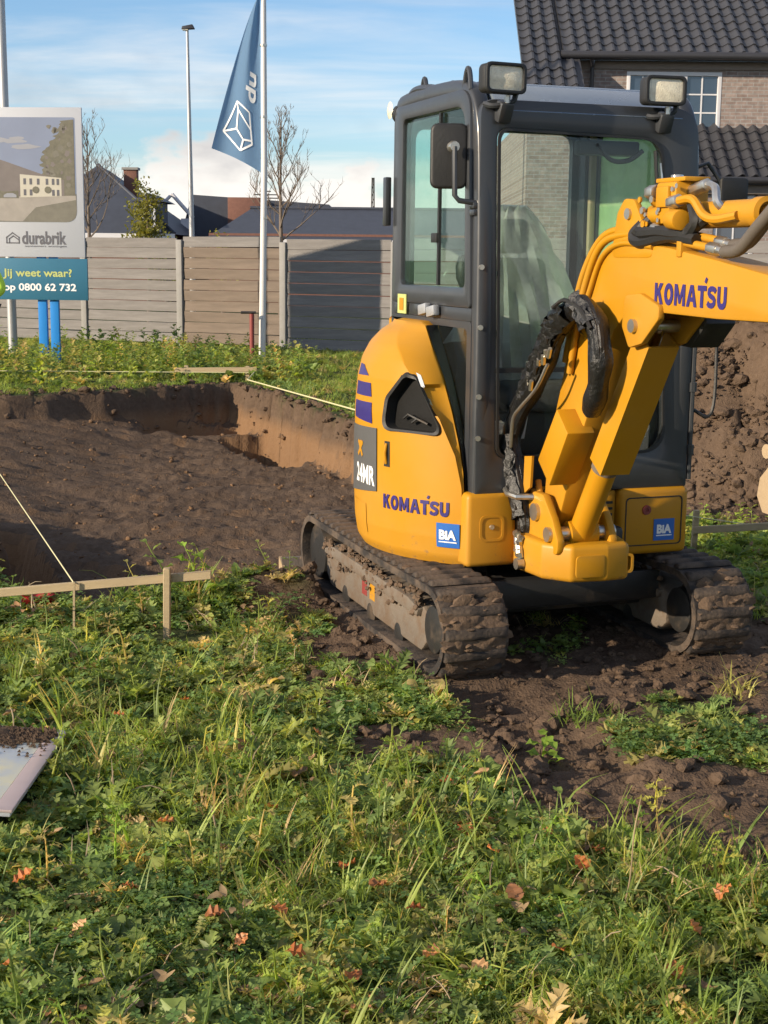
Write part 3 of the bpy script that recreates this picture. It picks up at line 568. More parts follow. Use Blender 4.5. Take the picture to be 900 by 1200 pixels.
cube_l = [((0.0, 0.02), (0.0, 0.10)), ((0.0, 0.10), (0.09, 0.165)), ((0.09, 0.165), (0.185, 0.10)), ((0.185, 0.10), (0.185, 0.02)), ((0.185, 0.02), (0.0, 0.02)), ((0.04, 0.02), (0.04, 0.08)), ((0.04, 0.08), (0.10, 0.12)), ((0.10, 0.12), (0.185, 0.06))]
def strokes(name, segs, wd, mt, parent, fn):
    b = MB()
    for (a, c) in segs:
        a = Vector(a); c = Vector(c); d = (c - a).normalized(); n_ = Vector((-d.y, d.x)) * wd / 2; a2 = a - d * wd / 2; c2 = c + d * wd / 2; K = max(1, int((c2 - a2).length / 0.05))
        vs = []
        for i in range(K + 1):
            q = a2 + (c2 - a2) * i / K; vs += [fn(*(q + n_)), fn(*(q - n_))]
        b.add(vs, [(2 * i, 2 * i + 1, 2 * i + 3, 2 * i + 2) for i in range(K)])
    return b.build(name, mt, parent, smooth=False, fix=False)
strokes('house_logo', cube_l, 0.016, MT['ink_grey'], sgn, sg(0.10, 1.80))
ts = lambda x0, z0: (lambda u, v: (x0 + u, -0.0335, z0 + v))
lettering('lettering', 'Jij weet waar?', MT['ink_lime'], strip, ts(0.03, 1.30), 1.03, 0.15, 0.022)
lettering('lettering', 'ons op 0800 62 732', MT['ink_white'], strip, ts(-0.26, 1.10), 1.38, 0.14, 0.026)
for x in (0.52, 0.70, -0.95, -0.77): MB().bb(x, x + 0.13, 0.02, 0.09, 0, 3.5).build('post', MT['sign_blue'], sgn, bevel=0.008)

# the grey mast beyond the billboard's left end
mast = empty('grey_mast', (-5.85, 22.2, 0), label='grey steel mast rising behind the billboard at the picture edge', cat='mast')
MB().tube([(0, 0, 0), (0, 0, 9)], [0.075, 0.06], 12).build('pole', MT['galvanised'], mast); MB().lathe([(0.15, 0), (0.15, 0.03), (0.08, 0.04)], (0, 0, 0), 'Z', 12).build('base_flange', MT['galvanised'], mast)

# ================================================================ flagpole with flag
fpz = 0.1; fpo = empty('flagpole', (-1.84, 21.0, 0), label='tall white flagpole standing in front of the grey fence', cat='flagpole')
MB().tube([(0, 0, 0), (0.05, 0, 3), (0.05, 0, 6.2)], [0.052, 0.045, 0.035], 14).build('pole', MT['white_steel'], fpo); MB().lathe([(0.09, 0), (0.09, 0.05), (0.055, 0.07)], (0, 0, 0.05), 'Z', 14).build('base_collar', MT['galvanised'], fpo)
for z in (2.2, 3.63, 4.62): MB().lathe([(0.052, 0), (0.052, 0.03)], (0.045, 0, z), 'Z', 12).build('ring', MT['zinc'], fpo)
def flagp(u, v, off=0.0):
    """u 0 at the pole to 1 at the fly, v 0 at the top to 1 at the bottom"""
    zz_ = 6.0 - 3.14 * v; wd_ = 0.035 + 0.685 * max(0, (v - 0.235) / 0.765) ** 0.82
    x = -1.84 + 0.0 - 0.05 * (1 - v) * 0 - u * wd_ + 0.035 * math.sin(v * 9) * u * (1 - u); z = zz_ + u * 0.34 * v + 0.10 * u * (1 - u)
    fold = 0.16 * (1 - 0.6 * v); y = 21.0 - 0.03 + fold * math.sin(u * 7.5 + v * 2.2) * (0.25 + u) * 0.75 + 0.10 * u
    return (x, y + off, z)
fg = MB(); U_, V_ = 22, 46
fg.add([flagp(i / U_, j / V_) for j in range(V_ + 1) for i in range(U_ + 1)], [(j * (U_ + 1) + i, j * (U_ + 1) + i + 1, (j + 1) * (U_ + 1) + i + 1, (j + 1) * (U_ + 1) + i) for j in range(V_) for i in range(U_)])
flag = empty('flag', (0, 0, 0), label='blue cloth flag with white cube logo drooping from the flagpole', cat='flag')
fg.build('cloth', MT['flag_cloth'], flag, fix=False)
fmap = lambda a, b: flagp(a, b, -0.012)
cs = [((0.86, 0.90), (0.66, 0.74)), ((0.66, 0.74), (0.30, 0.765)), ((0.30, 0.765), (0.20, 0.90)), ((0.20, 0.90), (0.44, 0.955)), ((0.44, 0.955), (0.86, 0.90)), ((0.86, 0.90), (0.58, 0.865)), ((0.58, 0.865), (0.40, 0.90)), ((0.40, 0.90), (0.44, 0.955)), ((0.58, 0.865), (0.60, 0.775)), ((0.60, 0.775), (0.66, 0.74)), ((0.60, 0.775), (0.24, 0.84)), ((0.40, 0.90), (0.20, 0.885))]
def strokes_uv(name, segs, wd, mt, parent, fn, asp):
    b = MB()
    for (a, c) in segs:
        a = Vector((a[0], a[1] * asp)); c = Vector((c[0], c[1] * asp)); d = (c - a).normalized(); n_ = Vector((-d.y, d.x)) * wd / 2; K = 8; vs = []
        for i in range(K + 1):
            q = a + (c - a) * i / K; l_ = q + n_; r_ = q - n_; vs += [fn(l_.x, l_.y / asp), fn(r_.x, r_.y / asp)]
        b.add(vs, [(2 * i, 2 * i + 1, 2 * i + 3, 2 * i + 2) for i in range(K)])
    return b.build(name, mt, parent, fix=False)
strokes_uv('cube_logo', cs, 0.035, MT['ink_white'], flag, fmap, 4.4)
def flagtxt(u, v): return flagp(0.14 + v, 0.715 - u, -0.014)
vs, fs = text_geo('du', 0.03, 0.135, 0.30); MB().add([flagtxt(u, v) for u, v in vs], fs).build('lettering', MT['ink_white'], flag, fix=False)

rp = empty('red_pump', (-1.97, 20.85, 0.05), label='slim red upright hand pump beside the white flagpole foot', cat='hand pump')
MB().cyl((0, 0, 0), (0, 0, 0.78), 0.035, 10).build('barrel', MT['red_steel'], rp); MB().cyl((-0.16, 0, 0.80), (0.06, 0, 0.80), 0.02, 8).build('handle', MT['dark_steel'], rp); MB().bb(-0.05, 0.05, -0.05, 0.05, -0.02, 0.04).build('foot', MT['dark_steel'], rp, bevel=0.008)

# ================================================================ street lamp
sl = empty('street_lamp', (-5.44, 40.0, 0), label='tall slender grey street lamp rising behind the fence', cat='street lamp')
MB().tube([(0, 0, 0), (0.0, 0, 2.3), (-0.05, 0, 7.75)], [0.085, 0.075, 0.04], 12).build('mast', MT['galvanised'], sl); lh = MB().add([(-0.20, -0.12, 7.72), (0.16, -0.10, 7.74), (0.16, 0.10, 7.74), (-0.20, 0.12, 7.72), (-0.18, -0.10, 7.80), (0.10, -0.07, 7.86), (0.10, 0.07, 7.86), (-0.18, 0.10, 7.80)], [(0, 3, 2, 1), (4, 5, 6, 7), (0, 1, 5, 4), (1, 2, 6, 5), (2, 3, 7, 6), (3, 0, 4, 7)]).build('lamp_head', MT['gutter'], sl, bevel=0.02)
MB().bb(-0.17, -0.02, -0.08, 0.08, 7.70, 7.725).build('lens', MT['lamp_lens'], lh)

# ================================================================ brick house at the right
hs = empty('brick_house', (3.0, 28.0, 0), label='pale brick house with dark tiled roof behind the excavator cab', cat='house')
# local: x right, y back, z up; wall plane y=0.  window hole x 1.56..3.38, z 4.06..5.22
b = MB()
for (x0, x1, z0, z1) in ((0.62, 1.56, 0, 5.42), (3.38, 9.0, 0, 5.42), (1.56, 3.38, 0, 2.2), (1.56, 3.38, 3.3, 4.06), (1.56, 3.38, 5.22, 5.42)): b.bb(x0, x1, 0, 0.3, z0, z1)
b.bb(0.62, 0.92, 0.31, 8, 0, 5.42)
wall = b.build('wall', MT['brick_wall'], hs, smooth=False)
MB().bb(1.5, 3.44, -0.012, 0.25, 5.222, 5.40).build('lintel', MT['fascia'], hs, bevel=0.004)
MB().bb(1.5, 3.44, -0.06, 0.2, 3.99, 4.058).build('sill', MT['concrete'], hs, bevel=0.006)
def window(parent, x0, x1, z0, z1, cols, rows, y=0.05, split=None):
    wn = MB().ring(rect(x0, x1, z0, z1), rect(x0 + 0.07, x1 - 0.07, z0 + 0.07, z1 - 0.07), mXZ, y - 0.06, y + 0.04).build('window', MT['white_frame'], parent, bevel=0.005)
    xs = split or [x0 + 0.07, x1 - 0.07]
    for i in range(len(xs) - 1):
        a, c = xs[i], xs[i + 1]
        if i: MB().bb(a - 0.06, a + 0.06, y - 0.05, y + 0.03, z0 + 0.072, z1 - 0.072).build('mullion', MT['white_frame'], wn, bevel=0.004); a += 0.06
        if i + 2 < len(xs): c -= 0.06
        for u in range(cols[i]):
            for v in range(rows):
                pw_ = (c - a) / cols[i]; ph = (z1 - z0 - 0.14) / rows
                MB().bb(a + u * pw_ + 0.003, a + (u + 1) * pw_ - 0.003, y - 0.004, y + 0.004, z0 + 0.07 + v * ph + 0.003, z0 + 0.07 + (v + 1) * ph - 0.003).build('pane', MT['window_glass'], wn, smooth=False)
        for u in range(1, cols[i]): MB().bb(a + u * pw_ - 0.013, a + u * pw_ + 0.013, y - 0.022, y + 0.01, z0 + 0.073, z1 - 0.073).build('glazing_bar', MT['white_frame'], wn)
        for v in range(1, rows): MB().bb(a + 0.002, c - 0.002, y - 0.020, y + 0.012, z0 + 0.07 + v * ph - 0.013, z0 + 0.07 + v * ph + 0.013).build('glazing_bar', MT['white_frame'], wn)
    return wn
window(hs, 1.56, 3.38, 4.06, 5.22, [4, 2], 3, split=[1.63, 2.66, 3.31])
window(hs, 1.56, 3.38, 2.2, 3.3, [3, 2], 2, split=[1.63, 2.66, 3.31])
window(hs, 4.9, 6.2, 4.06, 5.22, [4], 3, y=-0.06)
# pantile: one S-shaped tile, top face with a thick front edge
TW, TL = 0.245, 0.30
def tile_mesh():
    cs_ = [(0.0, 0.0), (0.045, -0.018), (0.10, -0.018), (0.145, 0.012), (0.185, 0.042), (0.225, 0.036), (0.252, 0.006)]; b = MB(); n = len(cs_)
    vs = [(x, 0, z + 0.030) for x, z in cs_] + [(x, TL + 0.05, z + 0.004) for x, z in cs_] + [(x, 0, z + 0.008) for x, z in cs_]
    fs = [(i, i + 1, n + i + 1, n + i) for i in range(n - 1)] + [(2 * n + i, 2 * n + i + 1, i + 1, i) for i in range(n - 1)]
    return b.add(vs, fs).build('tile', MT['roof_tile'], None, link=False, fix=False, smooth=True)
to = tile_mesh(); TILE = to.data; bpy.data.objects.remove(to)
def tiled(part, x0, y0, z0, cols, rows, slope, skip=None):
    c, s = math.cos(slope), math.sin(slope)
    for r_ in range(rows):
        for k in range(cols):
            if skip and skip(k, r_): continue
            o = bpy.data.objects.new('tile', TILE); COL.objects.link(o); o.parent = part
            o.location = (x0 + k * TW, y0 + r_ * TL * c - random.uniform(0, 0.006), z0 + r_ * TL * s + random.uniform(-0.003, 0.003)); o.rotation_euler = (slope + R(random.uniform(-0.6, 0.6)), 0, R(random.uniform(-0.5, 0.5)))
sl_ = R(36); c_, s_ = math.cos(sl_), math.sin(sl_)
def slab(name, x0, x1, y0, z0, run, parent):
    z1 = z0 + run * math.tan(sl_)
    return MB().add([(x0, y0, z0), (x1, y0, z0), (x1, y0 + run, z1), (x0, y0 + run, z1), (x0, y0, z0 - 0.12), (x1, y0, z0 - 0.12), (x1, y0 + run, z1 - 0.12), (x0, y0 + run, z1 - 0.12)], [(0, 1, 2, 3), (7, 6, 5, 4), (0, 4, 5, 1), (1, 5, 6, 2), (2, 6, 7, 3), (3, 7, 4, 0)]).build(name, MT['roof_tile'], parent)
roof = slab('roof', 0.30, 9.2, -0.30, 5.50, 5.2, hs)
tiled(roof, 0.30, -0.33, 5.505, 23, 12, sl_)
up = MB()
for r_ in range(12, 22):
    for k in range(23):
        M_ = Matrix.Translation((0.30 + k * TW, -0.33 + r_ * TL * c_, 5.505 + r_ * TL * s_)) @ Matrix.Rotation(sl_, 4, 'X'); up.add([v.co for v in TILE.vertices], [tuple(p.vertices) for p in TILE.polygons], M_)
for r_ in range(0, 22):
    for k in range(23, 36):
        M_ = Matrix.Translation((0.30 + k * TW, -0.33 + r_ * TL * c_, 5.505 + r_ * TL * s_)) @ Matrix.Rotation(sl_, 4, 'X'); up.add([v.co for v in TILE.vertices], [tuple(p.vertices) for p in TILE.polygons], M_)
tag(up.build('upper_tiles', MT['roof_tile'], roof, fix=False), kind='stuff')
MB().bb(0.25, 9.2, -0.05, -0.012, 5.26, 5.40).build('fascia', MT['fascia'], hs)
MB().tube([(0.25, -0.36, 5.47), (9.2, -0.36, 5.47)], 0.075, 10).build('gutter', MT['gutter'], hs)
MB().tube(curve([(0.82, -0.34, 5.42), (0.86, -0.2, 5.30), (0.88, -0.08, 5.18), (0.88, -0.07, 2.0)], 5), 0.04, 8).build('downpipe', MT['gutter'], hs)
# the roof strip that runs lower at the left end
lowr = slab('side_roof', -0.50, 0.60, -1.70, 4.42, 6.4, hs); tiled(lowr, -0.50, -1.73, 4.43, 4, 22, sl_, skip=lambda k, r_: k == 3 and r_ > 4)
MB().bb(-0.46, 0.6, -1.45, 8, 0, 4.25).build('side_wall', MT['brick_wall'], hs, smooth=False)
# the lower roof over the ground floor
por = slab('porch_roof', 0.62, 9.2, -1.35, 3.18, 1.33, hs); tiled(por, 0.64, -1.38, 3.19, 24, 6, sl_)
MB().tube([(0.62, -1.43, 3.14), (9.2, -1.43, 3.14)], 0.06, 10).build('gutter', MT['gutter'], hs)
MB().bb(0.65, 9.1, -1.2, -1.16, 2.9, 3.06).build('fascia', MT['fascia'], hs)
pb_ = MB()
for (x0, x1, z0, z1) in ((0.62, 3.1, 0, 2.9), (3.9, 9.0, 0, 2.9)): pb_.bb(x0, x1, -1.1, -0.9, z0, z1)
pb_.build('porch_wall', MT['brick_wall'], hs, smooth=False); window(hs, 3.12, 3.88, 0.5, 2.88, [2], 2, y=-1.0)

# ================================================================ houses beyond the fence
def gable_roof(x0, x1, y0, y1, z0, z1, axis_x=True, hipl=0.0, hipr=0.0):
    b = MB()
    if axis_x:
        ym = (y0 + y1) / 2; b.add([(x0, y0, z0), (x1, y0, z0), (x1, y1, z0), (x0, y1, z0), (x0 + hipl, ym, z1), (x1 - hipr, ym, z1)], [(0, 1, 5, 4), (2, 3, 4, 5), (1, 2, 5), (3, 0, 4), (3, 2, 1, 0)])
    else:
        xm = (x0 + x1) / 2; b.add([(x0, y0, z0), (x1, y0, z0), (x1, y1, z0), (x0, y1, z0), (xm, y0 + hipl, z1), (xm, y1 - hipr, z1)], [(0, 1, 4), (1, 2, 5, 4), (2, 3, 5), (3, 0, 4, 5), (3, 2, 1, 0)])
    return b
na1 = empty('slate_house', (-9.3, 46, 0), label='dark slate roofed house with brick chimney and dormer left of street lamp', cat='house')
MB().bb(-3, 2.2, 0.3, 8, 0, 2.5).build('wall', MT['red_brick'], na1)
rf1 = MB().add([(-3.2, 0, 2.35), (2.5, 0, 2.35), (2.5, 8.2, 2.35), (-3.2, 8.2, 2.35), (-0.35, 2.2, 4.62), (-0.6, 5.5, 4.62)], [(0, 1, 4), (1, 2, 5, 4), (2, 3, 5), (3, 0, 4, 5), (3, 2, 1, 0)]).build('roof', MT['slate'], na1, smooth=False)
MB().bb(0.42, 0.86, 2.6, 3.0, 3.3, 4.50).build('chimney', MT['red_brick'], rf1, bevel=0.01); MB().bb(0.37, 0.91, 2.55, 3.05, 4.50, 4.58).build('chimney_cap', MT['concrete'], rf1)
MB().tube([(-0.35, 2.2, 4.64), (2.5, 0.0, 2.38)], 0.05, 6).build('hip_tile', MT['slate'], rf1); MB().bb(-3.2, 2.5, -0.05, 0.05, 2.2, 2.36).build('gutter', MT['white_frame'], na1)
dm = MB().bb(1.35, 2.1, -0.3, 1.2, 2.4, 3.35).build('dormer', MT['slate'], na1, smooth=False); MB().add([(1.2, -0.4, 3.35), (2.25, -0.4, 3.35), (1.72, -0.4, 3.62), (1.2, 2.0, 3.35), (2.25, 2.0, 3.35), (1.72, 2.0, 3.62)], [(0, 1, 2), (3, 5, 4), (0, 2, 5, 3), (1, 4, 5, 2), (0, 3, 4, 1)]).build('dormer_roof', MT['slate'], dm, smooth=False)
window(dm, 1.5, 1.95, 2.55, 3.25, [2], 2, y=-0.33)
na2 = empty('gable_house', (-6.6, 52, 0), label='dark roofed house with white gable trim right of street lamp', cat='house')
MB().bb(-0.4, 1.6, 0.3, 7, 0, 3.0).build('wall', MT['red_brick'], na2); rf2 = MB().add([(-0.9, 0, 2.3), (-0.45, 0, 3.85), (-0.45, 9, 3.85), (-0.9, 9, 2.3), (4.5, 0, 3.55), (4.5, 9, 3.55), (4.5, 0, 2.2), (-0.2, 0, 2.2)], [(0, 1, 4, 6, 7), (1, 2, 5, 4), (0, 3, 2, 1), (2, 3, 5), (4, 5, 6)]).build('roof', MT['slate'], na2, smooth=False)
MB().tube([(-1.15, -0.12, 3.85), (-0.40, -0.12, 3.02)], 0.07, 6).build('gable_trim', MT['white_frame'], na2); MB().tube([(-1.15, -0.12, 3.85), (-1.9, -0.12, 3.1)], 0.06, 6).build('gable_trim', MT['white_frame'], na2)
MB().bb(0.9, 2.05, -0.55, 1.0, 2.2, 3.75).build('chimney', MT['red_brick'], rf2, bevel=0.02); MB().bb(-0.85, -0.45, -0.08, -0.02, 2.4, 3.0).build('window', MT['white_frame'], na2)
na3 = empty('long_house', (-6.0, 45.5, 0), label='long low house with plain dark slate roof right of the flagpole', cat='house')
MB().bb(0.3, 13, 0.4, 7, 0, 2.4).build('wall', MT['red_brick'], na3); rf3 = MB().add([(0.2, 0, 2.2), (14, 0, 2.2), (14, 3.4, 3.28), (1.4, 3.4, 3.28), (14, 7.2, 2.2), (0.2, 7.2, 2.2)], [(0, 1, 2, 3), (3, 2, 4, 5), (0, 3, 5), (1, 4, 2), (0, 5, 4, 1)]).build('roof', MT['slate'], na3, smooth=False)
MB().tube([(1.35, 3.4, 3.31), (14, 3.4, 3.31)], 0.05, 6).build('ridge_tile', MT['slate'], rf3); MB().bb(0.1, 14, -0.06, 0.04, 2.08, 2.22).build('gutter', MT['white_frame'], na3)
an = empty('roof_antenna', (-4.4, 52, 3.55), label='small rooftop television antenna above the dark roofs', cat='antenna')
MB().cyl((0, 0, -0.3), (0, 0, 0.55), 0.025, 6).build('mast', MT['dark_steel'], an)
for z, l_ in ((0.2, 0.5), (0.32, 0.42), (0.44, 0.2)): MB().cyl((-l_, 0, z), (l_, 0, z), 0.022, 5).build('element', MT['dark_steel'], an)
ms = empty('lattice_mast', (-0.9, 90, 0), label='thin distant transmitter mast above the long slate roof', cat='mast')
for dx, dy in ((-0.16, 0), (0.16, 0), (0, 0.2)): MB().cyl((dx, dy, 0), (dx * 0.4, dy * 0.4, 6.6), 0.035, 5).build('leg', MT['dark_steel'], ms)
for i in range(14): MB().cyl((-0.16 + 0.005 * i, 0, i * 0.45), (0.16 - 0.005 * i, 0, i * 0.45 + 0.45), 0.02, 4).build('brace', MT['dark_steel'], ms)

# ================================================================ trees beyond the fence
def bare_tree(name, loc, hgt, label, spread=1.0, seed=1, th=0.07):
    rr = random.Random(seed); root = empty(name, loc, label=label, cat='tree', group='bare trees beyond the fence'); t = MB(); cr = MB()
    t.tube([(0, 0, 0), (0.02, 0, hgt * 0.35), (0, 0.02, hgt * 0.62), (0.03, 0, hgt * 0.98)], [th, th * 0.75, th * 0.45, 0.008], 8); t.build('trunk', MT['bark'], root)
    def br(p, d, l, r, lv):
        q = [p]; dd = d.copy()
        for i in range(4):
            dd = (dd + Vector((rr.uniform(-.18, .18), rr.uniform(-.18, .18), rr.uniform(-.02, .20)))).normalized(); q.append(q[-1] + dd * l / 4)
        cr.tube(q, [r, r * .85, r * .7, r * .5, r * .3], 4 if lv else 5, cap=False)
        if lv < 3:
            for i in range(4 if lv < 2 else 3):
                k = rr.randint(1, 4); a = rr.uniform(0, 6.28); s = Vector((math.cos(a), math.sin(a), rr.uniform(-0.2, 0.9))); br(q[k], (dd * 0.9 + s * 0.75).normalized(), l * rr.uniform(.42, .62), max(r * .5, 0.0045), lv + 1)
    nb_ = 17
    for i in range(nb_):
        f_ = i / nb_; z = hgt * (0.40 + 0.52 * f_); a = i * 2.4 + rr.uniform(-.4, .4); l = hgt * 0.34 * (1 - f_ * 0.72) * spread; br(Vector((0, 0, z)), Vector((math.cos(a), math.sin(a), 0.75 + f_)).normalized(), l, th * 0.34 * (1 - 0.5 * f_), 0)
    cr.build('crown', MT['bark'], root); return root
bare_tree('bare_tree', (-2.45, 33, 0), 5.0, 'leafless young tree behind the fence right of the flagpole', 0.72, 5)
bare_tree('bare_tree', (-7.9, 38, 0), 5.2, 'leafless tree half hidden behind the billboard right edge', 0.8, 9)
def leafcard(b, p, s, rr):
    d = Vector((rr.gauss(0, 1), rr.gauss(0, 1), rr.gauss(0, 1))).normalized(); e = d.orthogonal().normalized(); n_ = d.cross(e)
    b.add([p - d * s, p + e * s * .5, p + d * s, p - e * s * .5 + n_ * s * .2], [(0, 1, 2, 3)])
def leafy_tree(name, loc, hgt, wid, label, n=1500, seed=3, cat='tree', leaf=0.045, mt='tree_leaf'):
    rr = random.Random(seed); root = empty(name, loc, label=label, cat=cat); t = MB(); t.tube([(0, 0, 0), (0.03, 0, hgt * .5), (0, 0, hgt * .92)], [0.05, 0.035, 0.008], 7); c = MB()
    for i in range(16):
        z = hgt * rr.uniform(.35, .95); a = rr.uniform(0, 6.28); l = wid * (1.05 - z / hgt) + 0.08; e = Vector((math.cos(a) * l, math.sin(a) * l, z + l * 0.8)); t.tube([(0, 0, z), e], [0.014, 0.004], 4)
        for _ in range(n // 16): leafcard(c, Vector((0, 0, z)).lerp(e, rr.uniform(.1, 1.1)) + Vector((rr.gauss(0, .09), rr.gauss(0, .09), rr.gauss(0, .11))), leaf * rr.uniform(.6, 1.3), rr)
    t.build('trunk', MT['bark'], root); c.build('crown', MT[mt], root, fix=False, smooth=False); return root
leafy_tree('young_tree', (-5.35, 32, 0), 3.35, 0.62, 'small yellowing leafy tree peeking over the fence by the slate house', 1900, 3)
leafy_tree('garden_shrub', (-4.5, 29, 0), 2.05, 0.4, 'little rust coloured shrub tip above the fence right of street lamp', 500, 8, 'shrub', 0.04)
leafy_tree('garden_shrub', (-3.35, 29, 0), 2.02, 0.35, 'little rust coloured shrub tip above the fence left of flagpole', 400, 12, 'shrub', 0.04)
# ================================================================ the excavator (local: x forward, y to its left, z up)
EX = empty('mini_excavator', MO, math.atan2(MF.y, MF.x), label='yellow tracked mini excavator with dark glazed cab parked beside the pit', cat='excavator')
Yl = MT['yellow_paint']; CB = MT['cab_paint']
def arcpts(c, r, a0, a1, n): return [(c[0] + r * math.cos(R(a0 + (a1 - a0) * i / n)), c[1] + r * math.sin(R(a0 + (a1 - a0) * i / n))) for i in range(n + 1)]
# ---- crawler tracks
RC, FC, TR = (-0.86, 0.185), (0.775, 0.19), 0.165
def belt(off): return arcpts(RC, TR + off, 270, 90, 14) + [(-0.45, RC[1] + TR + off - 0.004), (0.0, 0.355 + off - 0.012), (0.4, 0.355 + off - 0.006)] + arcpts(FC, TR + off, 90, -90, 14)
def path_at(s):
    P = belt(0.018); P = P + [P[0]]; 
    for a, b in zip(P, P[1:]):
        a = Vector(a); b = Vector(b); l = (b - a).length
        if s <= l: d = (b - a).normalized(); return a + d * s, d
        s -= l
    return Vector(P[-1]), d
PER = sum((Vector(a) - Vector(b)).length for a, b in zip(belt(0.018), belt(0.018)[1:] + belt(0.018)[:1]))
NL = 50
lugm = MB().add([(-0.030, -0.135, 0), (0.030, -0.135, 0), (0.030, 0.135, 0), (-0.030, 0.135, 0), (-0.016, -0.126, 0.021), (0.016, -0.126, 0.021), (0.016, 0.126, 0.021), (-0.016, 0.126, 0.021)], [(0, 3, 2, 1), (4, 5, 6, 7), (0, 1, 5, 4), (1, 2, 6, 5), (2, 3, 7, 6), (3, 0, 4, 7)]).build('lug', MT['track_rubber'], None, bevel=0.009, seg=2, link=False)
LUG = lugm.data; bpy.data.objects.remove(lugm)
for side in (-1, 1):
    yc = 0.56 * side; trk = MB(); trk.ring(belt(0.018), belt(-0.012), lambda u, v, w: (u, w, v), yc - 0.138, yc + 0.138)
    to = trk.build('track', MT['track_rubber'], EX)
    for i in range(NL):
        p, d = path_at(PER * i / NL); o = bpy.data.objects.new('lug', LUG); COL.objects.link(o); o.parent = to
        n_ = Vector((-d.y, d.x)); m_ = Matrix(((d.x, 0, n_.x, p.x), (0, 1, 0, yc), (d.y, 0, n_.y, p.y), (0, 0, 0, 1))); o.matrix_local = m_
    yo = yc + side * 0.10; yi = yc - side * 0.10
    MB().lathe([(0.05, -0.11), (0.135, -0.10), (0.150, -0.06), (0.150, 0.06), (0.135, 0.10), (0.05, 0.11)], (RC[0], yc, RC[1]), 'Y', 28).build('idler_wheel', MT['dark_steel'], to)
    spk = MB().lathe([(0.06, -0.12), (0.095, -0.11), (0.105, -0.05), (0.105, 0.05), (0.095, 0.11), (0.06, 0.12)], (FC[0], yc, FC[1]), 'Y', 28).build('sprocket', MT['dark_steel'], to)
    for i in range(12):
        a = 2 * PI * i / 12; MB().box((FC[0] + 0.118 * math.cos(a), yc, FC[1] + 0.118 * math.sin(a)), (0.05, 0.05, 0.028), (0, -a, 0)).build('tooth', MT['dark_steel'], spk, bevel=0.004, seg=1)
    fr = MB().prism([(-0.72, 0.10), (-0.66, 0.055), (0.60, 0.055), (0.655, 0.10), (0.655, 0.235), (0.58, 0.265), (-0.60, 0.275), (-0.72, 0.24)], mXZ, yc - 0.095, yc + 0.095)
    tf = fr.build('track_frame', MT['track_frame'], EX, bevel=0.012)
    MB().prism([(-0.70, 0.235), (-0.55, 0.268), (0.5, 0.262), (0.62, 0.24), (0.60, 0.205), (-0.68, 0.215)], mXZ, yc - 0.118, yc + 0.118).build('upper_flange', MT['track_frame'], tf, bevel=0.006)
    for x in (-0.42, -0.05, 0.32): MB().lathe([(0.03, -0.10), (0.055, -0.09), (0.055, 0.09), (0.03, 0.10)], (x, yc, 0.062), 'Y', 16).build('roller', MT['dark_steel'], to)
    for x, mt_ in ((-0.02, 'yellow_paint'), (-0.13, 'red_steel')): MB().bb(x - 0.035, x + 0.035, yo - side * 0.008 - 0.004, yo - side * 0.008 + 0.004, 0.125, 0.205).build('sticker', MT[mt_], tf)
    # caked mud on the track frame and the track ends
    mud = MB(); rr = random.Random(5 + side)
    def lump(c, s, sq=(1, 1, 1)):
        bm = bmesh.new(); bmesh.ops.create_icosphere(bm, subdivisions=1, radius=1); vs = []
        for v in bm.verts: k = rr.uniform(.7, 1.25); vs.append((c[0] + v.co.x * s * k * sq[0], c[1] + v.co.y * s * k * sq[1], c[2] + v.co.z * s * k * sq[2]))
        mud.add(vs, [tuple(v.index for v in f.verts) for f in bm.faces]); bm.free()
    for sg_ in (1, -1):
        for i in range(230):
            x = rr.uniform(-0.72, 0.62); z = rr.triangular(0.17, 0.32, 0.275) - 0.01 * math.sin(x * 9); lump((x, yc + sg_ * side * rr.uniform(0.085, 0.118), z), rr.uniform(.005, .019), (1.2, 0.8, 0.8))
    for i in range(260):
        s_ = rr.uniform(0, PER); p, d = path_at(s_); n_ = Vector((-d.y, d.x)); o_ = 0.008; lump((p.x + n_.x * o_, yc + rr.uniform(-.13, .13), p.y + n_.y * o_), rr.uniform(.006, .016), (1.4, 1.6, 0.7))
    for i in range(60):
        a = R(rr.uniform(-75, 60)); r_ = TR + 0.020; lump((FC[0] + r_ * math.cos(a), yc + rr.uniform(-.115, .115), FC[1] + r_ * math.sin(a)), rr.uniform(.012, .024), (0.55, 2.2, 1.3))
    # a crust of mud round the front of the track
    A0, A1, KA, KY = -88, 48, 60, 26; vs = []
    for i in range(KA + 1):
        for j in range(KY + 1):
            u, v = i / KA, j / KY; a = R(A0 + (A1 - A0) * u); ed = min(1, min(u, 1 - u) * 7) * min(1, min(v, 1 - v) * 6); nz_ = float(fbm(np.array([a * 5.0 + side * 7]), np.array([v * 5.0]), 4, 301)[0]); r_ = TR + 0.010 + ed * (0.008 + 0.026 * nz_ ** 1.2)
            vs.append((FC[0] + r_ * math.cos(a), yc - 0.136 + 0.272 * v + 0.006 * math.sin(i * .9) * (1 - ed), FC[1] + r_ * math.sin(a)))
    mud.add(vs, [(i * (KY + 1) + j, i * (KY + 1) + j + 1, (i + 1) * (KY + 1) + j + 1, (i + 1) * (KY + 1) + j) for i in range(KA) for j in range(KY)])
    tag(mud.build('caked_mud', MT['mud'], to, smooth=True), kind='stuff')
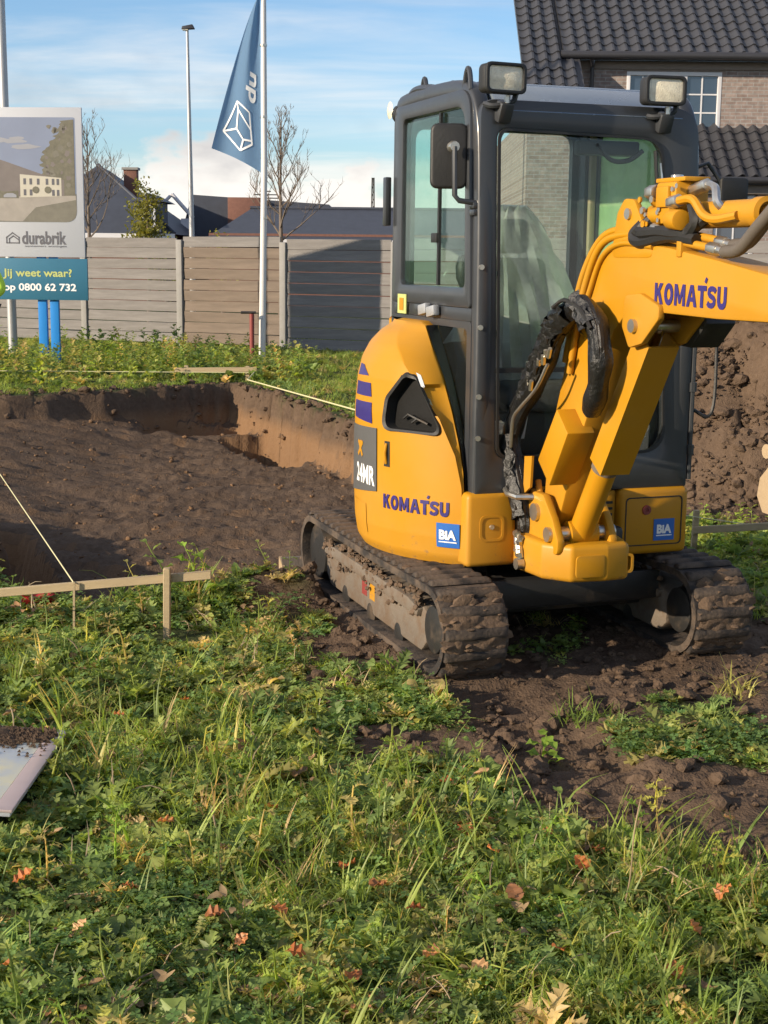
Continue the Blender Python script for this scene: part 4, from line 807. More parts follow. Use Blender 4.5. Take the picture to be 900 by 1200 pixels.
# ---- undercarriage centre, turntable, blade
MB().prism([(-0.55, -0.34), (-0.25, -0.22), (0.25, -0.22), (0.55, -0.34), (0.60, -0.46), (0.60, 0.46), (0.55, 0.34), (0.25, 0.22), (-0.25, 0.22), (-0.55, 0.34), (-0.60, 0.46), (-0.60, -0.46)], mXY, 0.20, 0.33).build('lower_frame', MT['dark_steel'], EX, bevel=0.01)
MB().bb(0.30, 0.44, -0.46, 0.46, 0.14, 0.30).build('cross_beam', MT['dark_steel'], EX, bevel=0.012)
MB().lathe([(0.36, 0.31), (0.36, 0.40), (0.30, 0.41)], (0, 0, 0), 'Z', 36).build('turntable', MT['dark_steel'], EX)
MB().bb(0.447, 0.452, 0.26, 0.34, 0.20, 0.28).build('sticker', MT['white_decal'], EX); MB().bb(0.446, 0.45, 0.07, 0.13, 0.21, 0.25).build('sticker', MT['bucket_paint'], EX)
bl = MB(); secs = []
for y in (-0.74, 0.74): secs.append([(-1.24 + 0.05 * math.cos(t) * 1.0 - 0.03, y, -0.20 + 0.27 * i / 8) for i, t in enumerate(np.linspace(-1.5, 1.5, 9))] + [(-1.29 + 0.03 * math.cos(t), y, -0.20 + 0.27 * i / 8) for i, t in reversed(list(enumerate(np.linspace(-1.5, 1.5, 9))))])
blade = bl.loft(secs).build('dozer_blade', MT['track_frame'], EX)
for y in (-0.735, 0.735): MB().prism([(-1.31, -0.20), (-1.24, -0.17), (-1.24, 0.03), (-1.31, 0.07)], mXZ, y - 0.008, y + 0.008).build('end_plate', MT['bucket_paint'], blade)
for y in (-0.33, 0.33): MB().add([(-1.27, y - 0.05, -0.08), (-0.5, y * 0.6 - 0.05, 0.16), (-0.5, y * 0.6 + 0.05, 0.16), (-1.27, y + 0.05, -0.08), (-1.27, y - 0.05, 0.02), (-0.5, y * 0.6 - 0.05, 0.28), (-0.5, y * 0.6 + 0.05, 0.28), (-1.27, y + 0.05, 0.02)], [(0, 3, 2, 1), (4, 5, 6, 7), (0, 1, 5, 4), (1, 2, 6, 5), (2, 3, 7, 6), (3, 0, 4, 7)]).build('blade_arm', MT['track_frame'], EX, bevel=0.01)

# ---- upper body: platform and rounded right-hand hood
MB().prism(rounded([(-0.50, -0.42), (0.50, -0.40), (0.56, -0.2), (0.56, 0.54), (0.3, 0.63), (-0.3, 0.65), (-0.55, 0.42)], 0.05), mXY, 0.42, 0.685).build('platform', MT['dark_steel'], EX)
def hoodR(z): return float(np.interp(z, [0.385, 0.42, 0.50, 0.62, 1.0, 1.14, 1.22, 1.285, 1.335, 1.37], [0.675, 0.697, 0.709, 0.714, 0.712, 0.70, 0.680, 0.645, 0.598, 0.545]))
def hoodE(z): return float(np.interp(z, [0.385, 0.61, 0.78, 0.887, 1.02, 1.157, 1.28, 1.37], [0.545, 0.545, 0.530, 0.500, 0.435, 0.350, 0.245, 0.165]))
def hoodY(z): return float(np.interp(z, [0.385, 0.61, 0.78, 0.887, 1.02, 1.157, 1.28, 1.37], [-0.445, -0.445, -0.452, -0.460, -0.468, -0.478, -0.488, -0.490]))
def hoodF(z): return float(np.interp(z, [0.385, 0.72, 0.85, 1.0, 1.15, 1.25, 1.33, 1.37], [39.5, 40.5, 43, 49, 60, 70, 80, 86]))
def hoodP(phi, z, off=0.0):
    """point on the hood: phi degrees round from the front towards the right side"""
    r = hoodR(z) + off; f0 = hoodF(z)
    if phi >= f0: return Vector((r * math.cos(R(phi)), -r * math.sin(R(phi)), z))
    E = Vector((hoodE(z) + off * 0.7, hoodY(z) - off * 0.7, z)); A = Vector((r * math.cos(R(f0)), -r * math.sin(R(f0)), z)); p0 = 30.0; t = (phi - p0) / (f0 - p0)
    q = E.lerp(A, max(0, t)); bulge = 0.012 * 4 * max(0, t) * (1 - max(0, t)) * (1.0 if f0 > 45 else 0.25); d = (A - E); n_ = Vector((d.y, -d.x, 0)).normalized() if d.length > 1e-6 else Vector((0, -1, 0))
    if n_.y > 0: n_ = -n_
    return q + n_ * bulge
zs = sorted(set([round(float(q), 4) for q in np.linspace(0.385, 1.37, 64)] + [0.385, 0.40, 0.43, 0.50, 0.60, 0.70, 0.78, 0.85, 0.92, 1.0, 1.07, 1.14, 1.20, 1.25, 1.29, 1.32, 1.345, 1.36, 1.37]))
secs = []; PHS = []
for z in zs:
    f0 = hoodF(z); ph = [30 + (f0 - 30) * i / 20 for i in range(20)] + [f0 + (141 - f0) * i / 76 for i in range(77)]; PHS.append(ph)
    q = [hoodP(p, z) for p in ph]; secs.append(q + [Vector((-0.52, -0.41, z)), Vector((-0.2, -0.40, z)), Vector((min(hoodE(z), 0.1), -0.40, z)), Vector((hoodE(z) - 0.06, -0.425, z))])
top = secs[-1]; cm = sum(top, Vector()) / len(top); secs.append([cm + (p - cm) * 0.82 + Vector((0, 0, 0.014)) for p in top])
# the triangular air opening is cut out of the hood skin
def onhood(poly, off=0.0): return [hoodP(a, z, off) for a, z in poly]
tri = rounded([(73.5, 0.938), (47.5, 0.925), (51.0, 1.02), (58.5, 1.172), (63.0, 1.178), (70.5, 1.085)], [5, 4, 0.1, 2.0, 2.0, 3.0], 1)
tri = rounded([(74.0, 0.930), (47.0, 0.930), (56.5, 1.165), (64.5, 1.180), (73.0, 1.06)], [0] * 5, 1)
# rounded in scaled units (1 degree is about 12.4 mm of arc)
def rnd_hood(pts, r, k=6):
    q = rounded([(a * 0.0124, z) for a, z in pts], r, k); return [(u / 0.0124, v) for u, v in q]
tri = rnd_hood([(75.0, 0.925), (46.5, 0.925), (56.0, 1.172), (65.0, 1.185), (73.5, 1.07)], [0.05, 0.035, 0.05, 0.04, 0.06])
def in_poly(x, y, P):
    c = False
    for (x0, y0), (x1, y1) in zip(P, P[1:] + P[:1]):
        if (y0 > y) != (y1 > y) and x < x0 + (y - y0) / (y1 - y0) * (x1 - x0): c = not c
    return c
cut = [(61 + (a - 61) * 0.93, 1.03 + (z - 1.03) * 0.93) for a, z in tri]; hb = MB().loft(secs); nS = len(secs[0]); keepf = []
for f in hb.f:
    i, j = divmod(f[0], nS)
    if len(f) == 4 and i < len(zs) - 1 and j < 96 and in_poly((PHS[i][j] + PHS[i][j + 1] + PHS[i + 1][j] + PHS[i + 1][j + 1]) / 4, (zs[i] + zs[i + 1]) / 2, cut): continue
    keepf.append(f)
hb.f = keepf; ho = hb.build('hood', Yl, EX)
tri_in = [(61 + (a - 61) * 0.86, 1.03 + (z - 1.03) * 0.86) for a, z in tri]
op = MB(); n = len(tri); A_ = onhood(tri, -0.002); B_ = onhood([(61 + (a - 61) * 0.95, 1.03 + (z - 1.03) * 0.95) for a, z in tri], 0.012); C_ = onhood(tri_in, 0.006); D_ = onhood(tri_in, -0.05)
op.add(A_ + B_ + C_ + D_, [(2 * n + i, 2 * n + (i + 1) % n, 3 * n + (i + 1) % n, 3 * n + i) for i in range(n)] + [(i, (i + 1) % n, n + (i + 1) % n, n + i) for i in range(n)] + [(n + i, n + (i + 1) % n, 2 * n + (i + 1) % n, 2 * n + i) for i in range(n)]); opn = op.build('intake_rim', MT['black_rubber'], ho)
pmat('intake_shade', (0.005, 0.005, 0.005), 0.7, var=0.5, vscale=60, bump=0.15, bscale=120, spec=0.2)  # near-black colour standing in for the shade inside the air opening
gv = onhood(tri_in, 0.0055); c0 = sum(gv, Vector()) / n; RK = [0.86, 0.72, 0.58, 0.44, 0.30, 0.15]; MB().add([p for k in RK for p in onhood([(61 + (a - 61) * k, 1.03 + (z - 1.03) * k) for a, z in tri], -0.045)] + [hoodP(61, 1.03, -0.045)], [(q * n + i, q * n + (i + 1) % n, (q + 1) * n + (i + 1) % n, (q + 1) * n + i) for q in range(len(RK) - 1) for i in range(n)] + [((len(RK) - 1) * n + i, (len(RK) - 1) * n + (i + 1) % n, len(RK) * n) for i in range(n)]).build('intake_shade_sheet', MT['intake_shade'], opn)
for a_, z_, l_ in ((66, 0.985, 0.10), (62, 0.97, 0.08)): MB().tube([hoodP(a_, z_, -0.03), hoodP(a_ - 3, z_ + 0.02, -0.02), hoodP(a_ - 7, z_, -0.03)], 0.006, 6).build('grille_wire', MT['dark_steel'], opn)
def patch(name, poly, mt, off=0.003, K=8, parent=ho):
    """poly of four (phi,z) corners, laid on the hood"""
    b = MB(); a, c, d, e = [Vector(p) for p in poly]; vs = []
    for j in range(K + 1):
        for i in range(K + 1):
            u, v = i / K, j / K; q = (a * (1 - u) + c * u) * (1 - v) + (e * (1 - u) + d * u) * v; vs.append(hoodP(q.x, q.y, off))
    return b.add(vs, [(j * (K + 1) + i, j * (K + 1) + i + 1, (j + 1) * (K + 1) + i + 1, (j + 1) * (K + 1) + i) for j in range(K) for i in range(K)]).build(name, mt, parent)
patch('stripe', [(101, 0.955), (81.5, 0.945), (82.5, 1.035), (101, 1.03)], MT['purple_decal']); patch('stripe', [(101, 1.055), (83, 1.06), (84.5, 1.118), (101, 1.115)], MT['purple_decal']); patch('stripe', [(101, 1.142), (87, 1.148), (95, 1.19), (101, 1.192)], MT['purple_decal'])
dc = patch('model_decal', [(104, 0.62), (77.5, 0.655), (78, 0.93), (104, 0.92)], MT['grey_decal'], 0.005)
hl = lambda a0, z0, k=0.0124, off=0.007, sl=0.0: (lambda u, v: hoodP(a0 - u / k, z0 + v + sl * u, off))
lettering('model_lettering', '24MR', MT['white_decal'], dc, hl(95.0, 0.675, off=0.007), 0.205, 0.085, 0.030)
strokes('model_mark', [((0, 0), (0.045, 0.05)), ((0.0, 0.05), (0.045, 0.0)), ((0.02, 0.05), (0.045, 0.05))], 0.018, Yl, dc, hl(93, 0.80))
def thick(path, w):
    P = [Vector(p) for p in path]; L_, R_ = [], []
    for i, p in enumerate(P):
        a = (P[i] - P[i - 1]).normalized() if i else None; b = (P[i + 1] - P[i]).normalized() if i + 1 < len(P) else None; t = ((a or b) + (b or a)).normalized(); n_ = Vector((-t.y, t.x)); k = w / 2 / max(0.5, n_.dot(Vector((-(a or b).y, (a or b).x)))); L_.append(tuple(p + n_ * k)); R_.append(tuple(p - n_ * k))
    n = len(P); return L_ + R_, [(i, i + 1, n + i + 1, n + i) for i in range(n - 1)]
def block_letter(c):
    if c == 'K': P = [(0, 0), (.26, 0), (.26, .36), (.36, .46), (.58, 0), (.90, 0), (.56, .62), (.87, 1), (.54, 1), (.26, .64), (.26, 1), (0, 1)]; return P, [tuple(range(len(P)))], .88
    if c == 'M': P = [(0, 0), (.25, 0), (.25, .60), (.46, .10), (.62, .10), (.83, .60), (.83, 0), (1.08, 0), (1.08, 1), (.80, 1), (.54, .42), (.28, 1), (0, 1)]; return P, [tuple(range(len(P)))], 1.08
    if c == 'T': P = [(.28, 0), (.56, 0), (.56, .76), (.84, .76), (.84, 1), (0, 1), (0, .76), (.28, .76)]; return P, [tuple(range(len(P)))], .84
    if c == 'A': return [(0, 0), (.27, 0), (.348, .24), (.413, .44), (.51, .74), (.51, 1), (.36, 1), (1.02, 0), (.75, 0), (.672, .24), (.607, .44), (.66, 1)], [(0, 1, 2, 3, 4, 5, 6), (7, 11, 5, 4, 10, 9, 8), (2, 9, 10, 3)], 1.02
    if c == 'O': o = [(.46 + .46 * math.cos(t), .5 + .52 * math.sin(t)) for t in np.linspace(0, 2 * PI, 25)[:-1]]; q = [(.46 + .19 * math.cos(t), .5 + .26 * math.sin(t)) for t in np.linspace(0, 2 * PI, 25)[:-1]]; return o + q, [(i, (i + 1) % 24, 24 + (i + 1) % 24, 24 + i) for i in range(24)], .92
    if c == 'S': v, f = thick([(.80, .74), (.70, .84), (.52, .885), (.32, .875), (.19, .80), (.17, .68), (.26, .585), (.44, .525), (.60, .47), (.70, .38), (.69, .25), (.58, .155), (.40, .12), (.20, .15), (.06, .25)], .235); return v, f, .84
    if c == 'U': v, f = thick([(.13, 1), (.13, .36), (.18, .22), (.29, .14), (.42, .125), (.55, .14), (.66, .22), (.71, .36), (.71, 1)], .26); return v, f, .84
def block_word(w_):
    vs, fs, x = [], [], 0.0
    for c in w_:
        v, f, adv = block_letter(c); b = len(vs); vs += [(x + p[0], p[1]) for p in v]; fs += [tuple(b + i for i in q) for q in f]; x += adv + (.06 if c in 'AT' else .13)
    return vs, fs
def komatsu(parent, fn, wd, ht, mt):
    vs, fs = finer(*block_word('KOMATSU'), 0.12); W_ = max(v[0] for v in vs); MB().add([fn(u / W_ * wd, v * ht) for u, v in vs], fs).build('maker_lettering', mt, parent, smooth=False, fix=False)
    return strokes('maker_mark', [((wd * 0.722, ht * 1.20), (wd * 0.728, ht * 1.27))], wd * 0.028, mt, parent, fn)
komatsu(ho, hl(73.3, 0.592, off=0.004), 0.355, 0.062, MT['purple_decal'])
def bia(parent, fn, s):
    b = MB(); vs = [fn(s * i / 4, s * j / 4) for j in range(5) for i in range(5)]; sq = b.add(vs, [(j * 5 + i, j * 5 + i + 1, j * 5 + i + 6, j * 5 + i + 5) for j in range(4) for i in range(4)]).build('dealer_badge', MT['blue_decal'], parent)
    return sq
bia(ho, hl(49.2, 0.462, off=0.007), 0.104)
k_ = hl(49.2, 0.462, off=0.010); lettering('badge_lettering', 'BiA', MT['white_decal'], ho, lambda u, v: k_(0.014 + u, 0.034 + v), 0.076, 0.042, 0.05); strokes('badge_line', [((0.014, 0.024), (0.09, 0.024))], 0.005, MT['white_decal'], ho, k_)
patch('handle_recess', [(73.4, 0.772), (70.2, 0.772), (70.4, 0.882), (73.2, 0.882)], MT['black_rubber'], 0.002); MB().tube([hoodP(71.9, 0.785, 0.004), hoodP(71.9, 0.83, 0.012), hoodP(71.9, 0.872, 0.004)], 0.007, 8).build('handle', Yl, ho)
patch('label_sticker', [(55.2, 1.128), (51.2, 1.118), (51.8, 1.172), (55.6, 1.182)], MT['white_decal'], 0.004); patch('lock_cap', [(50.5, 1.055), (48.3, 1.05), (48.5, 1.075), (50.5, 1.08)], MT['zinc'], 0.004, 3)
patch('hinge_plate', [(101, 0.46), (86, 0.455), (86, 0.585), (101, 0.59)], Yl, 0.003); MB().lathe([(0.012, 0), (0.012, 0.004)], hoodP(96, 0.575, 0.002), 'Y', 10).build('plug', MT['red_steel'], ho)
# a dark gap strip between hood and cab, and the rear counterweight
b = MB(); vs = []
for z in zs: p = hoodP(30, z); vs += [p + Vector((0.003, 0.006, 0)), Vector((hoodE(z) - 0.045 + 0.012, -0.42, z))]
b.add(vs, [(2 * i, 2 * i + 1, 2 * i + 3, 2 * i + 2) for i in range(len(zs) - 1)]); b.build('hood_seal', MT['black_rubber'], EX)
cw = [(0.715 * math.cos(R(a)), -0.715 * math.sin(R(a))) for a in np.linspace(142, 222, 20)]
MB().prism(cw, mXY, 0.40, 1.30).build('counterweight', Yl, EX, bevel=0.03)
# ---- front lower panels
MB().bb(0.40, 0.605, -0.462, -0.238, 0.392, 0.702).build('corner_box', Yl, EX, bevel=0.022, seg=3)
cb_ = MB().ring(rounded(rect(-0.405, -0.295, 0.50, 0.61), 0.03), rounded(rect(-0.395, -0.305, 0.51, 0.60), 0.025), mYZ, 0.604, 0.608).build('dimple', Yl, EX); MB().lathe([(0.012, 0), (0.010, 0.006)], (0.604, -0.35, 0.56), 'X', 10).build('lock', MT['zinc'], cb_)
circ = [(-0.185 + 0.062 * math.cos(t), 0.535 + 0.085 * math.sin(t)) for t in np.linspace(-PI * 0.75, PI * 1.25, 25)[:-1]]
sq = rounded(rect(-0.232, 0.236, 0.425, 0.685), 0.012, 5)
MB().ring(sq, circ, mYZ, 0.50, 0.575).build('centre_panel', Yl, EX); MB().bb(0.40, 0.44, -0.25, 0.0, 0.43, 0.66).build('hose_well', MT['black_rubber'], EX)
rpn = MB().bb(0.42, 0.612, 0.240, 0.578, 0.402, 0.692).build('right_panel', Yl, EX, bevel=0.024, seg=3)
MB().ring(rounded(rect(0.268, 0.545, 0.442, 0.655), 0.022), rounded(rect(0.273, 0.540, 0.447, 0.650), 0.020), mYZ, 0.609, 0.6145).build('hatch_gap', MT['black_rubber'], rpn)
MB().lathe([(0.022, 0), (0.020, 0.008), (0.008, 0.008), (0.007, 0.004)], (0.611, 0.37, 0.598), 'X', 16).build('lock', MT['red_steel'], rpn)
MB().bb(0.612, 0.6155, 0.408, 0.508, 0.462, 0.556).build('dealer_badge', MT['blue_decal'], rpn); lettering('badge_lettering', 'BiA', MT['white_decal'], rpn, lambda u, v: (0.6172, 0.422 + u, 0.492 + v), 0.072, 0.040, 0.05); strokes('badge_line', [((0.014, 0.022), (0.086, 0.022))], 0.005, MT['white_decal'], rpn, lambda u, v: (0.6172, 0.408 + u, 0.462 + v))
for i in range(3): MB().bb(0.574, 0.5785, 0.150, 0.224, 0.575 + i * 0.026, 0.586 + i * 0.026).build('vent_slot', MT['black_rubber'], EX)
MB().prism(rounded([(0.42, 0.582), (0.40, 0.60), (0.1, 0.70), (-0.35, 0.64), (-0.50, 0.50), (-0.45, 0.45), (0.3, 0.50)], 0.03), mXY, 0.41, 0.685).build('left_skirt', Yl, EX, bevel=0.015)
# ---- swing bracket
brk = MB().prism(rounded([(0.57, -0.21), (0.66, -0.275), (0.88, -0.255), (0.985, -0.17), (1.0, -0.02), (0.985, 0.085), (0.82, 0.125), (0.57, 0.08)], 0.03, 4), mXY, 0.392, 0.545).build('swing_bracket', Yl, EX, bevel=0.022, seg=3, angle=60)
for y0 in (-0.222, 0.012): MB().prism(rounded([(0.60, 0.50), (0.63, 0.63), (0.72, 0.725), (0.81, 0.725), (0.90, 0.64), (0.955, 0.56), (0.955, 0.50)], 0.03, 4), mXZ, y0, y0 + 0.034).build('cheek', Yl, brk, bevel=0.008)
for (x, z, r_) in ((0.76, 0.645, 0.036), (0.885, 0.575, 0.030)): MB().cyl((x, -0.238, z), (x, 0.06, z), r_, 18).build('pin', MT['zinc'], brk)
MB().prism(rounded(rect(-0.16, -0.03, 0.415, 0.505), 0.02), mYZ, 0.994, 1.002).build('recess', Yl, brk, bevel=0.003); MB().ring(rounded(rect(0.035, 0.105, 0.42, 0.50), 0.02), rounded(rect(0.045, 0.095, 0.43, 0.49), 0.015), mYZ, 0.93, 0.985).build('tie_eye', Yl, brk)
MB().cyl((0.74, -0.30, 0.43), (0.74, -0.27, 0.43), 0.024, 12).build('grease_cap', MT['zinc'], brk); MB().cyl((0.62, -0.09, 0.39), (0.62, -0.09, 0.72), 0.07, 20).build('swing_post', Yl, EX)
MB().bb(0.62, 0.75, 0.05, 0.19, 0.46, 0.56).build('swing_cylinder_mount', MT['dark_steel'], EX, bevel=0.02); MB().cyl((0.45, 0.16, 0.50), (0.86, 0.06, 0.50), 0.035, 14).build('swing_cylinder', MT['zinc'], EX)
# ---- boom
BP = [(0.735, 0.60), (0.70, 0.66), (0.715, 0.80), (0.77, 1.02), (0.86, 1.27), (0.97, 1.50), (1.08, 1.64), (1.20, 1.712), (1.32, 1.722), (1.60, 1.697), (1.91, 1.655), (2.2, 1.612), (2.65, 1.53), (2.95, 1.47), (3.0, 1.42), (2.95, 1.37), (2.6, 1.42), (2.2, 1.470), (1.9, 1.468), (1.6, 1.474), (1.42, 1.475), (1.32, 1.46), (1.24, 1.40), (1.12, 1.18), (0.99, 0.95), (0.90, 0.75), (0.835, 0.60), (0.785, 0.57)]
boom = MB().prism(BP, mXZ, -0.165, -0.005).build('boom', Yl, EX, bevel=0.010, angle=50)
MB().lathe([(0.066, -0.10), (0.066, 0.10)], (0.76, -0.085, 0.645), 'Y', 22).build('foot_boss', Yl, boom)
for y0 in (-0.184, -0.012): lg = MB().prism(rounded([(1.345, 1.53), (1.33, 1.42), (1.385, 1.345), (1.475, 1.365), (1.585, 1.455), (1.585, 1.50), (1.45, 1.54)], 0.02, 3), mXZ, y0, y0 + 0.026).build('cylinder_lug', Yl, boom, bevel=0.005)
MB().cyl((1.425, -0.20, 1.425), (1.425, 0.03, 1.425), 0.024, 16).build('pin', MT['zinc'], boom)
komatsu(boom, lambda u, v: (1.525 + u, -0.1675, 1.506 + v - 0.012 * u), 0.445, 0.072, MT['purple_decal'])
for y0 in (-0.168, -0.03): MB().prism(rounded([(1.20, 1.66), (1.235, 1.82), (1.285, 1.87), (1.355, 1.865), (1.415, 1.79), (1.52, 1.66)], 0.03, 4), mXZ, y0, y0 + 0.026).build('arm_cylinder_lug', Yl, boom, bevel=0.006)
MB().cyl((1.325, -0.178, 1.815), (1.325, 0.006, 1.815), 0.020, 16).build('pin', MT['zinc'], boom)
ac = MB().lathe([(0.030, 1.33), (0.044, 1.36), (0.044, 2.00), (0.050, 2.00), (0.050, 2.045), (0.034, 2.05), (0.030, 2.03)], (0, -0.085, 1.803), 'X', 24).build('arm_cylinder', Yl, EX); MB().cyl((2.03, -0.085, 1.803), (2.75, -0.085, 1.78), 0.024, 16).build('rod', MT['chrome'], ac)
# hydraulic valve block on the arm cylinder
vb = MB().bb(1.50, 1.63, -0.165, -0.035, 1.775, 1.915).build('valve_block', Yl, EX, bevel=0.010)
for (a, c, r_, m_, nm) in (((1.50, -0.10, 1.86), (1.40, -0.10, 1.87), 0.034, 'yellow_paint', 'valve_cap'), ((1.44, -0.135, 1.805), (1.52, -0.135, 1.81), 0.030, 'yellow_paint', 'valve_cap'), ((1.62, -0.17, 1.79), (1.70, -0.18, 1.785), 0.034, 'yellow_paint', 'valve_cap'), ((1.56, -0.12, 1.91), (1.56, -0.12, 1.94), 0.022, 'zinc', 'valve_cap'), ((1.62, -0.10, 1.885), (1.74, -0.11, 1.90), 0.022, 'zinc', 'fitting'), ((1.43, -0.15, 1.885), (1.48, -0.15, 1.885), 0.026, 'zinc', 'fitting'), ((1.60, -0.165, 1.845), (1.66, -0.168, 1.85), 0.024, 'zinc', 'fitting'), ((1.50, -0.17, 1.765), (1.54, -0.17, 1.755), 0.018, 'zinc', 'fitting')): MB().cyl(a, c, r_, 6 if m_ == 'zinc' else 16).build(nm, MT[m_], vb, bevel=0.003)
MB().bb(1.47, 1.66, -0.15, -0.05, 1.915, 1.93).build('valve_plate', Yl, vb, bevel=0.004); MB().bb(1.52, 1.60, -0.178, -0.16, 1.83, 1.90).build('valve_face', Yl, vb, bevel=0.006)
rr = random.Random(4)
for i in range(14):
    x = rr.uniform(1.40, 1.66); z = rr.uniform(1.76, 1.92); MB().cyl((x, -0.172, z), (x, -0.158 + rr.uniform(-.03, .0), z), rr.uniform(.008, .014), 6).build('bolt', MT['zinc' if i % 3 else 'yellow_paint'], vb)
MB().tube(curve([(1.74, -0.11, 1.90), (1.80, -0.12, 1.885), (1.83, -0.13, 1.84), (1.84, -0.10, 1.81)], 5), 0.014, 8).build('hose', MT['zinc'], vb); MB().tube(curve([(1.66, -0.168, 1.85), (1.74, -0.165, 1.85), (1.80, -0.16, 1.80), (1.86, -0.15, 1.785), (1.95, -0.13, 1.795)], 5), 0.015, 8).build('hard_pipe', Yl, vb)
for p_ in ([(1.40, -0.15, 1.78), (1.36, -0.165, 1.74), (1.42, -0.17, 1.715), (1.6, -0.16, 1.735), (1.75, -0.15, 1.72)], [(1.45, -0.14, 1.80), (1.42, -0.175, 1.75), (1.55, -0.17, 1.75), (1.68, -0.155, 1.745), (1.76, -0.13, 1.79)], [(1.70, -0.14, 1.84), (1.74, -0.15, 1.78), (1.70, -0.15, 1.74)]): MB().tube(curve(p_, 5), 0.022, 8).build('rubber_hose', MT['black_rubber'], vb)
# hard pipes along the boom, fittings and rubber hoses on
for (p_, r_) in (([(0.93, -0.18, 1.22), (0.97, -0.18, 1.38), (1.03, -0.178, 1.56), (1.12, -0.17, 1.70), (1.26, -0.16, 1.742), (1.5, -0.15, 1.735), (1.72, -0.15, 1.708), (1.84, -0.15, 1.695)], 0.014), ([(0.88, -0.175, 1.26), (0.93, -0.175, 1.42), (1.0, -0.172, 1.60), (1.10, -0.15, 1.735), (1.26, -0.13, 1.765), (1.5, -0.12, 1.755), (1.74, -0.12, 1.73), (1.86, -0.12, 1.715)], 0.014), ([(1.05, -0.175, 1.52), (1.14, -0.172, 1.66), (1.28, -0.17, 1.712), (1.5, -0.166, 1.70)], 0.011)): MB().tube(curve(p_, 6), r_, 10).build('hard_pipe', Yl, boom)
for y, z in ((-0.15, 1.692), (-0.12, 1.712)):
    MB().cyl((1.83, y, z + 0.003), (1.885, y, z - 0.004), 0.021, 6).build('fitting', MT['zinc'], boom, bevel=0.002); MB().cyl((1.885, y, z - 0.004), (1.93, y, z - 0.010), 0.017, 12).build('fitting', MT['zinc'], boom)
    pmat('old_hose_%d' % int(-y * 100), (0.10, 0.085, 0.07), 0.6, var=0.2); MB().tube(curve([(1.92, y, z - 0.01), (2.02, y - 0.01, z + 0.00), (2.12, y - 0.01, z + 0.07), (2.25, y, z + 0.16), (2.45, y, z + 0.20), (2.7, y, z + 0.1)], 6), 0.021, 10).build('rubber_hose', MT['old_hose_%d' % int(-y * 100)], boom)
MB().bb(1.66, 1.69, -0.172, -0.10, 1.665, 1.735).build('pipe_clamp', Yl, boom, bevel=0.004)
# work lamp under the boom
bl_ = MB().add([(1.30, 0.0, 1.36), (1.50, 0.0, 1.35), (1.60, 0.0, 1.44), (1.58, 0.0, 1.47), (1.30, 0.0, 1.47), (1.30, 0.12, 1.36), (1.50, 0.12, 1.35), (1.60, 0.12, 1.44), (1.58, 0.12, 1.47), (1.30, 0.12, 1.47)], [(0, 1, 2, 3, 4), (9, 8, 7, 6, 5), (0, 5, 6, 1), (1, 6, 7, 2), (2, 7, 8, 3), (3, 8, 9, 4), (4, 9, 5, 0)]).build('boom_lamp', MT['black_rubber'], EX, bevel=0.008)
MB().add([(1.508, 0.01, 1.362), (1.592, 0.01, 1.438), (1.592, 0.11, 1.438), (1.508, 0.11, 1.362)], [(0, 1, 2, 3)]).build('lens', MT['lamp_lens'], bl_)
# boom cylinder with guard
a = Vector((0.885, -0.085, 0.575)); c = Vector((1.425, -0.085, 1.425)); d = (c - a).normalized(); nr = Vector((d.z, 0, -d.x))
bc = MB().cyl(a, a + d * 0.42, 0.050, 22).build('boom_cylinder', Yl, EX); MB().cyl(a + d * 0.335, a + d * 0.40, 0.0535, 22).build('band', MT['track_frame'], bc); MB().cyl(a + d * 0.4, c, 0.024, 14).build('rod', MT['chrome'], bc)
MB().lathe([(0.05, -0.06), (0.05, 0.06)], a, 'Y', 18).build('eye', Yl, bc)
g0 = a + d * 0.37; g1 = a + d * 0.965; gb = MB(); wY = 0.062
def gsec(p, th=0.0): return [p + nr * 0.075 + Vector((0, -wY, 0)), p + nr * 0.075 + Vector((0, wY, 0)), p - nr * 0.030 + Vector((0, wY, 0)), p - nr * 0.030 + Vector((0, wY - 0.008, 0)), p + nr * 0.066 + Vector((0, wY - 0.008, 0)), p + nr * 0.066 + Vector((0, -wY + 0.008, 0)), p - nr * 0.030 + Vector((0, -wY + 0.008, 0)), p - nr * 0.030 + Vector((0, -wY, 0))]
gb.loft([gsec(g0), gsec(g1)]).build('cylinder_guard', Yl, bc)
# box on the right of the boom leg, covering hose joints
bxp = MB().prism([(0.80, 0.865), (0.955, 1.085), (1.055, 1.00), (0.91, 0.775)], mXZ, -0.245, -0.125).build('hose_box', Yl, boom, bevel=0.006)
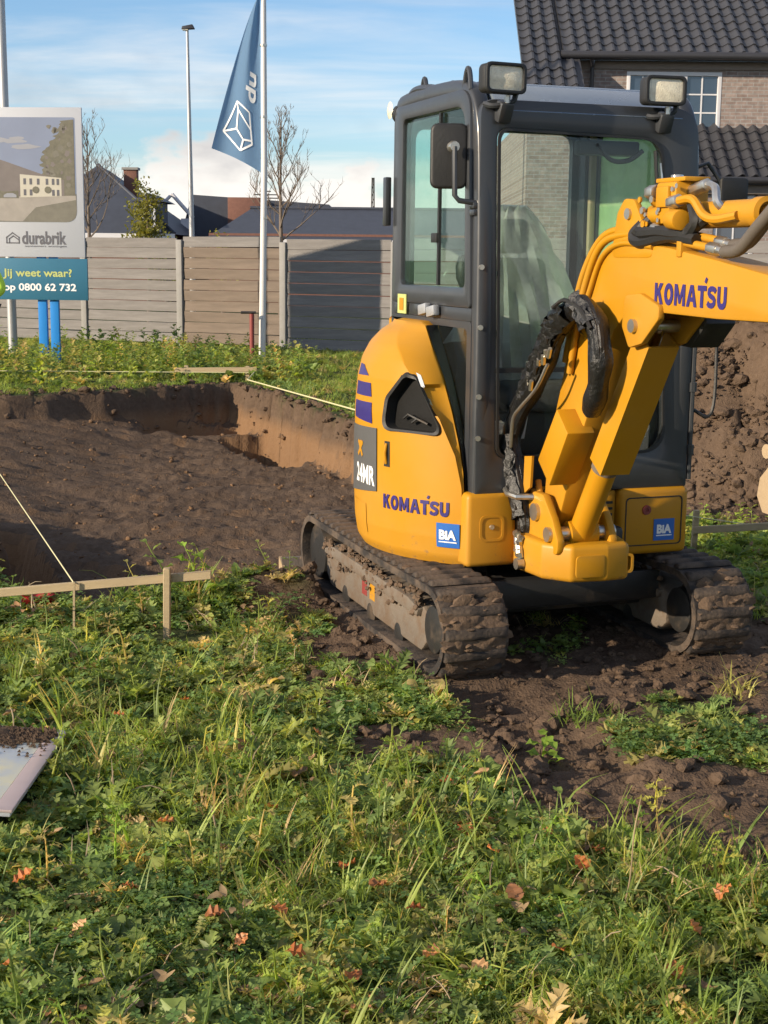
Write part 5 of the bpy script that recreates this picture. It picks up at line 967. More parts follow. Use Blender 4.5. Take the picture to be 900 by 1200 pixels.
# ---- hose bundle wrapped in black
base = [(0.61, -0.19, 0.46), (0.66, -0.215, 0.56), (0.64, -0.225, 0.68), (0.575, -0.235, 0.82), (0.555, -0.24, 0.94), (0.645, -0.245, 1.06), (0.76, -0.245, 1.16), (0.86, -0.245, 1.28), (0.955, -0.245, 1.40), (1.07, -0.245, 1.465), (1.18, -0.245, 1.475), (1.265, -0.245, 1.41), (1.29, -0.24, 1.30), (1.245, -0.225, 1.19), (1.17, -0.205, 1.10)]
rr = random.Random(9)
hbd = MB().tube(curve(base, 6), [0.030 + 0.012 * smooth(12, 40, np.float64(i)) + 0.004 * math.sin(i * 0.8) for i in range(85)], 12).build('hose_bundle', MT['hose_wrap'], EX)
for i in range(15):
    a_ = rr.uniform(0, 6.28); sp_ = rr.uniform(0.5, 1.0); p_ = []
    for k, (x, y, z) in enumerate(base):
        w_ = float(np.interp(k, [0, 2, 4, 6, 9, 11, 14], [0.018, 0.026, 0.042, 0.058, 0.040, 0.030, 0.020])) * sp_; p_.append((x + w_ * math.cos(a_) + rr.uniform(-.007, .007), y - 0.022 * abs(math.sin(a_ * 1.7)) * sp_ + rr.uniform(-.006, .006), z + w_ * math.sin(a_) + rr.uniform(-.007, .007)))
    MB().tube(curve(p_[:rr.choice([9, 12, 15, 15])], 5), rr.uniform(.013, .021), 8).build('hose', MT['hose_wrap'], hbd)
for i in range(14):
    s_ = rr.uniform(0.74, 0.98); x = s_ + rr.uniform(-.05, .05); z = 1.13 + (s_ - 0.74) * 1.05 + rr.uniform(-.06, .03); dx, dz = rr.uniform(.01, .03), rr.uniform(.02, .04); MB().tube([(x, -0.292, z), (x + dx, -0.300, z + dz)], rr.uniform(.007, .011), 6).build('fitting', MT['zinc' if i % 3 else 'dark_steel'], hbd)
MB().tube(curve([(0.66, -0.300, 0.90), (0.70, -0.310, 1.02), (0.78, -0.312, 1.08), (0.90, -0.308, 1.16), (0.98, -0.30, 1.26)], 5), 0.007, 6).build('thin_pipe', MT['zinc'], hbd); MB().tube(curve([(1.00, -0.296, 1.475), (1.10, -0.300, 1.505), (1.22, -0.298, 1.48), (1.30, -0.29, 1.41)], 5), 0.008, 6).build('thin_pipe', MT['dark_steel'], hbd)
# loose flaps of the plastic wrap, each a crumpled sheet hugging the bundle
for q in range(9):
    k0 = rr.uniform(1, 11.5); kk = int(k0); c = Vector(base[kk]).lerp(Vector(base[kk + 1]), k0 - kk); d = (Vector(base[kk + 1]) - Vector(base[kk])).normalized(); e = Vector((d.z, 0, -d.x)); L_, W_ = rr.uniform(.07, .12), rr.uniform(.035, .06); vs = []
    for i in range(9):
        for j in range(7): u, v = i / 8 - .5, j / 6 - .5; vs.append(c + d * L_ * 2 * u + e * W_ * 2 * v + Vector((0, -0.062 + 0.10 * v * v + 0.012 * math.sin(i * 1.7 + q) * math.sin(j * 2.3 + q), 0)) + Vector((rr.uniform(-.003, .003), rr.uniform(-.004, .004), rr.uniform(-.003, .003))))
    MB().add(vs, [(i * 7 + j, (i + 1) * 7 + j, (i + 1) * 7 + j + 1, i * 7 + j + 1) for i in range(8) for j in range(6)]).build('wrap_flap', MT['hose_wrap'], hbd)
MB().tube([(0.600, -0.29, 0.715), (0.645, -0.30, 0.705), (0.70, -0.285, 0.70), (0.72, -0.22, 0.70)], 0.013, 8).build('hose_clamp', MT['zinc'], hbd)
for p_ in ([(0.66, -0.19, 0.72), (0.70, -0.20, 0.64), (0.74, -0.21, 0.56), (0.78, -0.18, 0.52)], [(0.68, -0.18, 0.76), (0.73, -0.19, 0.68), (0.78, -0.20, 0.60)]): MB().tube(curve(p_, 5), 0.013, 8).build('hard_pipe', Yl, brk)
for i in range(7): MB().cyl((0.66 + rr.uniform(0, .08), -0.275, 0.475 + rr.uniform(-.03, .08)), (0.70 + rr.uniform(0, .06), -0.285, 0.49 + rr.uniform(-.03, .06)), 0.015, 6).build('fitting', MT['zinc'], hbd)
MB().add([(0.655, -0.236, 0.70), (0.72, -0.236, 0.74), (0.73, -0.236, 0.87), (0.66, -0.236, 0.86), (0.655, -0.226, 0.70), (0.72, -0.226, 0.74), (0.73, -0.226, 0.87), (0.66, -0.226, 0.86)], [(0, 1, 2, 3), (7, 6, 5, 4), (0, 4, 5, 1), (1, 5, 6, 2), (2, 6, 7, 3), (3, 7, 4, 0)]).build('hose_plate', Yl, brk)
# ---- arm and bucket beyond the picture edge
arm = MB().prism([(2.93, 1.52), (3.05, 1.50), (3.02, 1.30), (2.66, 0.55), (2.58, 0.55), (2.60, 0.70), (2.86, 1.36)], mXZ, -0.135, -0.035).build('arm', Yl, EX, bevel=0.01)
pr = [(x + 0.172, z + 0.03) for x, z in [(2.42, 1.06), (2.30, 1.075), (2.19, 1.045), (2.128, 0.985), (2.118, 0.93), (2.15, 0.885), (2.50, 0.87), (2.74, 0.66), (2.76, 0.62)]]; pin_ = [(x + 0.02 * (1 if x < 2.4 else 0), z + 0.018 * (-1 if z > 0.98 else 1)) for x, z in pr]
bk = MB().prism(pr + pin_[::-1], mXZ, -0.23, 0.06).build('bucket', MT['bucket_paint'], EX)
for y in (-0.232, 0.052): MB().prism(pr, mXZ, y, y + 0.010).build('side_plate', MT['bucket_paint'], bk)
MB().cyl((2.335, -0.24, 1.10), (2.335, 0.07, 1.10), 0.022, 12).build('pin', MT['bucket_paint'], bk)
for y in (-0.19, -0.085, 0.02): MB().box((3.04, y, 0.60), (0.12, 0.05, 0.025), (0, 0.6, 0)).build('tooth', MT['dark_steel'], bk, bevel=0.004)

# ---- cab
cab = empty('cab', (0, 0, 0)); cab.parent = EX
def post(path, wx, wy, name, mt=CB, k=5):
    pts = curve(path, k); n = 16; secs = []
    for i, p in enumerate(pts):
        t = (pts[min(i + 1, len(pts) - 1)] - pts[max(i - 1, 0)]).normalized(); a = Vector((0, 1, 0)); b = t.cross(a).normalized(); q = []
        for j in range(n):
            th = 2 * PI * j / n; cx_ = math.copysign(abs(math.cos(th)) ** 0.5, math.cos(th)); cy_ = math.copysign(abs(math.sin(th)) ** 0.5, math.sin(th)); q.append(p + a * cx_ * wy + b * cy_ * wx)
        secs.append(q)
    return MB().loft(secs).build(name, mt, cab)
for y in (-0.395, 0.545):
    post([(0.545, y, 0.69), (0.555, y, 1.2), (0.545, y, 1.8), (0.525, y, 2.12), (0.475, y, 2.26), (0.38, y, 2.325), (0.15, y, 2.345), (-0.28, y, 2.345), (-0.385, y, 2.30), (-0.40, y, 2.1), (-0.41, y, 1.3), (-0.41, y, 0.69)], 0.036, 0.036, 'side_post')
# front frame with the windscreen opening
fo = rounded([(-0.425, 0.69), (0.572, 0.69), (0.565, 2.275), (-0.425, 2.275)], [0.01, 0.01, 0.12, 0.07], 8); fi = rounded([(-0.335, 0.845), (0.455, 0.845), (0.395, 2.150), (-0.352, 2.165)], [0.05, 0.11, 0.10, 0.05], 8)
lean = lambda u, v, w: (w - 0.035 * max(0, v - 1.7) * 1.2, u, v)
ff = MB().ring(fo, fi, lean, 0.545, 0.592).build('front_frame', CB, cab, bevel=0.006, seg=2)
fi2 = [(u * 0.985 + 0.001, 1.5 + (v - 1.5) * 0.985) for u, v in fi]; MB().ring(fi, [(0.04 + (u - 0.04) * 0.972, 1.5 + (v - 1.5) * 0.985) for u, v in fi], lean, 0.590, 0.600).build('window_seal', MT['black_rubber'], ff)
MB().prism([(0.04 + (u - 0.04) * 0.995, 1.5 + (v - 1.5) * 0.995) for u, v in fi], lean, 0.566, 0.570).build('windscreen', MT['cab_glass'], cab, smooth=False)
MB().bb(0.548, 0.590, -0.345, 0.44, 1.195, 1.215).build('screen_split', MT['black_rubber'], ff)
# roof with slanting front visor
MB().bb(-0.37, 0.40, -0.375, 0.525, 2.315, 2.362).build('roof', MT['roof_paint'], cab, bevel=0.02, seg=3)
MB().add([(0.575, -0.345, 2.232), (0.575, 0.49, 2.232), (0.425, 0.49, 2.352), (0.425, -0.345, 2.352), (0.545, -0.345, 2.212), (0.545, 0.49, 2.212), (0.38, 0.49, 2.322), (0.38, -0.345, 2.322)], [(0, 1, 2, 3), (7, 6, 5, 4), (0, 4, 5, 1), (1, 5, 6, 2), (2, 6, 7, 3), (3, 7, 4, 0)]).build('roof_visor', MT['roof_paint'], cab, bevel=0.008)
# right side: upper sliding window, lower fixed pane
so_ = rounded([(-0.395, 1.455), (0.535, 1.455), (0.495, 2.325), (-0.385, 2.325)], [0.02, 0.02, 0.12, 0.05], 8); si_ = rounded([(-0.285, 1.535), (0.475, 1.535), (0.445, 2.258), (-0.275, 2.262)], [0.03, 0.03, 0.10, 0.04], 8)
sfr = MB().ring(so_, si_, mXZ, -0.442, -0.405).build('side_frame', CB, cab, bevel=0.006)
MB().prism([(0.08 + (u - 0.08) * 0.995, v) for u, v in si_], mXZ, -0.420, -0.417).build('side_window', MT['side_glass'], cab, smooth=False)
MB().prism(rounded([(-0.25, 1.55), (0.16, 1.55), (0.16, 2.245), (-0.25, 2.245)], 0.02), mXZ, -0.432, -0.429).build('sliding_pane', MT['side_glass'], cab, smooth=False)
MB().bb(0.150, 0.168, -0.436, -0.424, 1.54, 2.255).build('sliding_rail', MT['black_rubber'], sfr); MB().bb(0.10, 0.165, -0.446, -0.43, 1.72, 1.76).build('latch', MT['black_rubber'], sfr, bevel=0.004)
MB().bb(-0.39, 0.53, -0.432, -0.402, 1.40, 1.455).build('side_rail', CB, cab, bevel=0.004)
lo_ = rounded([(-0.38, 0.70), (0.535, 0.70), (0.535, 1.40), (-0.38, 1.40)], 0.02, 4); li_ = rounded([(-0.30, 0.78), (0.49, 0.78), (0.49, 1.37), (-0.30, 1.37)], 0.03, 4)
MB().ring(lo_, li_, mXZ, -0.432, -0.402).build('lower_side_frame', CB, cab); MB().prism(li_, mXZ, -0.418, -0.415).build('lower_pane', MT['cab_glass'], cab, smooth=False)
MB().bb(-0.30, -0.19, -0.448, -0.444, 1.405, 1.492).build('warning_sticker', MT['ink_lime'], sfr); MB().bb(-0.27, -0.22, -0.451, -0.4485, 1.42, 1.475).build('warning_sign', Yl, sfr)
for x, z in ((0.06, 1.435), (0.16, 1.43)): MB().box((x, -0.455, z), (0.09, 0.03, 0.045), (0, -0.15, 0)).build('work_bracket', MT['galvanised'], sfr, bevel=0.006)
# rear frame and window, door side
ro_ = rounded([(-0.42, 0.70), (0.565, 0.70), (0.565, 2.33), (-0.42, 2.33)], 0.05, 6); ri_ = rounded([(-0.33, 1.36), (0.475, 1.36), (0.475, 2.24), (-0.33, 2.24)], 0.06, 6)
MB().ring(ro_, ri_, mYZ, -0.44, -0.405).build('rear_frame', CB, cab); MB().prism(ri_, mYZ, -0.425, -0.421).build('rear_window', MT['side_glass'], cab, smooth=False)
do_ = rounded([(-0.40, 0.70), (0.535, 0.70), (0.495, 2.325), (-0.385, 2.325)], [0.02, 0.02, 0.1, 0.05], 6); di_ = rounded([(-0.26, 1.32), (0.44, 1.32), (0.42, 2.24), (-0.26, 2.24)], 0.06, 6)
dr = MB().ring(do_, di_, mXZ, 0.540, 0.570).build('door', CB, cab); MB().prism(di_, mXZ, 0.552, 0.556).build('door_window', MT['door_glass'], dr, smooth=False)
MB().bb(-0.295, -0.268, 0.505, 0.535, 0.8, 2.25).build('door_trim', MT['bucket_paint'], cab, bevel=0.004); MB().bb(-0.36, -0.30, 0.49, 0.535, 0.75, 2.25).build('rear_trim', MT['black_rubber'], cab, bevel=0.006)
MB().bb(0.452, 0.478, 0.495, 0.535, 1.2, 2.15).build('door_post_trim', MT['black_rubber'], cab, bevel=0.004)
for z0, z1 in ((1.62, 1.80), (1.82, 1.92), (1.94, 2.02)): MB().bb(0.425, 0.431, 0.488, 0.534, z0, z1).build('yellow_label', Yl, cab)
MB().bb(-0.40, 0.53, -0.40, 0.53, 0.686, 0.70).build('floor', MT['black_rubber'], cab); MB().bb(-0.37, 0.38, -0.37, 0.52, 2.295, 2.312).build('headliner', MT['seat_fabric'], cab)
# seat under a clear plastic cover
seat = empty('seat', (0, 0.06, 0)); seat.parent = cab
MB().bb(-0.34, 0.12, -0.19, 0.33, 0.70, 0.98).build('seat_base', MT['black_rubber'], seat, bevel=0.02); MB().bb(-0.28, 0.20, -0.16, 0.30, 0.98, 1.12).build('cushion', MT['seat_fabric'], seat, bevel=0.04, seg=3)
MB().add([(-0.20, -0.15, 1.08), (-0.20, 0.29, 1.08), (-0.31, 0.25, 1.66), (-0.31, -0.11, 1.66), (-0.32, -0.15, 1.08), (-0.32, 0.29, 1.08), (-0.39, 0.24, 1.66), (-0.39, -0.10, 1.66)], [(0, 1, 2, 3), (7, 6, 5, 4), (0, 4, 5, 1), (1, 5, 6, 2), (2, 6, 7, 3), (3, 7, 4, 0)]).build('backrest', MT['seat_fabric'], seat, bevel=0.035, seg=3)
MB().bb(-0.385, -0.30, -0.02, 0.16, 1.68, 1.84).build('headrest', MT['seat_fabric'], seat, bevel=0.035, seg=3)
secs = []; rr = random.Random(12)
for i, t in enumerate(np.linspace(0, 1, 16)):
    z = 1.885 - 0.80 * t; q = []
    hw = 0.085 + 0.29 * t ** 0.75; hd = 0.045 + 0.20 * t; cx_ = -0.335 + 0.19 * t
    for j in range(44):
        th = 2 * PI * j / 44; fo_ = 1 + 0.13 * math.sin(j * 2.9 + i * 0.22) * (0.3 + t) + 0.06 * math.sin(j * 1.3 - i * 0.5) + rr.uniform(-.035, .035); q.append(Vector((cx_ + hd * math.cos(th) * fo_, 0.07 + hw * math.sin(th) * fo_, z + 0.02 * math.sin(j * 1.7 + i))))
    secs.append(q)
MB().loft(secs, cap=False).add([p for p in secs[0]], [tuple(range(44))]).build('plastic_cover', MT['plastic_film'], seat, fix=False)
# consoles, levers, papers in the foot well
for y, s_ in ((-0.29, -1), (0.42, 1)):
    cn = MB().prism(rounded([(-0.30, 0.70), (0.12, 0.70), (0.22, 1.22), (0.16, 1.30), (-0.26, 1.24)], 0.03, 3), mXZ, y - 0.07, y + 0.07).build('console', MT['black_rubber'], cab, bevel=0.012)
    MB().tube(curve([(0.14, y, 1.28), (0.16, y, 1.42), (0.155, y - 0.02, 1.54)], 4), 0.014, 8).build('lever', MT['black_rubber'], cn); MB().lathe([(0.018, 0), (0.034, 0.04), (0.038, 0.09), (0.026, 0.13), (0.012, 0.14)], (0.155, y - 0.02, 1.53), 'Z', 14).build('lever_knob', MT['black_rubber'], cn)
for x, y, z, w_, h_ in ((0.50, -0.20, 0.98, 0.09, 0.15),): MB().box((x, y, z), (0.004, w_, h_), (0, 0.3, 0)).build('paper', MT['white_decal'], cab)
for c in ((0.45, -0.27, 0.92), (0.45, 0.36, 0.93)):
    bm = bmesh.new(); bmesh.ops.create_icosphere(bm, subdivisions=3, radius=0.075); 
    for v in bm.verts: v.co = Vector((v.co.x * .7, v.co.y * 1.1, v.co.z * .8)) * (1 + 0.25 * math.sin(v.co.x * 90 + v.co.z * 60) * math.sin(v.co.y * 80)) + Vector(c)
    me = bpy.data.meshes.new('plastic_bag'); bm.to_mesh(me); bm.free(); mesh_obj('plastic_bag', me, MT['plastic_film'], cab)
MB().bb(0.44, 0.50, 0.05, 0.33, 2.08, 2.14).build('sun_visor', MT['black_rubber'], cab, bevel=0.01); MB().tube(curve([(0.545, 0.10, 2.12), (0.53, 0.18, 2.06), (0.53, 0.26, 2.06), (0.54, 0.32, 2.10)], 5), 0.010, 6).build('wiper_motor', MT['black_rubber'], cab)
MB().tube([(0.575, 0.36, 2.10), (0.598, 0.37, 1.85), (0.60, 0.385, 1.60)], 0.008, 6).build('wiper', MT['black_rubber'], cab); MB().tube([(0.578, 0.385, 2.05), (0.602, 0.40, 1.85), (0.602, 0.405, 1.62)], 0.005, 6).build('wiper', MT['zinc'], cab)
# bolts on the front post, hinges and grab rod on the left
for z in (1.62, 1.38, 1.10, 0.93): MB().cyl((0.575, -0.412, z), (0.600, -0.418, z), 0.011, 8).build('bolt', MT['zinc'], cab)
for z in (0.85, 1.12, 1.36): MB().cyl((0.585, 0.585, z - 0.02), (0.585, 0.585, z + 0.02), 0.018, 8).build('hinge', CB, cab)
MB().tube([(0.585, 0.585, 0.72), (0.585, 0.585, 1.46)], 0.011, 8).build('hinge_rod', CB, cab); MB().tube(curve([(0.58, 0.60, 1.02), (0.59, 0.66, 0.99), (0.59, 0.69, 1.04), (0.58, 0.70, 1.2), (0.56, 0.70, 1.46)], 4), 0.008, 6).build('cable', MT['black_rubber'], cab)
# lamps on the roof
for (y, z, rz_) in ((-0.358, 2.345, 6), (0.352, 2.332, -4)):
    lm = empty('work_lamp', (0.645, y, z), R(rz_)); lm.parent = cab
    MB().prism(rounded(rect(-0.088, 0.088, -0.056, 0.056), 0.025), mYZ, -0.06, 0.0).build('housing', MT['black_rubber'], lm, bevel=0.01); MB().ring(rounded(rect(-0.090, 0.090, -0.058, 0.058), 0.026), rounded(rect(-0.076, 0.076, -0.045, 0.045), 0.018), mYZ, -0.002, 0.016).build('rim', MT['black_rubber'], lm, bevel=0.003)
    MB().prism(rounded(rect(-0.077, 0.077, -0.046, 0.046), 0.018), mYZ, 0.001, 0.007).build('lens', MT['lamp_lens'], lm, bevel=0.002); MB().tube(curve([(-0.03, 0.07, -0.05), (-0.03, 0.05, -0.085), (-0.05, -0.02, -0.10), (-0.09, -0.04, -0.09)], 4), 0.011, 6).build('bracket', CB, lm)
    MB().box((-0.055, 0.03, -0.12), (0.05, 0.06, 0.08), (0, 0.4, 0)).build('bracket_foot', CB, lm, bevel=0.008); MB().cyl((-0.03, 0.03, -0.09), (-0.03, 0.03, -0.06), 0.012, 6).build('nut', MT['zinc'], lm)
for (x, y, h_) in ((-0.12, -0.40, 0.095), (0.42, -0.42, 0.075)): MB().tube(curve([(x - 0.035, y, 2.33), (x - 0.02, y, 2.33 + h_ * .7), (x, y, 2.33 + h_), (x + 0.02, y, 2.33 + h_ * .7), (x + 0.035, y, 2.32)], 4), 0.011, 8).build('lifting_eye', CB, cab)
MB().tube(curve([(-0.30, -0.41, 2.34), (-0.2, -0.41, 2.38), (-0.05, -0.41, 2.375), (0.05, -0.40, 2.36)], 4), 0.02, 8).build('roof_rail', CB, cab); MB().bb(0.10, 0.20, -0.40, -0.30, 2.36, 2.385).build('antenna_base', CB, cab, bevel=0.006)
rl = MB().lathe([(0.015, 0), (0.045, 0.01), (0.045, 0.05), (0.03, 0.06)], (-0.43, -0.40, 2.30), 'X', 14).build('rear_lamp', MT['black_rubber'], cab); MB().lathe([(0.02, 0), (0.04, 0.008)], (-0.45, -0.45, 2.32), 'Y', 12).build('rear_lamp_lens', MT['lamp_lens'], cab)
# mirrors
mr = MB().prism(rounded(rect(-0.075, 0.075, -0.128, 0.128), 0.035), mYZ, -0.02, 0.02).build('mirror', MT['black_rubber'], cab, bevel=0.012, seg=3); mr.location = (0.44, -0.505, 2.058); mr.rotation_euler = (0, 0, R(-20)); MB().prism(rounded(rect(-0.066, 0.066, -0.118, 0.118), 0.03), mYZ, -0.024, -0.021).build('mirror_glass', MT['chrome'], mr)
MB().tube([(0.55, -0.425, 1.872), (0.545, -0.50, 1.880), (0.535, -0.515, 1.90), (0.525, -0.515, 2.09)], 0.011, 8).build('mirror_arm', CB, cab); MB().lathe([(0.02, -.02), (0.024, 0), (0.02, .02)], (0.51, -0.515, 2.09), 'X', 10).build('mirror_joint', MT['zinc'], cab)
for z in (1.835, 1.862): MB().bb(0.52, 0.565, -0.445, -0.425, z - 0.012, z + 0.012).build('mirror_clamp', CB, cab, bevel=0.003)
m2_ = MB().prism(rounded(rect(-0.068, 0.068, -0.06, 0.05), 0.02), mYZ, -0.02, 0.02).build('mirror', MT['black_rubber'], cab, bevel=0.01); m2_.location = (0.55, 0.755, 1.955); MB().tube([(0.54, 0.575, 2.04), (0.545, 0.63, 2.06), (0.55, 0.70, 1.98)], 0.010, 8).build('mirror_arm', CB, cab)
MB().bb(-0.46, -0.42, -0.47, -0.44, 1.80, 2.02).build('rear_bracket', CB, cab, bevel=0.006)
# ================================================================ setting-out boards and strings
def plank(b, p, q, hgt, th):
    p = Vector(p); q = Vector(q); d = (q - p).normalized(); n_ = Vector((-d.y, d.x, 0)).normalized() * th / 2; u_ = Vector((0, 0, hgt)); return b.add([p - n_, q - n_, q + n_, p + n_, p - n_ + u_, q - n_ + u_, q + n_ + u_, p + n_ + u_], [(0, 3, 2, 1), (4, 5, 6, 7), (0, 1, 5, 4), (1, 2, 6, 5), (2, 3, 7, 6), (3, 0, 4, 7)])
bb1 = empty('batter_board', (-1.35, 6.0, 0), label='pale timber setting-out board on a stake at the near edge of the pit', cat='setting-out board')
plank(MB(), (-0.75, 0.03, 0.128), (0.60, -0.01, 0.268), 0.037, 0.022).build('rail', MT['timber'], bb1, bevel=0.002, seg=1)
MB().box((0.407, -0.03, 0.10), (0.030, 0.032, 0.44), (0.02, 0.02, 0)).build('stake', MT['timber'], bb1, bevel=0.003, seg=1); MB().box((-0.60, 0.05, 0.06), (0.028, 0.03, 0.40)).build('stake', MT['timber'], bb1, bevel=0.003, seg=1); MB().box((0.0, -0.022, 0.13), (0.009, 0.009, 0.24), (0, 0.03, 0)).build('peg', MT['timber'], bb1)
bb2 = empty('batter_board', (1.76, 7.8, 0), label='pale timber setting-out board right of the excavator below the soil heap', cat='setting-out board')
plank(MB(), (-0.02, 0.0, 0.140), (0.95, 0.1, 0.185), 0.04, 0.022).build('rail', MT['timber'], bb2, bevel=0.002, seg=1)
for x in (-0.0, 0.85): MB().box((x, 0.03, 0.09), (0.032, 0.032, 0.36), (0, 0.03, 0)).build('stake', MT['timber'], bb2, bevel=0.003, seg=1)
bb3 = empty('batter_board', (-2.2, 18.4, 0.06), label='pale timber setting-out board across the far corner of the pit', cat='setting-out board')
plank(MB(), (-0.55, 0, 0.10), (0.52, 0, 0.12), 0.06, 0.03).build('rail', MT['timber'], bb3, bevel=0.002, seg=1)
for x in (-0.4, 0.4): MB().box((x, 0.03, 0.02), (0.05, 0.05, 0.34)).build('stake', MT['timber'], bb3, bevel=0.003, seg=1)
def string(path, r, label): tag(MB().tube(path, r, 5).build('setting_out_string', MT['string'], None), label, 'string', 'setting-out strings')
string([(-1.35, 5.985, 0.245), (-2.5, 9.04, 0.25), (-5.4, 16.8, 0.27)], 0.0032, 'taut pale string running from the near board along the pit left side')
string([(-1.70, 18.4, 0.185), (-1.657, 16.93, 0.20), (-0.301, 13.665, 0.20), (1.706, 7.85, 0.24)], 0.007, 'taut pale string above the far right rim of the pit')
string([(-6.5, 18.3, 0.16), (-1.7, 18.37, 0.17)], 0.005, 'faint pale string along the far rim of the pit')
string([(1.70, 7.79, 0.245), (2.05, 7.85, 0.19)], 0.003, 'short pale string tied to the board below the soil heap')

# ================================================================ board lying in the grass
lb = empty('discarded_sign', (-1.46, 4.16, 0.10), R(1.5), label='muddy framed picture panel lying flat in the grass', cat='panel')
lb.rotation_euler = (R(-3), R(4), R(1.5))
MB().bb(-0.40, 0.40, -0.40, 0.40, -0.012, 0.006).build('panel', MT['sign_white'], lb, bevel=0.003)
pmat('panel_rim', (0.50, 0.40, 0.38), 0.5, var=0.1); pmat('panel_print', (0.42, 0.47, 0.52), 0.35, var=0.25, vscale=3, dirt=(0.62, 0.58, 0.36), dirt_amt=0.55, dscale=3.0)
MB().ring(rect(-0.405, 0.405, -0.405, 0.405), rect(-0.352, 0.352, -0.352, 0.352), mXY, 0.002, 0.011).build('rim', MT['panel_rim'], lb, bevel=0.002)
MB().bb(-0.35, 0.35, -0.35, 0.35, 0.006, 0.0085).build('print', MT['panel_print'], lb)
md_ = MB(); rr = random.Random(77)
for i in range(1500):
    x = rr.uniform(-0.4, 0.38); y = 0.39 - abs(rr.gauss(0, 0.12)); s = rr.uniform(.003, .010) * (1.3 if y > 0.25 else 0.75)
    if y < -0.1: continue
    md_.add([(x - s, y - s, 0.012), (x + s, y - s * .6, 0.012), (x + s * .5, y + s, 0.012), (x - s * .7, y + s * .8, 0.012), (x, y, 0.012 + s * 1.1)], [(0, 1, 4), (1, 2, 4), (2, 3, 4), (3, 0, 4)])
mdh = MB(); K = 26
mv = []
for j in range(7):
    for i in range(K):
        x = -0.40 + 0.68 * i / (K - 1); y = 0.39 - 0.20 * j / 6 - 0.03 * math.sin(i * 1.3); e = math.sin(PI * min(1, max(0, j / 6))) * min(1, (K - 1 - i) / 4.0); mv.append((x, y, 0.0105 + 0.022 * e * (0.5 + rr.random() * .7)))
mdh.add(mv, [(j * K + i, (j + 1) * K + i, (j + 1) * K + i + 1, j * K + i + 1) for j in range(6) for i in range(K - 1)])
tag(mdh.build('mud_cover', MT['soil'], lb), kind='stuff'); tag(md_.build('mud_crumbs', MT['soil'], lb), kind='stuff')

# ================================================================ worker at the left edge
pe = empty('person', (-5.13, 18.0, 0.03), R(160), label='person in yellow high-visibility jacket and navy trousers at the left edge', cat='person')
def skin_obj(name, pts, edges, mt, sub=2):
    me = bpy.data.meshes.new(name); me.from_pydata([p[:3] for p in pts], edges, []); o = mesh_obj(name, me, mt, pe)
    md = o.modifiers.new('skin', 'SKIN'); 
    if not me.skin_vertices: me.attributes.new
    return o
def skinned(name, joints, bones, mt, rootk, smooth_lv=2):
    """one continuous surface grown round a jointed skeleton"""
    ks = list(joints); bm = bmesh.new(); ly = bm.verts.layers.skin.verify(); vm = {}
    for k in ks:
        x, y, z, rx, ry = joints[k]; v = bm.verts.new((x, y, z)); v[ly].radius = (rx, ry); v[ly].use_root = (k == rootk); vm[k] = v
    for a, b in bones: bm.edges.new((vm[a], vm[b]))
    me = bpy.data.meshes.new(name); bm.to_mesh(me); bm.free(); o = mesh_obj(name, me, mt, pe); sm = o.modifiers.new('skin', 'SKIN'); sm.use_smooth_shade = True; ss = o.modifiers.new('sub', 'SUBSURF'); ss.levels = 2; ss.render_levels = 2; return o
# local: x across (person's left is +x), y forward; the right arm is bent forward at the elbow
J = dict(pel=(0, 0, .95, .13, .10), sp=(0, 0, 1.15, .13, .10), ch=(0, 0, 1.36, .15, .11), nk=(0, .01, 1.50, .055, .055), hd0=(0, .02, 1.60, .075, .085), hd1=(0, .015, 1.71, .07, .085), hd2=(0, .01, 1.77, .045, .05),
         lh=(.10, 0, .90, .085, .09), lk=(.12, .02, .50, .06, .06), la=(.13, -.01, .10, .045, .05), lf=(.15, .14, .04, .045, .03), rh=(-.10, 0, .90, .085, .09), rk=(-.12, .02, .50, .06, .06), ra=(-.13, -.01, .10, .045, .05), rf=(-.15, .14, .04, .045, .03),
         ls=(.19, 0, 1.42, .06, .06), le=(.27, -.02, 1.15, .05, .05), lw=(.22, .18, 1.05, .034, .034), rs=(-.19, 0, 1.42, .06, .06), re=(-.29, -.04, 1.18, .05, .05), rw=(-.22, .17, 1.08, .034, .034), lm=(.20, .26, 1.03, .04, .022), rm=(-.20, .25, 1.06, .04, .022))
for s, w_, m_ in ((1, 'l', 'lm'), (-1, 'r', 'rm')):
    bx, by, bz = J[m_][:3]
    for i, (dx, L_) in enumerate(((-.030, .055), (-.010, .065), (.010, .062), (.030, .048))): J['%sf%da' % (w_, i)] = (bx + dx, by + .045, bz - .004, .010, .010); J['%sf%db' % (w_, i)] = (bx + dx, by + .045 + L_ * .6, bz - .018, .009, .009); J['%sf%dc' % (w_, i)] = (bx + dx, by + .045 + L_ * .8, bz - .045, .008, .008)
    J[w_ + 'ta'] = (bx - s * .045, by + .005, bz, .011, .011); J[w_ + 'tb'] = (bx - s * .06, by + .045, bz - .012, .009, .009)
B = [('pel', 'sp'), ('sp', 'ch'), ('ch', 'nk'), ('nk', 'hd0'), ('hd0', 'hd1'), ('hd1', 'hd2'), ('pel', 'lh'), ('lh', 'lk'), ('lk', 'la'), ('la', 'lf'), ('pel', 'rh'), ('rh', 'rk'), ('rk', 'ra'), ('ra', 'rf'), ('ch', 'ls'), ('ls', 'le'), ('le', 'lw'), ('lw', 'lm'), ('ch', 'rs'), ('rs', 're'), ('re', 'rw'), ('rw', 'rm')]
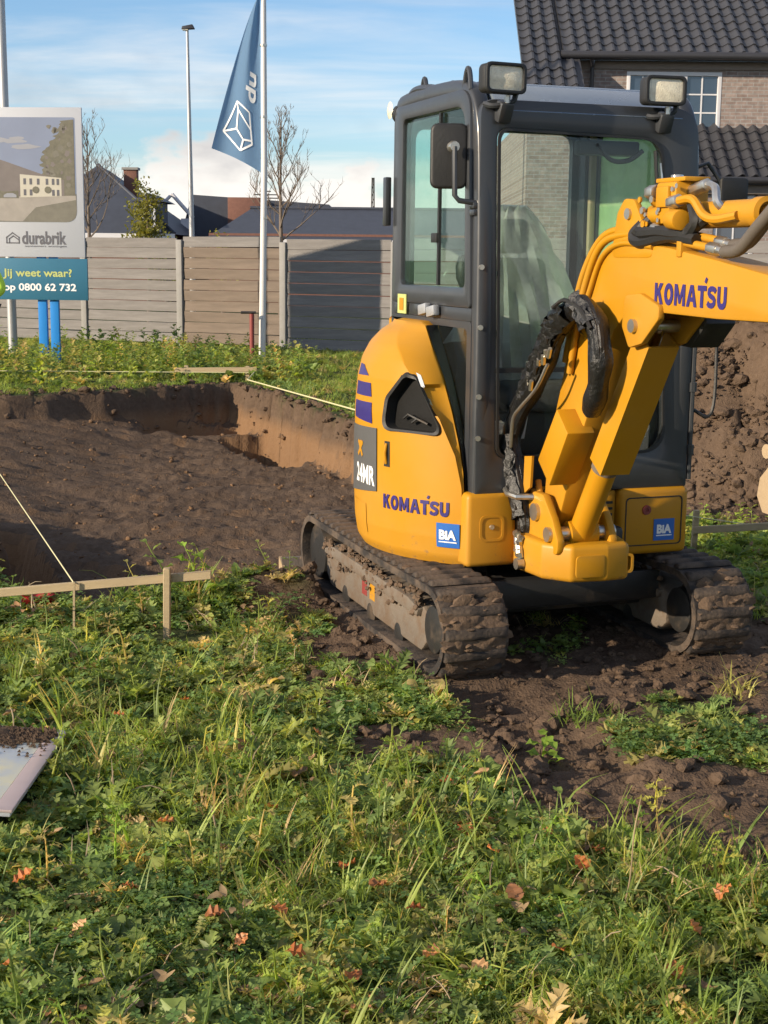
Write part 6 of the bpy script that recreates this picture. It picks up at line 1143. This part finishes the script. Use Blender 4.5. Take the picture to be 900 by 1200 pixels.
for w_, m_ in (('l', 'lm'), ('r', 'rm')):
    for i in range(4): B += [(m_, '%sf%da' % (w_, i)), ('%sf%da' % (w_, i), '%sf%db' % (w_, i)), ('%sf%db' % (w_, i), '%sf%dc' % (w_, i))]
    B += [(m_, w_ + 'ta'), (w_ + 'ta', w_ + 'tb')]
skinned('body', J, B, MT['skin'], 'pel')
g = lambda k, e: (*J[k][:3], J[k][3] + e, J[k][4] + e)
skinned('jacket', dict(a=(0, 0, .86, .19, .145), b=g('sp', .045), c=g('ch', .045), d=(0, .01, 1.47, .08, .08), ls=g('ls', .035), le=g('le', .035), lw=(.225, .15, 1.06, .055, .055), rs=g('rs', .035), re=g('re', .035), rw=(-.225, .14, 1.09, .055, .055)), [('a', 'b'), ('b', 'c'), ('c', 'd'), ('c', 'ls'), ('ls', 'le'), ('le', 'lw'), ('c', 'rs'), ('rs', 're'), ('re', 'rw')], MT['hivis'], 'a')
skinned('trousers', dict(p=(0, 0, .95, .165, .135), lh=g('lh', .03), lk=g('lk', .03), la=(.13, -.01, .13, .075, .075), rh=g('rh', .03), rk=g('rk', .03), ra=(-.13, -.01, .13, .075, .075)), [('p', 'lh'), ('lh', 'lk'), ('lk', 'la'), ('p', 'rh'), ('rh', 'rk'), ('rk', 'ra')], MT['navy_cloth'], 'p')
for s, q in ((1, 'l'), (-1, 'r')): skinned('boot', dict(a=(s * .13, -.01, .16, .06, .06), b=(s * .13, -.02, .06, .06, .055), c=(s * .145, .10, .05, .05, .042), d=(s * .15, .17, .045, .042, .035)), [('a', 'b'), ('b', 'c'), ('c', 'd')], MT['black_rubber'], 'b')
skinned('hair', dict(a=(0, -.03, 1.66, .075, .07), b=(0, -.02, 1.74, .08, .085), c=(0, .01, 1.795, .06, .06)), [('a', 'b'), ('b', 'c')], MT['hair'], 'a')
skinned('nose', dict(a=(0, .10, 1.665, .012, .012), b=(0, .115, 1.635, .016, .014)), [('a', 'b')], MT['skin'], 'a')
for s in (-1, 1): skinned('ear', dict(a=(s * .083, .01, 1.67, .012, .02), b=(s * .085, .01, 1.63, .010, .015)), [('a', 'b')], MT['skin'], 'a'); skinned('eye', dict(a=(s * .033, .092, 1.672, .011, .008), b=(s * .036, .093, 1.671, .010, .007)), [('a', 'b')], MT['white_decal'], 'a')
skinned('mouth', dict(a=(-.02, .098, 1.598, .006, .006), b=(.02, .098, 1.598, .006, .006)), [('a', 'b')], MT['red_steel'], 'a')

# ================================================================ plants
def blade(b, p, az, L, wd, bend, rr, seg=4):
    d = Vector((math.cos(az), math.sin(az), 0)); s = Vector((-d.y, d.x, 0)); th = rr.uniform(.05, .45); q = Vector(p); vs = []
    tw = rr.uniform(-.5, .5)
    for i in range(seg + 1):
        t = i / seg; w_ = wd * (1 - t ** 1.6) * 0.5 + 0.0004; ss = (s + d * tw * t).normalized(); vs += [q - ss * w_, q + ss * w_]; th += bend / seg; q = q + (d * math.sin(th) + Vector((0, 0, math.cos(th)))) * L / seg
    b.add(vs, [(2 * i, 2 * i + 1, 2 * i + 3, 2 * i + 2) for i in range(seg)])
def grass(seed, n, L, spread, wd=0.0045, mt='grass_blade'):
    rr = random.Random(seed); b = MB()
    for i in range(n): r_ = spread * rr.random() ** .5; a = rr.uniform(0, 6.28); blade(b, (r_ * math.cos(a), r_ * math.sin(a), -.004), rr.uniform(0, 6.28), L * rr.uniform(.45, 1.15), wd * rr.uniform(.7, 1.3), rr.uniform(.3, 1.9), rr)
    return b.build('grass_tuft', MT[mt], None, link=False, fix=False)
def leaf(b, p, az, L, wd, el, curl, rr, lobes=0, seg=7, stalk=0.2):
    """one leaf with a folded midrib; lobes > 0 gives a cut, feathery edge"""
    d = Vector((math.cos(az), math.sin(az), 0)); s = Vector((-d.y, d.x, 0)); q = Vector(p); th = PI / 2 - el; vs = []; fold = rr.uniform(.15, .5); n = seg * (2 if lobes else 1); wv = rr.uniform(0, 6)
    for i in range(n + 1):
        t = i / n; u = max(0, (t - stalk) / (1 - stalk)); w_ = wd * (math.sin(PI * u ** .8) ** .75 if 0 < u < 1 else 0) * .5 + .0008
        if lobes: w_ = w_ * (1.25 if i % 2 else .38) + .0006
        upv = d * -math.cos(th) + Vector((0, 0, math.sin(th))); f_ = d * math.sin(th) + Vector((0, 0, math.cos(th))); sk = f_ * (w_ * .55 if lobes else 0); wob = upv * (w_ * .35 * math.sin(i * 2.1 + wv))
        vs += [q - s * w_ + upv * w_ * fold + sk + wob, q, q + s * w_ + upv * w_ * fold + sk - wob]; th += curl / n; q = q + f_ * L / n
    b.add(vs, [(3 * i + k, 3 * i + k + 1, 3 * i + k + 4, 3 * i + k + 3) for i in range(n) for k in (0, 1)])
def rosette(seed, n, L, wd, lobes, mt, el=(.3, 1.2), curl=(.4, 1.5), seg=7):
    rr = random.Random(seed); b = MB()
    for i in range(n): leaf(b, (rr.uniform(-.012, .012), rr.uniform(-.012, .012), 0), i * 2.4 + rr.uniform(-.4, .4), L * rr.uniform(.55, 1.15), wd * rr.uniform(.75, 1.2), rr.uniform(*el), rr.uniform(*curl), rr, lobes, seg)
    return b.build('weed_rosette', MT[mt], None, link=False, fix=False)
def clover(seed, n, spread, sz, mt='clover_leaf'):
    rr = random.Random(seed); b = MB()
    for i in range(n):
        r_ = spread * rr.random() ** .5; a = rr.uniform(0, 6.28); z = rr.uniform(.012, .055); c = Vector((r_ * math.cos(a), r_ * math.sin(a), z)); tl = Vector((rr.uniform(-.5, .5), rr.uniform(-.5, .5), 1)).normalized(); e = tl.orthogonal().normalized(); g_ = tl.cross(e); a0 = rr.uniform(0, 6.28); s = sz * rr.uniform(.7, 1.3)
        for k in range(3):
            an = a0 + k * 2.09; d1 = e * math.cos(an) + g_ * math.sin(an); d2 = e * math.cos(an + 1.57) + g_ * math.sin(an + 1.57); b.add([c, c + d1 * s * .6 + d2 * s * .5 + tl * s * .15, c + d1 * s * 1.15 + d2 * s * .2, c + d1 * s * 1.05, c + d1 * s * 1.15 - d2 * s * .2, c + d1 * s * .6 - d2 * s * .5 + tl * s * .15], [(0, 1, 2, 3), (0, 3, 4, 5)])
    return b.build('clover_patch', MT[mt], None, link=False, fix=False)
def stalky(seed, H, n, L, wd, lobes, mt, name='tall_weed'):
    rr = random.Random(seed); b = MB(); p = [Vector((0, 0, -.01))]; d = Vector((rr.uniform(-.25, .25), rr.uniform(-.25, .25), 1)).normalized()
    for i in range(5): d = (d + Vector((rr.uniform(-.2, .2), rr.uniform(-.2, .2), 0.1))).normalized(); p.append(p[-1] + d * H / 5)
    b.tube(p, [.0035 * (H / .25) ** .5, .003, .003, .0025, .002, .0012], 5, cap=False)
    for i in range(n): t = (i + .6) / n; k = min(4, int(t * 5)); q = p[k].lerp(p[k + 1], t * 5 - k); leaf(b, q, i * 2.4 + rr.uniform(-.5, .5), L * rr.uniform(.6, 1.15) * (1.15 - .5 * t), wd * rr.uniform(.8, 1.2) * (1.15 - .5 * t), rr.uniform(.3, 1.0), rr.uniform(.4, 1.4), rr, lobes, 6)
    return b.build(name, MT[mt], None, link=False, fix=False)
def drystalk(seed, n, L):
    rr = random.Random(seed); b = MB()
    for i in range(n):
        a = rr.uniform(0, 6.28); q = Vector((rr.uniform(-.03, .03), rr.uniform(-.03, .03), 0)); th = rr.uniform(.2, 1.2); pts = [q]
        for k in range(5): th += rr.uniform(-.1, .5); q = q + Vector((math.cos(a) * math.sin(th), math.sin(a) * math.sin(th), math.cos(th))) * L / 5 * rr.uniform(.7, 1.1); pts.append(q)
        b.tube(pts, [.0016] * 5 + [.0008], 4, cap=False)
    return b.build('dry_stalks', MT['dry_stalk'], None, link=False, fix=False)
def litter(seed, n, sp):
    rr = random.Random(seed); b = MB()
    for i in range(n): a = rr.uniform(0, 6.28); leaf(b, (sp * rr.uniform(-1, 1), sp * rr.uniform(-1, 1), rr.uniform(.015, .055)), a, rr.uniform(.018, .04), rr.uniform(.010, .024), rr.uniform(-.2, .6), rr.uniform(-1, 1.5), rr, 0, 4, .05)
    return b.build('leaf_litter', MT['litter'], None, link=False, fix=False)
leafmat('litter', [(0.0, (0.16, 0.09, 0.05)), (0.4, (0.26, 0.16, 0.08)), (0.8, (0.34, 0.24, 0.13)), (1.0, (0.42, 0.20, 0.09))], trans=0.2)
PR = [grass(1, 16, .11, .04), grass(2, 20, .085, .05, .004), grass(3, 12, .15, .03, .005), grass(4, 24, .06, .06, .0035), grass(5, 14, .19, .025, .005),            # 0-4
      rosette(11, 8, .085, .034, 1, 'weed_leaf'), rosette(12, 10, .065, .026, 1, 'weed_leaf'), rosette(13, 7, .11, .040, 1, 'weed_leaf'), rosette(14, 9, .05, .022, 1, 'clover_leaf'), # 5-8
      rosette(21, 6, .085, .040, 0, 'weed_leaf'), rosette(22, 7, .06, .030, 0, 'clover_leaf'), rosette(23, 5, .12, .050, 0, 'weed_leaf', (.6, 1.3)),             # 9-11
      clover(31, 26, .07, .011), clover(32, 34, .09, .009), clover(33, 18, .05, .014, 'weed_leaf'),                                                              # 12-14
      stalky(41, .16, 9, .055, .024, 1, 'weed_leaf'), stalky(42, .20, 8, .06, .028, 0, 'weed_leaf'), stalky(43, .15, 8, .05, .022, 1, 'lime_leaf'), rosette(44, 6, .07, .03, 1, 'lime_leaf'), # 15-18
      drystalk(51, 5, .16), drystalk(52, 4, .11), grass(53, 9, .10, .04, .004, 'dry_stalk'), litter(54, 9, .06), litter(55, 6, .05), rosette(56, 6, .06, .026, 1, 'dry_stalk')]                                                                    # 19-21
POOL = np.array([0] * 5 + [1] * 7 + [2] * 2 + [3] * 10 + [4] * 1 + [5] * 15 + [6] * 14 + [7] * 10 + [8] * 10 + [9] * 7 + [10] * 8 + [11] * 3 + [12] * 9 + [13] * 9 + [14] * 6 + [15] * 3 + [16] * 1 + [17] * 2 + [18] * 7 + [19] * 1 + [20] * 4 + [21] * 4 + [22] * 1 + [23] * 2 + [24] * 2)
# near meadow, thinning with distance
def meadow(n, x0, x1, y0, y1, dens, smin, smax, pool, clump=0.0):
    x, y = sample(n, x0, x1, y0, y1); t = turf(x, y); k = RNG.random(n) < t * dens * np.clip(.35 + 1.5 * smooth(.32, .6, fbm(x * 2.3 + 11, y * 2.3, 3, 141)), 0, 1)
    x, y = x[k], y[k]; c = fbm(x * 1.6, y * 1.6, 3, 91); s = (smin + (smax - smin) * RNG.random(len(x)) ** 1.5) * (0.72 + 0.6 * c); return x, y, s
# keep plants out of the board lying in the grass and off the machine
parts = []
for args in ((13500, -1.6, 1.6, 2.0, 4.4, 1.0, .55, 1.35), (13500, -2.4, 2.6, 4.4, 7.4, 1.0, .6, 1.45), (2500, 1.6, 5.0, 2.5, 8.6, 1.0, .7, 1.4), (3500, -5.0, -1.6, 2.5, 8.5, 1.0, .7, 1.4), (3000, -3, 3, .3, 2.0, 1.0, .6, 1.3)): parts.append(meadow(*args, POOL))
mxx = np.concatenate([p[0] for p in parts]); myy = np.concatenate([p[1] for p in parts]); mss = np.concatenate([p[2] for p in parts])
X_, Y_ = mloc(mxx, myy); ok = ~((np.abs(mxx + 1.46) < .41) & (np.abs(myy - 4.16) < .41)) & ~((np.abs(X_) < 1.12) & (np.abs(np.abs(Y_) - .56) < .18)) & ~((np.abs(mxx + 1.35) < .62) & (np.abs(myy - 5.97) < .09))
lowl = (np.abs(X_) < 1.1) & (np.abs(Y_) < .5); mxx, myy, mss, lowl = mxx[ok], myy[ok], mss[ok], lowl[ok]; mss = np.where(lowl, np.minimum(mss, .8), mss); nm = len(mxx)
idx = POOL[RNG.integers(0, len(POOL), nm)]
# kinds gather in drifts
dr_ = fbm(mxx * 1.1 + 7, myy * 1.1, 3, 111); g_ = RNG.random(nm); idx = np.where((dr_ > .60) & (g_ < .45), RNG.integers(0, 4, nm), idx); idx = np.where((dr_ < .43) & (g_ < .45), RNG.choice([5, 6, 8, 12, 13], nm), idx)
scatter('meadow_plants', np.stack([mxx, myy, height(mxx, myy) - .004], -1), np.stack([RNG.normal(0, .16, nm), RNG.normal(0, .16, nm), RNG.uniform(0, 6.28, nm)], -1), mss, idx, PR, label='mixed grass and low leafy weeds covering the near ground', cat='grass')
# weeds between the pit and the fence, and right of the excavator
PF = [stalky(61, .42, 12, .15, .075, 0, 'weed_leaf'), stalky(62, .36, 12, .13, .06, 1, 'weed_leaf'), rosette(63, 8, .24, .10, 0, 'weed_leaf', (.5, 1.3)), rosette(64, 8, .20, .09, 1, 'weed_leaf', (.5, 1.3)), grass(65, 26, .26, .10, .010), grass(66, 30, .18, .14, .009), stalky(67, .32, 10, .13, .065, 0, 'lime_leaf'), rosette(68, 7, .16, .08, 0, 'lime_leaf', (.5, 1.2))]
x, y = sample(9000, -8.5, 1.5, 14, 26.5); t = turf(x, y); dpf = sdist(x, y, PIT); k = (t > .5) & (dpf < -.15); x, y = x[k], y[k]
wz = np.exp(-((y - 20.4) / 2.0) ** 2) * smooth(-.6, -2.2, x) ; far_ = y > 22; gsel = RNG.random(len(x)); weed = gsel < wz * .95
idx2 = np.where(weed, RNG.choice([0, 0, 1, 2, 2, 3, 3, 6, 7], len(x)), RNG.choice([4, 5, 5, 5, 3], len(x))); s4 = np.where(weed, RNG.uniform(.50, 1.05, len(x)) * (.6 + .7 * fbm(x * .9, y * .9, 2, 131)), RNG.uniform(.35, .65, len(x)))
xr, yr = sample(1500, 1.5, 4.5, 6.9, 9.0); tr2 = turf(xr, yr); k = (tr2 > .3) & (np.hypot((xr - 3.9) / 2.75, (yr - 10.6) / 1.75) > .98); xr, yr = xr[k], yr[k]; ir = RNG.choice([2, 3, 3, 7, 7, 6, 5], len(xr)); sr = RNG.uniform(.28, .62, len(xr))
ax_ = np.concatenate([x, xr]); ay_ = np.concatenate([y, yr]); ai = np.concatenate([idx2, ir]); as_ = np.concatenate([s4, sr]); nn = len(ax_)
scatter('rough_weeds', np.stack([ax_, ay_, height(ax_, ay_) - .01], -1), np.stack([RNG.normal(0, .15, nn), RNG.normal(0, .15, nn), RNG.uniform(0, 6.28, nn)], -1), as_, ai, PF, label='rank leafy weeds and grass between the pit and the fence', cat='weeds')
# plants one can pick out
def plant(name, xy, proto, s, label, cat='weed', rz=0.0, group=None):
    me = proto.data; o = mesh_obj(name, me); o.location = (xy[0], xy[1], hz(*xy) - .004); o.scale = (s, s, s); o.rotation_euler = (0, 0, rz); return tag(o, label, cat, group)
pt = lambda *a: stalky(*a)
plant('leafy_weed', (-0.88, 6.5), stalky(71, .26, 7, .14, .075, 0, 'lime_leaf'), 1.0, 'bright broad-leaved weed beside the near setting-out board end')
plant('leafy_weed', (-0.99, 5.75), rosette(72, 4, .17, .09, 0, 'weed_leaf', (.2, .7)), 1.0, 'large dark dock leaf low beside the near timber stake')
plant('yellow_weed', (-.722, 3.62), stalky(73, .22, 10, .075, .03, 1, 'lime_leaf'), 1.0, 'spindly yellow-green weed in the left foreground', rz=1)
plant('leafy_weed', (.548, 4.56), stalky(74, .13, 7, .085, .05, 0, 'lime_leaf'), 1.0, 'bright yellow-green weed on bare soil before the near track')
plant('grass_tuft', (1.37, 5.25), grass(75, 34, .17, .07, .006), 1.1, 'tall grass tuft on bare soil before the far track', 'grass tuft')
plant('grass_tuft', (1.25, 3.55), grass(76, 60, .20, .09, .006), 1.1, 'thick bright grass tuft near the right picture edge', 'grass tuft')
plant('grass_tuft', (.74, 4.95), grass(77, 60, .13, .10, .005), 1.0, 'green grass tuft on the soil between the two tracks', 'grass tuft')
plant('yellow_weed', (.83, 4.1), stalky(78, .12, 9, .065, .03, 1, 'lime_leaf'), 1.0, 'small yellowing weed on the bare soil patch at right')
plant('grass_tuft', (.12, 3.6), grass(79, 46, .19, .07, .006), 1.0, 'long bladed grass tuft in the foreground middle', 'grass tuft')
plant('yellow_weed', (-.20, 3.0), stalky(80, .12, 11, .05, .028, 1, 'lime_leaf'), 1.0, 'lime green feathery weed at the lower picture edge', rz=2)
plant('leafy_weed', (-4.25, 17.2), stalky(81, .62, 12, .22, .13, 0, 'lime_leaf'), .8, 'bright lime leafy weed on the far pit rim at left')
plant('red_flower', (-1.60, 6.30), rosette(82, 16, .12, .06, 0, 'red_petal', (.5, 1.3)), 1.0, 'faded crimson flower head by the near pit edge', 'flower')
def bent_stem(pts, r, name, label, cat): tag(MB().tube(curve(pts, 5), [r] * (5 * (len(pts) - 1)) + [r * .5], 6).build(name, MT['lime_leaf'] if 'yellow' in label else MT['dry_stalk'], None), label, cat)
bent_stem([(-.70, 3.72, .0), (-.715, 3.70, .08), (-.74, 3.66, .16), (-.78, 3.64, .20)], .0045, 'plant_stem', 'bent yellow plant stalk in the left foreground', 'stalk')
bent_stem([(-.42, 3.50, .05), (-.44, 3.60, .075), (-.46, 3.72, .07), (-.49, 3.85, .09)], .003, 'dry_twig', 'thin brown twig lying across the foreground weeds', 'twig')
bent_stem([(.60, 3.30, .0), (.625, 3.31, .12), (.635, 3.33, .24), (.65, 3.34, .33)], .0018, 'dry_weed', 'tall thin dry stem standing in the right foreground', 'stalk')
# fallen leaves
def deadleaf(seed):
    rr = random.Random(seed); b = MB(); leaf(b, (0, 0, 0), 0, .070, .052, rr.uniform(.05, .3), rr.uniform(-.9, 1.1), rr, 0, 10, .08); return b.build('fallen_leaf', MT['dead_leaf'], None, link=False, fix=False).data
DL = [deadleaf(200 + i) for i in range(6)]
for o in [o for o in bpy.data.objects if o.name.startswith('fallen_leaf')]: bpy.data.objects.remove(o)
spots = [(-0.95, 3.404), (-0.736, 3.136), (-0.168, 3.038), (-0.266, 3.268), (-0.408, 3.602), (-0.592, 3.821), (0.551, 3.478), (0.428, 3.111), (0.247, 2.988), (-1.261, 5.574), (-0.341, 3.074), (0.064, 3.276), (0.011, 3.416), (1.014, 3.912), (-0.578, 2.843), (0.244, 3.83), (0.774, 3.16), (-0.43, 3.22), (.10, 3.05), (.35, 3.32), (.62, 3.62), (-.10, 3.52), (-.86, 2.98), (-.30, 3.9), (.18, 4.15), (-.55, 4.4), (-.75, 5.0), (.9, 3.4), (.68, 2.95), (-.05, 2.9), (.31, 3.6), (-.62, 3.4), (.45, 3.72), (.98, 3.05), (-.2, 4.6), (-.9, 4.75)]
for i, (x, y) in enumerate(spots):
    o = mesh_obj('fallen_leaf', DL[i % 6]); s = random.uniform(.55, .9); o.location = (x, y, hz(x, y) + random.uniform(.05, .075)); o.scale = (s, s, s); o.rotation_euler = (random.uniform(-.35, .35), random.uniform(-.35, .2), random.uniform(0, 6.28))
    tag(o, 'curled orange-brown dead leaf lying on the low green weeds', 'fallen leaf', 'fallen leaves on the weeds')
